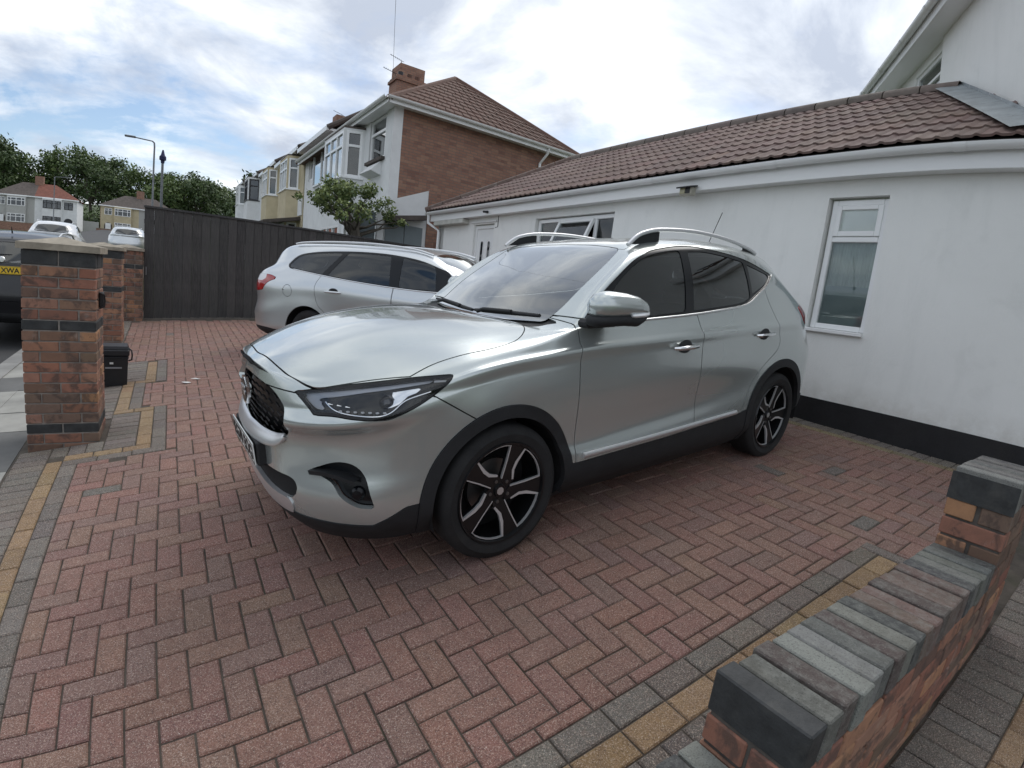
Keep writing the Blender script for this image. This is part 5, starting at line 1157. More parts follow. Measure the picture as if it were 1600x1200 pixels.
# door handles, mirrors, rails, wipers, aerial
for nm, x, z, dpar in (('door_handle', 1.29, .974, fd), ('door_handle', 2.215, 1.002, rd)):
    for i, sg in enumerate((-1, 1)):
        y0 = .903
        b = MB(); pts = [(x - .105, (y0 + .004) * sg, z - .002), (x - .085, (y0 + .026) * sg, z), (x - .03, (y0 + .034) * sg, z + .002), (x + .04, (y0 + .034) * sg, z + .003), (x + .09, (y0 + .026) * sg, z + .003), (x + .108, (y0 + .004) * sg, z + .003)]
        b.tube(pts, [.009, .0125, .0135, .0135, .0125, .009], 10); h_ = b.build(nm, m_chrome, dpar[i])
        b = MB(); b.prism([(x + .005 + .062 * math.cos(t), z + .004 + .040 * math.sin(t)) for t in lin(0, 2 * math.pi, 21)[:-1]], ((y0 + .0005) * sg, (y0 + .0035) * sg), 'y'); b.build('handle_cup', m_trim, h_)
def tube_sections(sec, n, ex, sg):
    """sections along the folded mirror: (t, half depth, z centre, half height)"""
    v = []
    for t, dy, z, dz_ in sec:
        px, py = .42 + .36 * t + (.30 if sg > 0 else 0), .957 + .045 * t - (.03 if sg > 0 else 0)
        for k in range(n):
            c = 2 * math.pi * k / n; ca, sa = math.cos(c), math.sin(c); a_, b_ = math.copysign(abs(ca) ** ex, ca), math.copysign(abs(sa) ** ex, sa)
            v.append((px - .12 * dy * a_, (py + dy * a_) * sg, z + dz_ * b_))
    m_ = len(sec); f = [(i * n + k, i * n + (k + 1) % n, (i + 1) * n + (k + 1) % n, (i + 1) * n + k) for i in range(m_ - 1) for k in range(n)]
    b = MB(); b.v = v; b.f = f + [tuple(range(n)), tuple(range((m_ - 1) * n, m_ * n))[::-1]]; b.sm = [True] * len(b.f); return b
for sg in (-1, 1):
    mo = tube_sections([(0.0, .012, 1.232, .014), (.03, .045, 1.236, .040), (.10, .066, 1.242, .058), (.25, .078, 1.245, .066), (.50, .078, 1.243, .062), (.72, .068, 1.238, .052), (.88, .052, 1.228, .038), (.97, .032, 1.214, .022), (1.0, .010, 1.208, .008)], 20, .8, sg).build('door_mirror', m_silver, suv, auto=60)
    tube_sections([(.0, .03, 1.170, .012), (.05, .060, 1.170, .028), (.2, .072, 1.172, .032), (.5, .074, 1.174, .032), (.72, .066, 1.166, .030), (.85, .05, 1.176, .022), (.95, .03, 1.188, .012)], 16, .7, sg).build('mirror_base', m_trim, mo, auto=60)
    b = MB(); b.box(.44 + (.30 if sg > 0 else 0), .66 + (.30 if sg > 0 else 0), .84 * sg, .93 * sg, 1.125, 1.170, .015); b.build('mirror_arm', m_trim, mo)
    b = tube_sections([(.56, .074, 1.195, .013), (.62, .0765, 1.195, .017), (.80, .066, 1.196, .017), (.93, .046, 1.199, .014), (1.0, .02, 1.203, .008)], 12, .8, sg); b.build('indicator_lens', m_whlamp, mo, auto=60)
    rail = smooth_poly([(1.035, 1.553, .612), (1.10, 1.60, .610), (1.182, 1.632, .607), (1.342, 1.658, .605), (1.678, 1.668, .605), (2.071, 1.645, .598), (2.372, 1.603, .585), (2.487, 1.578, .58), (2.53, 1.562, .58)], 5, False)
    strip('roof_rail', [(p[0], p[2], p[1]) for p in rail], .026, .013, m_satin, suv, (0, 0, 1), (sg,))
    b = MB(); b.add([(1.05, .60 * sg, 1.555), (1.33, .60 * sg, 1.578), (1.33, .60 * sg, 1.65), (1.18, .602 * sg, 1.628)], [(0, 1, 2, 3)]); b.build('rail_foot', m_trim, suv); b = MB(); b.add([(2.33, .585 * sg, 1.56), (2.54, .578 * sg, 1.545), (2.50, .578 * sg, 1.575), (2.33, .585 * sg, 1.605)], [(0, 1, 2, 3)]); b.build('rail_foot', m_trim, suv)
for pts in ([(.385, .62, 1.140), (.37, .40, 1.133), (.345, .16, 1.124), (.33, .06, 1.120)], [(.325, .045, 1.118), (.335, -.10, 1.124), (.365, -.35, 1.136), (.385, -.52, 1.140)]):
    b = MB(); P_ = [Vector((x, -y, z + .022)) for x, y, z in pts]
    b.tube(P_, [.010, .013, .013, .008], 8); wp = b.build('wiper', m_trim, suv)
    b = MB(); b.tube([P_[1] + Vector((-.012, 0, .008)), P_[2] + Vector((-.014, 0, .010)), (P_[2] + P_[3]) / 2 + Vector((-.02, 0, -.005))], [.012, .011, .012], 8); b.build('wiper_arm', m_trim, wp)
b = MB(); b.tube([(2.74, 0, 1.585), (2.75, 0, 1.60), (2.77, 0, 1.62)], [.022, .016, .007], 10); b.tube([(2.765, 0, 1.615), (2.95, 0, 1.93)], .0035, 6); b.build('aerial', m_trim, suv)
# cabin
b = MB(); b.box(.52, .95, -.70, .70, .80, 1.05, .05); b.box(.40, .60, -.66, .66, .95, 1.10, .03); b.build('dashboard', m_cabin, suv)
MB().box(.4, 3.0, -.78, .78, .30, .42).build('floor', m_under, suv)
for sg in (-1, 1):
    seat(suv, 1.20, .37 * sg); MB().prism([(.6, .35), (2.1, .35), (2.1, 1.205), (1.98, 1.198), (1.45, 1.165), (.6, 1.125)], (.765 * sg, .785 * sg), 'y').build('door_lining', m_cabin, suv)
seat(suv, 2.02, 0, .62, .58, .55, 'rear_seat')
b = MB(); b.tube([(1.02 + .02 * math.cos(a), .37 + .18 * math.cos(a), .98 + .17 * math.sin(a)) for a in lin(0, 2 * math.pi, 25)], .014, 8); b.build('steering_wheel', m_cabin, suv)
b = MB(); b.box(1.02, 1.05, -.12, .12, 1.43, 1.49, .01); b.build('rear_view_mirror', m_trim, suv)
MB().box(1.15, 2.5, -.52, .52, 1.53, 1.545).build('headlining', weathered('pale headlining', (.30, .30, .29), .1), suv)
# wheel wells, wheels
for cx, cz in ((-.008, .350), (2.572, .360)):
    for sg in (-1, 1):
        b = MB(); arc = [(cx + .385 * math.cos(t), cz + .385 * math.sin(t)) for t in lin(-.25, math.pi + .25, 20)]
        b.sweep(arc, .55 * sg, .885 * sg, 'y', False); b.add([(x, .56 * sg, z) for x, z in arc], [tuple(range(len(arc)))]); b.build('wheel_well', m_under, suv)
MB().box(-.55, 3.1, -.62, .62, .235, .32).build('undertray', m_under, suv)
for x in (0, 2.585):
    for sg in (-1, 1): wheel(suv, x, .876 * sg, sg, th0=80)
# ================================================================== silver estate car behind, and the cars in the street
FO_SIDE = [
[(-1.6,-0.8,0,0.2),(-1.1,-0.74,0.48,0.2),(-0.7,-0.55,0.72,0.2),(-0.3,-0.3,0.8,0.22),(0,0,0.81,0.24),(0.5,0.5,0.79,0.19),(2.2,2.2,0.79,0.19),(2.648,2.648,0.81,0.24),(3,3.02,0.79,0.24),(3.2,3.32,0.78,0.24),(3.4,3.59,0.715,0.25),(3.6,3.67,0.55,0.25),(3.85,3.7,0.26,0.25),(4.1,3.71,0,0.25)],
[(-1.6,-0.87,0,0.32),(-1.1,-0.81,0.52,0.32),(-0.7,-0.6,0.78,0.32),(-0.3,-0.3,0.88,0.33),(0,0,0.895,0.33),(0.5,0.5,0.88,0.3),(2.2,2.2,0.88,0.3),(2.648,2.648,0.9,0.33),(3,3.02,0.885,0.33),(3.2,3.34,0.87,0.33),(3.4,3.65,0.785,0.33),(3.6,3.755,0.59,0.33),(3.85,3.785,0.28,0.33),(4.1,3.795,0,0.33)],
[(-1.6,-0.885,0,0.48),(-1.1,-0.82,0.54,0.48),(-0.7,-0.61,0.8,0.48),(-0.3,-0.3,0.892,0.48),(0,0,0.905,0.48),(0.5,0.5,0.89,0.46),(2.2,2.2,0.895,0.47),(2.648,2.648,0.91,0.49),(3,3.02,0.9,0.5),(3.2,3.35,0.882,0.5),(3.4,3.67,0.795,0.5),(3.6,3.78,0.6,0.5),(3.85,3.815,0.28,0.5),(4.1,3.825,0,0.5)],
[(-1.6,-0.88,0,0.56),(-1.1,-0.81,0.545,0.56),(-0.7,-0.6,0.805,0.57),(-0.3,-0.3,0.895,0.6),(0,0,0.908,0.62),(0.5,0.5,0.885,0.58),(2.2,2.2,0.888,0.6),(2.648,2.648,0.912,0.64),(3,3.02,0.902,0.62),(3.2,3.34,0.885,0.58),(3.4,3.66,0.8,0.555),(3.6,3.775,0.605,0.55),(3.85,3.81,0.28,0.55),(4.1,3.82,0,0.55)],
[(-1.6,-0.86,0,0.7),(-1.1,-0.79,0.545,0.7),(-0.7,-0.58,0.8,0.71),(-0.3,-0.3,0.888,0.74),(0,0,0.902,0.76),(0.5,0.5,0.895,0.74),(2.2,2.2,0.9,0.76),(2.648,2.648,0.9,0.8),(3,3.02,0.89,0.78),(3.2,3.31,0.87,0.74),(3.4,3.61,0.79,0.72),(3.6,3.71,0.6,0.71),(3.85,3.74,0.28,0.71),(4.1,3.75,0,0.71)],
[(-1.6,-0.83,0,0.8),(-1.1,-0.75,0.54,0.8),(-0.7,-0.55,0.77,0.82),(-0.3,-0.3,0.855,0.86),(0,0,0.875,0.88),(0.5,0.5,0.895,0.855),(1.6,1.6,0.9,0.865),(2.2,2.2,0.9,0.9),(2.648,2.648,0.89,0.925),(3,3.02,0.875,0.93),(3.2,3.32,0.855,0.92),(3.4,3.61,0.78,0.91),(3.6,3.72,0.59,0.9),(3.85,3.755,0.28,0.9),(4.1,3.765,0,0.9)],
[(-1.6,-0.78,0,0.86),(-1.1,-0.7,0.5,0.865),(-0.7,-0.5,0.71,0.89),(-0.3,-0.3,0.78,0.92),(0,0,0.8,0.94),(0.5,0.5,0.835,0.955),(1.12,1.12,0.855,0.972),(1.47,1.47,0.858,0.99),(2.03,2.03,0.858,1.028),(2.48,2.48,0.85,1.062),(2.8,2.8,0.835,1.075),(3,3.015,0.815,1.08),(3.2,3.3025,0.79,1.08),(3.4,3.5575,0.725,1.075),(3.6,3.6675,0.56,1.07),(3.85,3.7075,0.27,1.065),(4.1,3.7175,0,1.065)]]
FO_HOODC = [(-.78,.86),(-.6,.915),(-.3,.97),(0,1.0),(.2,1.01),(.38,1.015)]
FO_MX = [(-1.6,-.78),(-1.1,-.66),(-.7,-.5),(-.3,-.3),(0,0),(.22,.2)]
FO_TOP = [
[(0.45,0.46,0.79,0.965),(0.75,0.76,0.815,1.06),(1.1,1.12,0.8,1.14),(1.5,1.5,0.8,1.18),(2,2,0.8,1.2),(2.5,2.5,0.785,1.215),(2.8,2.8,0.765,1.21),(3,3.03,0.74,1.2),(3.2,3.24,0.7,1.185),(3.4,3.44,0.63,1.17),(3.6,3.57,0.48,1.15),(3.85,3.66,0.25,1.11),(4.1,3.7175,0,1.065)],
[(0.45,0.455,0.745,0.985),(0.75,0.72,0.765,1.185),(0.9,0.87,0.755,1.255),(1.15,1.15,0.735,1.325),(1.5,1.52,0.72,1.372),(1.9,1.9,0.715,1.39),(2.3,2.3,0.71,1.385),(2.68,2.68,0.7,1.362),(2.94,2.94,0.685,1.32),(3.1,3.11,0.665,1.29),(3.25,3.27,0.64,1.26),(3.4,3.42,0.58,1.235),(3.6,3.54,0.45,1.2),(3.85,3.64,0.24,1.13),(4.1,3.7175,0,1.065)],
[(0.45,0.45,0.69,0.995),(0.75,0.73,0.68,1.19),(1,1,0.63,1.345),(1.2,1.22,0.615,1.405),(1.5,1.5,0.605,1.435),(2,2,0.6,1.452),(2.5,2.5,0.6,1.45),(2.85,2.85,0.59,1.435),(3.1,3.11,0.57,1.415),(3.25,3.29,0.55,1.38),(3.4,3.43,0.5,1.32),(3.6,3.53,0.4,1.25),(3.85,3.63,0.22,1.16),(4.1,3.7175,0,1.065)],
[(0.45,0.4,0.36,1.01),(0.75,0.7,0.35,1.21),(1,0.99,0.33,1.375),(1.2,1.22,0.32,1.43),(1.5,1.5,0.32,1.462),(2,2,0.32,1.48),(2.5,2.5,0.32,1.477),(2.85,2.85,0.31,1.462),(3.1,3.14,0.3,1.443),(3.25,3.35,0.3,1.41),(3.4,3.47,0.27,1.34),(3.6,3.55,0.22,1.27),(3.85,3.64,0.12,1.17),(4.1,3.7175,0,1.065)],
[(0.45,0.38,0,1.015),(0.75,0.69,0,1.215),(1,0.985,0,1.385),(1.2,1.22,0,1.44),(1.5,1.5,0,1.472),(2,2,0,1.49),(2.5,2.5,0,1.487),(2.85,2.85,0,1.472),(3.1,3.15,0,1.452),(3.25,3.37,0,1.42),(3.4,3.49,0,1.345),(3.6,3.56,0,1.275),(3.85,3.64,0,1.175),(4.1,3.7175,0,1.065)]]
m_silver2 = paint('light silver paint', (.60, .625, .635), .32, .75)
def car_frame(x0, y0, psi, pit, z0, roll, outward=1):
    """x runs back along the car; the described side (+y) faces the viewer"""
    F = Vector((-math.cos(psi) * math.cos(pit), -math.sin(psi) * math.cos(pit), math.sin(pit))); S_ = Vector((math.sin(psi), -math.cos(psi), 0)); U = S_.cross(F); U = U if U.z > 0 else -U
    S2 = S_ * math.cos(roll) + U * math.sin(roll); U2 = -S_ * math.sin(roll) + U * math.cos(roll)
    return F, S2, U2, Matrix(((F.x, S2.x, U2.x, x0), (F.y, S2.y, U2.y, y0), (F.z, S2.z, U2.z, z0), (0, 0, 0, 1)))
F2, S2_, U2_, FM = car_frame(4.001, 2.733, -.932, -.039, .489, -.078)
# right-handed already? x back, y to the viewer, z up
if FM.to_3x3().determinant() < 0: FM = FM @ Matrix.Diagonal((1, -1, 1, 1)); fsg = -1
else: fsg = 1
est = thing('estate_car', 'silver estate car parked nose-in behind the crossover, red tail lamp towards the fence', 'car', mtx=FM)
def side_of(s): return s if fsg > 0 else s.mirrored()
E0 = car_surface(FO_SIDE, FO_TOP, FO_HOODC, FO_MX, 230)
def generic_car(root, B0, prm, mats, detail=True):
    """carve a body into panels, glass, lamps; returns nothing, parents all to root"""
    b = B0; inn = B0.off(-.012); sil, tint = mats['paint'], m_tint
    def pr(name, s, mat, rim=.01, d=0., parents=None):
        if len(s.F): return pair(name, side_of(s), mat, root, rim, d, parents)
        return (root, root)
    for cx, cz, r in prm['arch']:
        ph = lambda s: np.where(s.V[:, 1] > .5, np.hypot(s.V[:, 0] - cx, s.V[:, 2] - cz) - r, 1.)
        _, b = b.split(ph(b)); _, inn = inn.split(ph(inn) - .006)
    D = smooth_poly(prm['dlo'], 5); dl, b = cut(b, lambda s: np.where(s.V[:, 1] > .45, poly_phi(XZ(s), D), 1.), .0015); _, inn = inn.split(np.where(inn.V[:, 1] > .45, poly_phi(XZ(inn), D) - .003, 1.))
    W_ = smooth_poly(prm['ws'], 5); wsx, b = cut(b, lambda s: np.where((s.V[:, 2] > .95) & (s.V[:, 0] < 1.35), poly_phi(XY(s), W_), 1.), .002); _, inn = inn.split(np.where((inn.V[:, 2] > .95) & (inn.V[:, 0] < 1.35), poly_phi(XY(inn), W_) - .003, 1.))
    R_ = smooth_poly(prm['rw'], 5); rwx, b = cut(b, lambda s: np.where((s.V[:, 2] > 1.0) & (s.V[:, 0] > 2.8), poly_phi(prm.get('rwp', YZ)(s), R_), 1.), .002); _, inn = inn.split(np.where((inn.V[:, 2] > 1.0) & (inn.V[:, 0] > 2.8), poly_phi(prm.get('rwp', YZ)(inn), R_) - .003, 1.))
    cl, b = cut(b, lambda s: s.V[:, 2] - np.interp(s.V[:, 0], *zip(*prm['clad'])), .001)
    if detail:
        tlx, b = cut(b, lambda s: np.where((s.V[:, 0] > 2.6) & (s.V[:, 1] > .3), poly_phi(XZ(s), smooth_poly(prm['lamp'], 4)), 1.), .0015)
        if 'lampw' in prm:
            tw, tlx = tlx.split(poly_phi(XZ(tlx), prm['lampw'])); pr('reversing_lamp', tw, m_whlamp, .01, .003)
        pr('tail_lamp', tlx, m_redlamp, .02, .004)
    doors = []
    for pg in prm.get('doors', []):
        dd, b = cut(b, lambda s: np.where(s.V[:, 1] > .6, poly_phi(XZ(s), smooth_poly(pg, 4)), 1.)); doors.append(pr('door', dd, sil))
    if 'flap' in prm:
        fx, fz, fr_ = prm['flap']; fl_, b = cut(b, lambda s: np.where(s.V[:, 1] > .6, np.hypot(s.V[:, 0] - fx, s.V[:, 2] - fz) - fr_, 1.)); new_obj('fuel_flap', surf_mesh('fuel_flap', side_of(fl_), .01), root, sil)
    if detail:
        tg, b = cut(b, lambda s: np.where(s.V[:, 0] > 2.9, np.maximum.reduce([prm['tg'][0] - s.V[:, 0], prm['tg'][2] - s.V[:, 2], s.V[:, 1] - prm['tg'][1]]), 1.)); panel('tailgate', tg, sil, root)
    if 'hood' in prm:
        hd_, b = cut(b, lambda s: np.where((s.V[:, 2] > .86) & (s.V[:, 0] < .6), poly_phi(XY(s), smooth_poly(prm['hood'], 4)), 1.)); panel('bonnet', hd_, sil, root)
    panel('body_shell', b, sil, root); panel('inner_skin', inn, m_under, root, 0); panel('lower_cladding', cl, mats.get('clad', m_trim), root, .02, .002)
    panel('windscreen', wsx, mats.get('screen', m_screen), root, .004, -.002); panel('rear_window', rwx, tint, root, .004, -.003)
    sur = dl
    for i, gpg in enumerate(prm['glass']):
        gg, sur = cut(sur, lambda s: poly_phi(XZ(s), smooth_poly(gpg, 4)), .0008); pr('side_window', gg, tint, .003, -.006)
    pr('window_surround', sur, m_gloss, .006, -.003)
    MB().box(.4, prm['len'] - .6, -.74, .74, .25, .38).build('floor', m_under, root); MB().box(.5, .95, -.68, .68, .7, .98, .04).build('dashboard', m_cabin, root)
    for sg in (-1, 1):
        seat(root, 1.25, .36 * sg, z=.48, h=.58)
        for cx, cz, r in prm['arch']:
            q = MB(); arc = [(cx + (r + .008) * math.cos(t), cz + (r + .008) * math.sin(t)) for t in lin(-.25, math.pi + .25, 16)]; q.sweep(arc, .5 * sg, .87 * sg, 'y', False); q.add([(x, .52 * sg, z) for x, z in arc], [tuple(range(len(arc)))]); q.build('wheel_well', m_under, root)
        for x in prm['axles']: wheel(root, x, .862 * sg, sg, R=prm.get('R', .318), rim=.21, style='plain', th0=60)
    seat(root, 2.1, 0, .6, .52, .48, 'rear_seat'); return doors
FO = dict(arch=[(0, .33, .355), (2.70, .335, .355)], axles=(0, 2.69), len=3.67,
    dlo=[(.62, 1.045), (.62, 1.045), (.757, 1.200), (.889, 1.252), (1.158, 1.326), (1.526, 1.372), (1.908, 1.387), (2.307, 1.380), (2.682, 1.356), (2.943, 1.310), (3.07, 1.215), (3.085, 1.18), (3.06, 1.155), (2.99, 1.135), (2.478, 1.078), (2.026, 1.034), (1.47, .997), (1.122, .982), (.75, .975)],
    ws=[(.33, -.3), (.33, 0), (.345, .3), (.42, .58), (.42, .58), (.70, .60), (.98, .565), (1.06, .50), (1.11, .25), (1.12, 0), (1.12, -.3)],
    rw=[(-.3, 1.37), (0, 1.37), (.36, 1.345), (.46, 1.31), (.50, 1.20), (.44, 1.12), (0, 1.10), (-.3, 1.10)],
    clad=[(-.9, .30), (-.3, .30), (.4, .26), (2.3, .26), (3.1, .33), (3.4, .36), (3.7, .37)],
    lamp=[(3.165, 1.002), (3.165, 1.002), (3.33, 1.045), (3.50, 1.048), (3.62, 1.045), (4.0, 1.04), (4.0, .835), (3.50, .838), (3.43, .885), (3.36, .945), (3.26, .985)],
    lampw=[(3.42, 1.08), (3.9, 1.08), (3.9, .965), (3.47, .965), (3.40, 1.0)],
    doors=[[(1.45, 1.02), (1.45, 1.02), (1.455, .80), (1.46, .45), (1.46, .28), (1.46, .28), (2.28, .28), (2.28, .28), (2.32, .48), (2.42, .63), (2.505, .70), (2.55, .82), (2.555, .96), (2.47, 1.10), (2.47, 1.10)],
           [(.47, 1.0), (.47, 1.0), (.44, .8), (.45, .45), (.45, .28), (.45, .28), (1.452, .28), (1.452, .28), (1.452, .45), (1.447, .80), (1.442, 1.02), (1.442, 1.02)]],
    flap=(3.00, .862, .075), tg=(3.42, .64, .72),
    glass=[[(.90, 1.0), (.90, 1.0), (.95, 1.26), (1.17, 1.310), (1.38, 1.345), (1.38, 1.345), (1.385, 1.005), (1.385, 1.005)], [(1.545, 1.357), (1.545, 1.357), (1.91, 1.371), (2.15, 1.369), (2.15, 1.369), (2.40, 1.087), (2.40, 1.087), (2.02, 1.049), (1.51, 1.013), (1.51, 1.013)], [(2.23, 1.366), (2.23, 1.366), (2.67, 1.340), (2.92, 1.297), (3.04, 1.205), (3.045, 1.175), (2.98, 1.150), (2.49, 1.096), (2.49, 1.096)]],
    hood=[(-.75, -.3), (-.75, 0), (-.68, .45), (-.5, .66), (-.2, .72), (.2, .74), (.32, .6), (.28, .3), (.26, 0), (.26, -.3)])
ed = generic_car(est, E0, FO, dict(paint=m_silver2))
es = Surf(E0.V[E0.V[:, 1] > .5], None, E0.N[E0.V[:, 1] > .5])
for sg in ((1, -1)):
    h_ = MB(); y0 = .897; h_.tube([(2.16, (y0 + .003) * sg, .885), (2.19, (y0 + .03) * sg, .888), (2.28, (y0 + .036) * sg, .890), (2.37, (y0 + .03) * sg, .890), (2.40, (y0 + .003) * sg, .890)], [.010, .014, .015, .014, .010], 10); ho = h_.build('door_handle', m_silver2, est)
    q = MB(); q.prism([(2.27 + .07 * math.cos(t), .895 + .042 * math.sin(t)) for t in lin(0, 2 * math.pi, 17)[:-1]], ((y0 + .001) * sg, (y0 + .003) * sg), 'y'); q.build('handle_cup', m_trim, ho)
    rp_ = smooth_poly([(1.05, 1.395, .60), (1.35, 1.455, .595), (1.9, 1.492, .59), (2.5, 1.492, .585), (2.95, 1.472, .575), (3.1, 1.452, .57)], 5, False); strip('roof_rail', [(p[0], p[2], p[1]) for p in rp_], .026, .014, m_satin, est, (0, 0, 1), (sg,))
    bm_ = follow(es, smooth_poly([(.8, .975), (1.122, .979), (1.47, .994), (2.026, 1.031), (2.478, 1.075), (2.96, 1.130)], 6, False), XZ, .004); strip('belt_moulding', bm_, .012, .005, m_chrome, est, (0, 0, 1), (sg,))
q = MB(); q.lathe([(0, .004), (.011, .003), (.013, -.004)], 12, 'y', M=Matrix.Translation((3.07, .883 * fsg, .875)) @ (Matrix.Identity(4) if fsg > 0 else Matrix.Rotation(math.pi, 4, 'Z'))); q.build('flap_lock', m_chrome, est)
number_plate(est, Matrix.Translation((3.625, 0, .80)) @ Matrix.Rotation(math.pi / 2, 4, 'Z'), 'MV13 KLD', m_plate_y) if False else None

# ---- cars in the street share one carved body
m_black = paint('black paint', (.004, .0045, .007), .3, .0, .35)
m_white = paint('white paint', (.72, .73, .74), .35, .0)
GEN = dict(arch=[(-.008, .350, .40), (2.572, .360, .40)], axles=(0, 2.585), len=3.42, R=.33,
    dlo=DLO.tolist(), ws=[tuple(p) for p in WS], rw=[(-.3, 1.45), (0, 1.45), (.42, 1.42), (.50, 1.36), (.56, 1.22), (.50, 1.155), (.2, 1.14), (0, 1.14), (-.3, 1.14)],
    clad=[(-1, .40), (3.0, .42), (3.5, .46)], lamp=[(2.98, 1.16), (3.1, 1.17), (3.6, 1.15), (3.6, .95), (3.12, .96), (3.02, 1.05)], tg=(3.0, .62, .62), glass=[G1.tolist(), G2.tolist(), G3.tolist()],
    hood=[tuple(p) for p in HOOD[::3]])
def nose_north(x, y, z, yaw=0.0, pit=0.05):
    """car pointing up the street (+Y): x axis (back) runs to -Y"""
    return Matrix.Translation((x, y, z)) @ Matrix.Rotation(-math.pi / 2 + yaw, 4, 'Z') @ Matrix.Rotation(-pit, 4, 'Y')
fsg = 1
def street_car(label, paintm, M, plate=None, detail=True, scale=1.0):
    t = thing('parked_car', label, 'car', mtx=M @ Matrix.Diagonal((scale, scale, scale, 1)), group='cars parked in the street')
    generic_car(t, S0, GEN, dict(paint=paintm), detail)
    for sg in (-1, 1):
        rp2 = [(1.10, .605 * sg, 1.59), (1.35, .605 * sg, 1.655), (1.9, .60 * sg, 1.665), (2.3, .595 * sg, 1.635), (2.5, .585 * sg, 1.575)]; q = MB(); q.tube(rp2, .016, 8); q.build('roof_rail', m_satin, t)
    return t
bs = street_car('black car seen from behind at the left edge, yellow number plate', m_black, nose_north(-2.10, 10.95, road_z(-2.1, 10.85) + .03, 0.0, .006), scale=1.035)
number_plate(bs, Matrix.Translation((3.436, 0, 1.055)) @ Matrix.Rotation(math.pi / 2, 4, 'Z'), 'EG12 XWA', m_plate_y)
q = MB(); q.lathe([(0, .006), (.034, .006), (.040, 0), (.044, -.006)], 24, 'y', M=Matrix.Translation((3.395, 0, 1.20)) @ Matrix.Rotation(-math.pi / 2, 4, 'Z')); bo = q.build('badge', m_chrome, bs); MB().box(3.397, 3.405, -.05, .05, 1.193, 1.207, .002).build('badge_bar', m_chrome, bo)
q = MB(); q.tube([(3.415, -.02, 1.27), (3.43, .06, 1.272), (3.42, .14, 1.275)], [.012, .010, .006], 8); q.build('rear_wiper', m_trim, bs)
q = MB(); q.tube([(2.78, .0, 1.585), (2.84, 0, 1.68)], [.012, .004], 8); q.build('aerial', m_trim, bs)
street_car('white car with silver roof rails parked beyond the black car', m_white, nose_north(-4.0, 25.5, road_z(-4, 25.5), .03, .05), None, False)
street_car('silver car parked up the street beyond the gate posts', m_silver2, nose_north(-1.95, 34, road_z(-1.9, 34), .0, .05), None, False)
# ================================================================== neighbouring houses up the street
m = Mat('old brickwork', (.25, .11, .08), .9); p = m.wpos()
def brick_tex(m, vec, c1, c2, mort, sc=1.0):
    x = m.n('ShaderNodeTexBrick'); m.l(vec, x.inputs['Vector']); x.inputs['Scale'].default_value = sc; x.inputs['Mortar Size'].default_value = .011; x.inputs['Mortar Smooth'].default_value = .2; x.inputs['Bias'].default_value = -.1
    x.inputs['Brick Width'].default_value = .225; x.inputs['Row Height'].default_value = .075; x.inputs['Color1'].default_value = tuple(c1) + (1,); x.inputs['Color2'].default_value = tuple(c2) + (1,); x.inputs['Mortar'].default_value = tuple(mort) + (1,); return x
t = m.n('ShaderNodeNewGeometry'); sp = m.n('ShaderNodeSeparateXYZ'); m.l(t.outputs['Position'], sp.inputs[0]); cb = m.n('ShaderNodeCombineXYZ'); m.l(sp.outputs['X'], cb.inputs[0]); m.l(sp.outputs['Z'], cb.inputs[1])
bt = brick_tex(m, cb.outputs[0], (.27, .14, .10), (.33, .18, .125), (.19, .14, .115))
row_ = m.math('FLOOR', m.math('DIVIDE', sp.outputs['Z'], .075)); colm = m.math('FLOOR', m.math('ADD', m.math('DIVIDE', sp.outputs['X'], .225), m.math('MULTIPLY', m.math('MODULO', row_, 2.0), .5)))
cc = m.n('ShaderNodeCombineXYZ'); m.l(colm, cc.inputs[0]); m.l(row_, cc.inputs[1]); wh = m.n('ShaderNodeTexWhiteNoise', noise_dimensions='2D'); m.l(cc.outputs[0], wh.inputs['Vector'])
c = m.mix(m.ramp(m.noise(p, .8, 5, .6), [(.4, 0.), (.75, .35)]), bt.outputs['Color'], (.17, .085, .06))
c = m.mix(m.ramp(wh.outputs['Value'], [(.80, 0.), (.90, .42)]), c, (.36, .22, .15)); c = m.mix(m.ramp(wh.outputs['Value'], [(.08, .35), (.16, 0.)]), c, (.12, .06, .05))
m.color(c); m.bump(bt.outputs['Fac'], .4, .006); m.nt.nodes[-1].invert = True; m_oldbrick = m.m
m_rtile = Mat('red-brown roof tile', (.14, .07, .05), .88); p = m_rtile.wpos()
m_rtile.color(m_rtile.mix(m_rtile.ramp(m_rtile.noise(p, 2.5, 6, .65), [(.35, 0.), (.7, .6)]), m_rtile.ramp(m_rtile.noise(p, 14, 3, .6), [(.3, (.085, .045, .036)), (.7, (.16, .085, .062))]), (.125, .09, .07))); m_rtile = m_rtile.m
m_gtile = weathered('grey-brown roof tile', (.085, .07, .062), .35, 3, .9, .4, 20, .01)
m_white_r = weathered('white house render', (.72, .73, .73), .08, 2, .85, .2, 40, .004, (.5, .5, .48), .3)
m_cream = weathered('cream house render', (.52, .45, .30), .12, 2, .88, .3, 40, .006, (.36, .32, .22), .3)
m_pebble = weathered('grey pebbledash', (.42, .42, .40), .25, 30, .95, .6, 60, .01)
m_darkw = Mat('dark frame paint', (.012, .012, .016), .4).m
m_hpane = glass_mat('house window pane', (.30, .33, .34), 2.2)
m_lace = weathered('lace curtain', (.55, .56, .55), .1, 4, .9, .1)
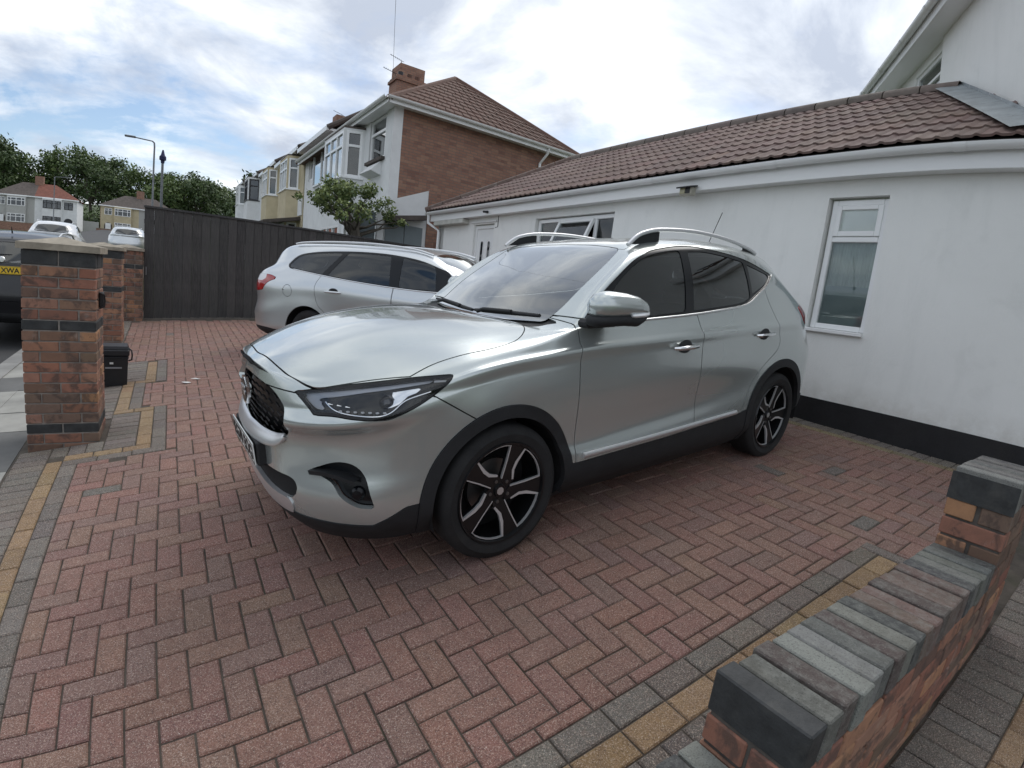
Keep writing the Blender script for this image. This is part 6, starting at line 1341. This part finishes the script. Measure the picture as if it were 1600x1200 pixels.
def hip_roof(parent, x0, x1, y0, y1, z, pitch, mat, ov=.3, hip0=True, hip1=True, tiles=False):
    """roof with ridge along y; returns ridge height"""
    x0 -= ov; x1 += ov; y0 -= (ov if hip0 else 0); y1 += (ov if hip1 else 0); h = (x1 - x0) / 2; zr = z + h * math.tan(pitch); xm = (x0 + x1) / 2
    a = y0 + (h if hip0 else 0); b_ = y1 - (h if hip1 else 0)
    v = [(x0, y0, z), (x1, y0, z), (x1, y1, z), (x0, y1, z), (xm, a, zr), (xm, b_, zr)]
    f = [(0, 4, 5, 3), (1, 2, 5, 4)] + ([(0, 1, 4)] if hip0 else []) + ([(2, 3, 5)] if hip1 else []) + [(3, 2, 1, 0)]
    r = new_obj('roof', pydata('roof', v, f), parent, mat)
    for A, B in (((x0, y0, z), (xm, a, zr)), ((x1, y0, z), (xm, a, zr)), ((xm, a, zr), (xm, b_, zr)), ((x0, y1, z), (xm, b_, zr)), ((x1, y1, z), (xm, b_, zr))):
        if (Vector(B) - Vector(A)).length > .1: MB().tube([A, B], .09, 8).build('ridge', mat, r)
    return r, zr, (x0, x1, y0, y1, xm, a, b_)
def hwin(parent, mtx, w_, h, mull=(), trans=None, mat=m_upvc, fw=.07, back=m_lace):
    """flat window in local x-z facing -y, centred on its base"""
    fr = MB(); fr.box(-w_ / 2, w_ / 2, -.03, .05, 0, fw).box(-w_ / 2, w_ / 2, -.03, .05, h - fw, h).box(-w_ / 2, -w_ / 2 + fw, -.03, .05, fw, h - fw).box(w_ / 2 - fw, w_ / 2, -.03, .05, fw, h - fw)
    for x in mull: fr.box(x - fw / 2, x + fw / 2, -.03, .05, fw, h - fw)
    if trans: fr.box(-w_ / 2 + fw, w_ / 2 - fw, -.028, .048, trans - fw / 2, trans + fw / 2)
    o = fr.build('window', mat, parent); o.matrix_local = mtx
    es_ = [-w_ / 2 + fw] + sorted(mull) + [w_ / 2 - fw]
    for a, b_ in zip(es_[:-1], es_[1:]):
        for z0, z1 in (((fw, trans), (trans, h - fw)) if trans else ((fw, h - fw),)): MB().box(a, b_, .01, .016, z0, z1).build('pane', m_hpane, o)
    c_ = MB(); n = 24; c_.add([(-w_ / 2 + w_ * i / n, .10 + .02 * (i % 2), z) for z in (0.02, h - .02) for i in range(n + 1)], [(i, i + 1, n + 2 + i, n + 1 + i) for i in range(n)]); c_.build('curtain', back, o, fix=False); return o
def faceW(x, y, z): return Matrix.Translation((x, y, z)) @ Matrix.Rotation(-math.pi / 2, 4, 'Z')    # window facing -X
def dirM(x, y, z, ang): return Matrix.Translation((x, y, z)) @ Matrix.Rotation(ang, 4, 'Z')
def bay(parent, x, y0, y1, z0, z1, out, wallm, framem, zs, side=.35):
    """canted bay on the street front (x = wall plane); zs = [(sill, head), ...]"""
    pl = [(x, y0), (x - out, y0 + side), (x - out, y1 - side), (x, y1)]
    for k in range(3):
        (ax, ay), (bx, by) = pl[k], pl[k + 1]; L = math.hypot(bx - ax, by - ay); ang = math.atan2(by - ay, bx - ax)
        holes = [(.08, L - .08, s - 0, h) for s, h in zs]
        # window faces outwards: local -y is outwards when walking from far end to near end
        M = Matrix.Translation((bx, by, 0)) @ Matrix.Rotation(ang + math.pi, 4, 'Z')
        w_ = wall_holes(0, L, z0, z1, [(.08, L - .08, s, h) for s, h in zs], 0, .1, parent, 'bay_wall', wallm, 'y'); w_.matrix_local = M
        for s, h in zs:
            n = max(1, round((L - .16) / .62)); mu = [(-(L - .16) / 2 + (L - .16) * i / n) for i in range(1, n)]
            hwin(parent, M @ Matrix.Translation((L / 2, .03, s)), L - .16, h - s, mu, (h - s) * .68, framem)
            MB().box(-.02, L + .02, -.05, .05, s - .05, s).build('sill', framem, parent).matrix_local = M
    b = MB(); b.prism([(a, c_) for a, c_ in pl], (z1, z1 + .06), 'z'); b.build('bay_roof', m_gtile, parent)
# --- nearest neighbour: brick gable towards us, white front with bay
GBX, GBY = 4.95, 11.0
n1 = thing('gable_house', 'two-storey house with red brick side wall, white front bay and hipped brown roof', 'house', (GBX, GBY, 0)); n1i = n1
bb = 0.5
MB().box(0.004, 5.95, 0, .3, bb, 5.84).build('gable_wall', m_oldbrick, n1)
wall_holes(.004, 5.6, bb, 5.84, [(.60, 1.95, 4.62, 5.80), (3.2, 5.0, 1.6, 2.9)], 0, .25, n1, 'front_wall', m_white_r)
MB().box(-.035, .22, -.014, .0, bb, 5.84).build('corner_strip', m_white_r, n1)
hwin(n1, faceW(.06, 1.275, 4.66), 1.25, 1.12, (), .74); MB().box(-.10, .02, .55, 1.98, 4.58, 4.66).build('sill', m_gtile, n1)
q = MB(); q.prism([(-.30, 4.28), (0, 4.20), (0, 4.55), (-.05, 4.55)], (.75, 1.75), 'y'); q.build('sill_bracket', m_white_r, n1)
bay(n1, .0, 2.35, 5.2, bb, 5.66, .55, m_white_r, m_upvc, [(1.5, 2.9), (4.30, 5.60)], .28)
MB().box(5.65, 5.95, .3, 5.6, bb, 5.84).build('rear_wall', m_oldbrick, n1)
rf, zr, rg = hip_roof(n1, 0, 5.95, 0, 10.6, 5.86, math.radians(35), m_rtile, .28)
# roof tiles of the slope facing us: courses as thin steps, each tile a small piece in one mass
x0, x1, y0, y1, xm, ya, yb = rg; hh = ya - y0; ncs = 13; V_, F_l = [], []
for r in range(ncs):
    t0, t1 = r / ncs, (r + 1.25) / ncs; w0 = (x1 - x0) / 2 * (1 - r / ncs)
    nt_ = max(1, int(w0 * 2 / .27)); w1 = (x1 - x0) / 2 * (1 - min(1., t1)); w0 -= .06
    for i in range(nt_):
        a = xm - w0 + 2 * w0 * i / nt_; c_ = xm - w0 + 2 * w0 * (i + .93) / nt_; t1c = min(t1, 1.0); zz = lambda t: 5.86 + (zr - 5.86) * t; yy_ = lambda t: y0 + hh * t; n0 = len(V_); up = .035; u2 = .012 + .008 * (i % 2)
        V_ += [(a, yy_(t0) - .02, zz(t0) + up + u2), (c_, yy_(t0) - .02, zz(t0) + up), (xm - w1 + 2 * w1 * (i + .93) / nt_, yy_(t1c), zz(t1c) + .012), (xm - w1 + 2 * w1 * i / nt_, yy_(t1c), zz(t1c) + .012), (a, yy_(t0) - .02, zz(t0)), (c_, yy_(t0) - .02, zz(t0))]; F_l += [(n0, n0 + 1, n0 + 2, n0 + 3), (n0 + 4, n0 + 5, n0 + 1, n0)]
to = new_obj('roof_tiles', pydata('roof_tiles', V_, F_l), rf, m_rtile); to['kind'] = 'stuff'
for nm, q_ in (('soffit', (-.28, 6.23, -.28, 0.0, 5.80, 5.83)), ('soffit', (-.28, 0.0, .0, 5.6, 5.80, 5.83))): MB().box(*q_).build(nm, m_upvc, n1)
MB().box(-.30, 6.25, -.31, -.28, 5.76, 5.90).build('fascia', m_upvc, n1); MB().box(-.31, -.28, -.31, 10.6, 5.76, 5.90).build('fascia', m_upvc, n1)
q = MB(); q.sweep([(-.37 + .06 * math.cos(t), 5.9 - .06 * math.sin(t)) for t in lin(0, math.pi, 8)], -.35, 6.3, 'x', False, sm=True); q.build('gutter', m_upvc, n1)
q = MB(); q.sweep([(-.37 + .06 * math.cos(t), 5.9 - .06 * math.sin(t)) for t in lin(0, math.pi, 8)], -.35, 10.6, 'y', False, sm=True); q.build('gutter', m_upvc, n1)
q = MB(); q.tube([(4.68, -.36, 5.86), (4.68, -.30, 5.7), (4.62, -.05, 5.45), (4.60, -.05, 2.0)], .04, 8); q.build('downpipe', m_upvc, n1)
ch = MB(); ch.box(1.85, 2.95, 5.3, 6.1, 6.6, 8.42).box(1.80, 3.0, 5.25, 6.15, 8.42, 8.52).box(1.85, 2.95, 5.3, 6.1, 8.52, 8.60); cho = ch.build('chimney', m_oldbrick, rf)
for xx in (2.1, 2.45, 2.75): MB().lathe([(.10, 8.6), (.085, 8.75), (.10, 8.8), (.10, 8.84)], 12, 'z', M=Matrix.Translation((xx, 5.7, 0))).build('chimney_pot', m_darkw if xx < 2.2 else m_rtile, cho)
def aerial(parent, x, y, z, a=0.3, mat=m_blackmetal):
    q = MB(); q.tube([(x, y, z), (x, y, z + .55)], .012, 5); d = Vector((math.cos(a), math.sin(a), .35)) * .6; P0 = Vector((x, y, z + .55)); q.tube([P0 - d * .15, P0 + d * .75], .009, 5)
    for k in range(6):
        c_ = P0 + d * (.05 + k * .12); e_ = Vector((-math.sin(a), math.cos(a), 0)) * .10; q.tube([c_ - e_, c_ + e_], .005, 4)
    q.build('aerial', mat, parent)
aerial(cho, 1.9, 5.7, 8.2, 2.6)
# lean-to with grey shutter beside it
lt = thing('lean_to', 'white lean-to with a sloping top, grey shutter and brick pier beside the gable house', 'outbuilding', (4.55, 10.35, 0))
q = MB(); q.prism([(.1, .8), (1.22, .8), (1.22, 3.82), (.1, 3.36)], (0, .12), 'y'); q.build('side_wall', m_white_r, lt)
MB().box(1.225, 1.45, -.02, .22, .8, 3.86).build('pier', m_oldbrick, lt)
q = MB(); q.prism([(.05, 2.86), (1.14, 3.06), (1.18, 3.18), (.05, 2.98)], (-.35, -.01), 'y'); q.build('canopy', m_gtile, lt)
m_shut = weathered('grey shutter', (.19, .225, .24), .06, 3, .5, .05)
for i in range(2): MB().box(.12 + i * .5, .60 + i * .5, -.05, -.012, .8, 2.86).build('shutter_panel', m_shut, lt)
MB().box(-.62, -.10, .1, .2, .8, 3.05).build('shutter_panel', m_shut, lt); MB().box(-.10, .06, -.06, .05, .8, 3.1).build('post', m_upvc, lt); MB().box(-.80, -.62, -.02, .1, .8, 3.15).build('post', m_upvc, lt)
# --- the rest of the row, climbing the street
def row_house(y0, y1, wallm, framem, roofm, label, dz, band=None, big=False, hip=(False, True), rooftop=True, bay_out=.5):
    t = thing('terrace_house', label, 'house', (GBX, y0, dz), 0, 'houses up the street'); L = y1 - y0
    wall_holes(0, L, 0, 5.35, [(L - 1.9, L - .7, 4.1, 5.2)], 0, .25, t, 'front_wall', wallm); hwin(t, faceW(.06, L - 1.3, 4.12), 1.15, 1.05, (), .7, framem)
    MB().box(0.25, 5.95, 0.02, .25, 0, 5.35).build('side_wall', wallm, t); MB().box(.25, 5.95, L - .25, L - .02, 0, 5.35).build('side_wall', wallm, t)
    if big: hwin(t, faceW(-.03, 1.9, 3.75), 2.6, 1.35, (0.,), None, framem, .06)
    else: bay(t, 0., .8, 3.4, 0, 5.2, bay_out, wallm, framem, [(1.0, 2.35), (3.8, 5.1)], .35)
    if band: MB().box(-.05, 0.0, .05, L - .05, 2.65, 3.35).build('cladding_band', band, t)
    MB().box(-.35, -.0, 0, L, 5.28, 5.35).build('soffit', m_upvc, t); MB().box(-.37, -.35, 0, L, 5.26, 5.42).build('fascia', m_upvc, t)
    r, z_, _ = hip_roof(t, 0, 5.95, 0, L, 5.36, math.radians(34), roofm, .33, hip[0], hip[1])
    return t, r, z_
t, r, z_ = row_house(16.62, 21.5, m_white_r, m_upvc, m_gtile, 'white house with a wide upstairs window next to the gable house', .95, None, True, (False, True))
MB().box(2.4, 3.4, 1.0, 1.9, z_ - .8, z_ + 1.0).build('chimney', m_oldbrick, r); aerial(r, 2.5, 1.2, z_ + .6, 2.8); aerial(r, 3.0, 1.6, z_ + .3, 3.0)
MB().box(-.02, .0, .1, 4.7, 5.0, 5.27).build('tile_hanging', m_rtile, t)
t, r, z_ = row_house(21.7, 27.4, m_cream, m_upvc, m_gtile, 'cream rendered house with a two-storey bay, nearer of the two', 1.12, m_white_r, False, (True, False)); aerial(r, 2.6, 4.6, z_ + .3, 2.7); MB().box(2.4, 3.4, 4.9, 5.7, z_ - .6, z_ + .9).build('chimney', m_oldbrick, r)
q = MB(); q.prism([(-1.5, 2.25), (.0, 2.6), (.0, 2.45), (-1.5, 2.12)], (.3, 4.9), 'y'); q.build('porch_roof', m_gtile, t)
t, r, z_ = row_house(27.4, 33.2, m_cream, m_upvc, m_gtile, 'cream rendered house with a two-storey bay, farther of the two', 1.4, None, False, (False, True))
t, r, z_ = row_house(34.2, 40.5, m_white_r, m_darkw, m_gtile, 'white house with black framed bay window at the end of the row', 1.7, None, False, (True, True), bay_out=.7)
row_house(42.0, 48.0, m_white_r, m_upvc, m_gtile, 'white house showing only its roof beyond the black framed bay', 2.1, None, False, (True, True))

# --- semi-detached houses across the end of the street
def far_pair(cx, y, z0, half, wl_, wr_, fl_, fr2, rl_, rr_, label, arch=True):
    t = thing('semi_detached_house', label, 'house', (cx, y, z0), 0, 'houses across the end of the street'); H = 5.0
    for sg, wm, fm in ((-1, wl_, fl_), (1, wr_, fr2)):
        MB().box(min(0, sg * half), max(0, sg * half), .0, 7, 0, H).build('wall', wm, t)
        cxw = sg * half * .42; q = MB(); q.box(cxw - 1.35, cxw + 1.35, -.55, 0.0, 0, H - .15); q.build('bay', wm, t)
        for z, h in ((.9, 1.25), (3.35, 1.25)): hwin(t, dirM(cxw, -.57, z, 0), 2.5, h, (-.75, 0, .75), h * .66, fm, .09, m_dark)  # sheet behind each far pane is coloured dark for the unlit room, not cloth
        hwin(t, dirM(sg * half * .80, -.02, 3.4, 0), 1.2, 1.15, (0.,), .78, fm, .09, m_dark)
        if arch:
            d = MB(); d.prism([(sg * half * .80 + .62 * math.cos(a), 1.45 + .62 * math.sin(a)) for a in lin(0, math.pi, 10)] + [(sg * half * .80 - .62, 0), (sg * half * .80 + .62, 0)], (-.03, -.01), 'y'); d.build('door_arch', fm if fm is m_darkw else m_gtile, t)
            MB().box(sg * half * .80 - .42, sg * half * .80 + .42, -.05, -.032, 0, 1.95).build('door', m_darkw if fm is m_darkw else m_upvc, t)
    zr = H + (3.6) * math.tan(math.radians(33)); hx = half + .3
    for sg, mt in ((-1, rl_), (1, rr_)):
        v = [(0, -.3, H), (sg * hx, -.3, H), (sg * hx, 7.3, H), (0, 7.3, H), (0, 3.5, zr), (sg * (hx - 3.8), 3.5, zr)]; f = [(0, 1, 5, 4), (1, 2, 5), (2, 3, 4, 5)]
        new_obj('roof', pydata('roof', v, f), t, mt); MB().box(min(0, sg * hx), max(0, sg * hx), -.33, -.3, H - .16, H + .02).build('gutter', m_upvc, t)
    MB().box(-.6, .6, 3.0, 4.0, zr - .8, zr + 1.1).build('chimney', m_oldbrick, t); return t
m_rred = weathered('red-brown tile', (.17, .065, .045), .3, 3, .9, .3, 10, .02)
far_pair(-19.6, 103, 3.7, 5.9, m_pebble, m_white_r, m_upvc, m_darkw, m_gtile, m_rred, 'grey and white semi-detached pair with half brown, half red roof, far left')
fp2 = far_pair(-5.4, 113, 4.2, 6.0, m_cream, m_pebble, m_upvc, m_upvc, m_gtile, m_gtile, 'cream and grey semi-detached pair with a red side wall across the street end')
MB().box(-6.05, -6.0, 0, 7, 0, 5.0).build('red_side_wall', m_rred, fp2); MB().box(-8.6, -6.2, -.3, -.1, 0, 1.9).build('garden_gate', m_pebble, fp2)
far_pair(16.5, 125, 6.5, 6.0, m_white_r, m_white_r, m_upvc, m_upvc, m_rred, m_rred, 'house roof showing above the fence between the trees and the row')
# low front walls and hedges before the far houses
for i, (x0, x1, yy_) in enumerate(((-25, -14, 97.5), (-11.5, .5, 108))):
    w_ = thing('front_wall', ('low red brick front wall before the far left pair of houses', 'low red brick front wall before the cream and grey pair')[i], 'wall', (x0, yy_, hill(x0, yy_) + .2)); MB().box(0, x1 - x0, 0, .25, -.5, .95).build('brickwork', m_oldbrick, w_); MB().box(-.05, x1 - x0 + .05, -.04, .29, .95, 1.02).build('coping', m_cap, w_)

# ================================================================== lamp posts, pole, wire
m_galv = weathered('grey lamp column', (.16, .17, .18), .15, 8, .5, .1, metal=.3)
def lamp_post(x, y, z, h, arm, label):
    t = thing('street_lamp', label, 'street lamp', (x, y, z), 0, 'street lamps'); q = MB(); q.tube([(0, 0, -.5), (0, 0, 1.2), (0, 0, 1.25), (0, 0, h - .3), (.02 * arm, 0, h - .08), (.12 * arm, 0, h)], [.085, .085, .06, .05, .05, .045], 10); q.build('column', m_galv, t)
    q = MB(); q.tube([(.10 * arm, 0, h), (1.1 * arm, 0, h + .06)], .035, 8); q.build('bracket', m_galv, t); q = MB(); q.box(min(1.0 * arm, 1.6 * arm), max(1.0 * arm, 1.6 * arm), -.12, .12, h + .02, h + .12, .03); q.build('lantern', m_galv, t)
lamp_post(-.98, 36, 1.5, 6.6, -1, 'tall grey street lamp rising behind the left end of the fence'); lamp_post(-11.9, 72, 3.0, 5.9, 1, 'distant grey street lamp in front of the white far house')
tp = thing('telegraph_pole', 'slim pole with a dark blue top beside the tall street lamp', 'pole', (-.55, 38, 1.5)); q = MB(); q.tube([(0, 0, -.5), (0, 0, 5.9)], [.10, .075], 10); q.build('shaft', m_galv, tp)
q = MB(); q.lathe([(0, 6.55), (.05, 6.5), (.12, 6.2), (.20, 6.1), (.20, 5.9), (.12, 5.86), (.10, 5.7)], 10, 'z'); q.build('head', weathered('dark blue paint', (.012, .015, .06), .2), tp)
def wire(a, b, label, sag=.3):
    A, B = Vector(a), Vector(b); q = MB(); q.tube([A.lerp(B, i / 12) - Vector((0, 0, sag * 4 * (i / 12) * (1 - i / 12))) for i in range(13)], .005, 4); o = q.build('overhead_wire', m_blackmetal, None); tag(o, label, 'wire'); return o
wire((7.2, 17.8, 8.3), (2.55, 5.4, 10.2), 'thin overhead wire rising from the white house chimney out of frame', .05)

# ================================================================== trees
m_bark = weathered('bark', (.085, .075, .06), .3, 10, .95, .6, 40, .01)
def leaf_mat(name, a, b_):
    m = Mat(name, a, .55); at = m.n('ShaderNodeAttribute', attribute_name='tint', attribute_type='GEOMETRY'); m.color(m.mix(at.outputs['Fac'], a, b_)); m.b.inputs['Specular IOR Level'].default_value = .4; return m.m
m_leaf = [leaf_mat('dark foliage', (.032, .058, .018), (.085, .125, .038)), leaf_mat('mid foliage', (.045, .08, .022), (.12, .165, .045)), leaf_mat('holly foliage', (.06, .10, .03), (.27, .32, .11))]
def foliage(name, parent, blobs, n, size, mat, seed, flat=.35):
    """thousands of small leaf faces spread through clumps, denser at their skins"""
    r = np.random.default_rng(seed); V, F, T = [], [], []; vol = np.array([b[3] ** 2 for b in blobs]); cnt = (vol / vol.sum() * n).astype(int)
    for (bx, by, bz, br), k in zip(blobs, cnt):
        d = r.normal(size=(k, 3)); d /= np.linalg.norm(d, axis=1)[:, None]; rad = br * (1 - .55 * r.random(k) ** 2.2) * (1 + .18 * r.normal(size=k)); c = np.array([bx, by, bz]) + d * rad[:, None] * np.array([1, 1, .85])
        a = r.normal(size=(k, 3)); a /= np.linalg.norm(a, axis=1)[:, None]; b2 = np.cross(a, d + .4 * r.normal(size=(k, 3))); b2 /= np.maximum(np.linalg.norm(b2, axis=1), 1e-6)[:, None]
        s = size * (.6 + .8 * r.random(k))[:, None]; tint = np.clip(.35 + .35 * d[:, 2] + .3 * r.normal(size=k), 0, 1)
        n0 = len(V) * 0
        P = np.stack([c - a * s, c + b2 * s * .5, c + a * s, c - b2 * s * .5], 1); V.append(P); T.append(tint)
    P = np.concatenate(V).reshape(-1, 3); m_ = len(P) // 4; me = bpy.data.meshes.new(name); me.vertices.add(len(P)); me.vertices.foreach_set('co', P.astype(np.float32).ravel()); me.loops.add(len(P)); me.loops.foreach_set('vertex_index', np.arange(len(P), dtype=np.int32)); me.polygons.add(m_); me.polygons.foreach_set('loop_start', np.arange(0, len(P), 4, dtype=np.int32)); me.update(calc_edges=True)
    at = me.attributes.new('tint', 'FLOAT', 'FACE'); at.data.foreach_set('value', np.concatenate(T).astype(np.float32)); return new_obj(name, me, parent, mat)
def limb(q, a, b, r0, r1, seed, n=5):
    r = random.Random(seed); A, B = Vector(a), Vector(b); L = (B - A).length; q.tube([A.lerp(B, i / n) + Vector((r.uniform(-1, 1), r.uniform(-1, 1), r.uniform(-.5, .5))) * L * .05 * (0 if i in (0, n) else 1) for i in range(n + 1)], [r0 + (r1 - r0) * i / n for i in range(n + 1)], 8)
# small pollarded holly behind the fence
ht = thing('holly_tree', 'small spreading evergreen tree with thick trunk behind the fence', 'tree', (3.86, 10.05, .55)); q = MB(); limb(q, (0, 0, 0), (-.05, 0, 2.1), .15, .11, 1); bl_ = []
rr_ = random.Random(5)
for i in range(44):
    a = rr_.uniform(0, 2 * math.pi); d = rr_.uniform(.1, 1.28) ** .9; x, y, z = d * math.cos(a) - .12, d * math.sin(a) * .75, 2.22 + (1.25 - d) * .66 * rr_.uniform(.35, 1.15) + rr_.uniform(-.10, .30)
    if i % 2 == 0: limb(q, (-.05 + rr_.uniform(-.03, .03), 0, 1.75 + rr_.uniform(0, .35)), (x, y, z), .035, .006, i + 10)
    bl_.append((x, y, z, rr_.uniform(.09, .25)))
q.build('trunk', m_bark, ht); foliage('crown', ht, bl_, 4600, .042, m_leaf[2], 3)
def big_tree(x, y, h, w_, kind, seed, label, z=None):
    z = hill(x, y) if z is None else z; t = thing('broadleaf_tree', label, 'tree', (x, y, z), 0, 'trees on the hill'); r = random.Random(seed); q = MB(); limb(q, (0, 0, -.5), (0, 0, h * .45), h * .028, h * .018, seed); bl_ = []
    for i in range(22):
        a = r.uniform(0, 2 * math.pi); u = r.random() ** .6; zz = h * (.38 + .55 * r.random()); rad = w_ * .5 * u * math.sqrt(max(.05, 1 - ((zz / h - .55) / .5) ** 2)); br = r.uniform(.12, .24) * w_; px, py = rad * math.cos(a), rad * math.sin(a); bl_.append((px, py, zz, br))
        if i % 3 == 0: limb(q, (0, 0, h * .35), (px, py, zz), h * .012, h * .003, seed + i)
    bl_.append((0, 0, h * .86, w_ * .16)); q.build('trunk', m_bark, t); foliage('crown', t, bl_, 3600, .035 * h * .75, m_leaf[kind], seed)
def pxline(xs, y): return xs
# skyline of the hill, left to right: (x, y, top height above sea, width, kind, words)
HT = [(-38, 150, 24.5, 13, 0, 'dark tall tree at the far left edge'), (-29.5, 146, 21, 10, 1, 'round green tree behind the far left house'), (-24.5, 150, 20.5, 9, 0, 'smaller dark tree between the round tree and the tallest crown'), (-19.5, 146, 23, 11, 1, 'tallest broad green crown on the hill'), (-13.5, 150, 22.5, 10, 0, 'dark tree beside the tallest crown'), (-8.2, 146, 20.8, 9.5, 1, 'green tree above the cream and grey pair'), (-3.0, 150, 20.6, 9, 0, 'dark tree behind the tall street lamp'), (2.0, 146, 20, 9, 1, 'green tree right of the slim pole'), (7.0, 148, 21.5, 10, 0, 'broad tree above the left part of the fence'), (11.8, 150, 20, 9, 1, 'last tree of the hill before the gap of sky'), (-33.5, 135, 20.5, 9, 0, 'low dark tree under the far left crown'), (-15.5, 134, 19, 9, 0, 'low dark tree between the two far pairs'), (5.0, 136, 19, 9, 0, 'low dark tree just above the fence'), (-1.0, 135, 18.5, 9, 1, 'low green tree behind the slim pole')]
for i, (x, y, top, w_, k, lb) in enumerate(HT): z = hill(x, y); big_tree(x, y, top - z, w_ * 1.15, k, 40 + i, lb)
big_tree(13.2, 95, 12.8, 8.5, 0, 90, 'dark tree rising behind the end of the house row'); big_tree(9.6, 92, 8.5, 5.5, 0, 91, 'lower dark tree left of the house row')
# hedge mass at the foot of the hill
fo_ = foliage('hillside_shrubs', None, [(-48 + i * 3.1, 128 + 3 * math.sin(i * 1.7), hill(0, 128) + 1.5, 3.2 + 1.1 * math.sin(i * 2.3)) for i in range(24)], 9000, .38, m_leaf[0], 77); tag(fo_, 'dark green shrubs massed along the foot of the hill', 'shrubs', None, 'stuff')

# two scraps of white litter on the blocks
for i, (x, y, lb) in enumerate(((.30, 3.62, 'small white paper scrap on the paving, nearer of two'), (.40, 3.74, 'small white paper scrap on the paving, farther of two'))):
    q = MB(); r = random.Random(i); q.add([(r.uniform(-.03, .03) + dx * .03, r.uniform(-.015, .015) + dy * .025, .004 + .012 * r.random()) for dx, dy in ((-1, -1), (1, -1), (1.3, 0), (1, 1), (-.8, 1))] + [(0, 0, .02)], [(0, 1, 5), (1, 2, 5), (2, 3, 5), (3, 4, 5), (4, 0, 5)])
    o = q.build('paper_scrap', m_wlab, None); o.location = (x, y, gz(x, y) + .002); tag(o, lb, 'litter')
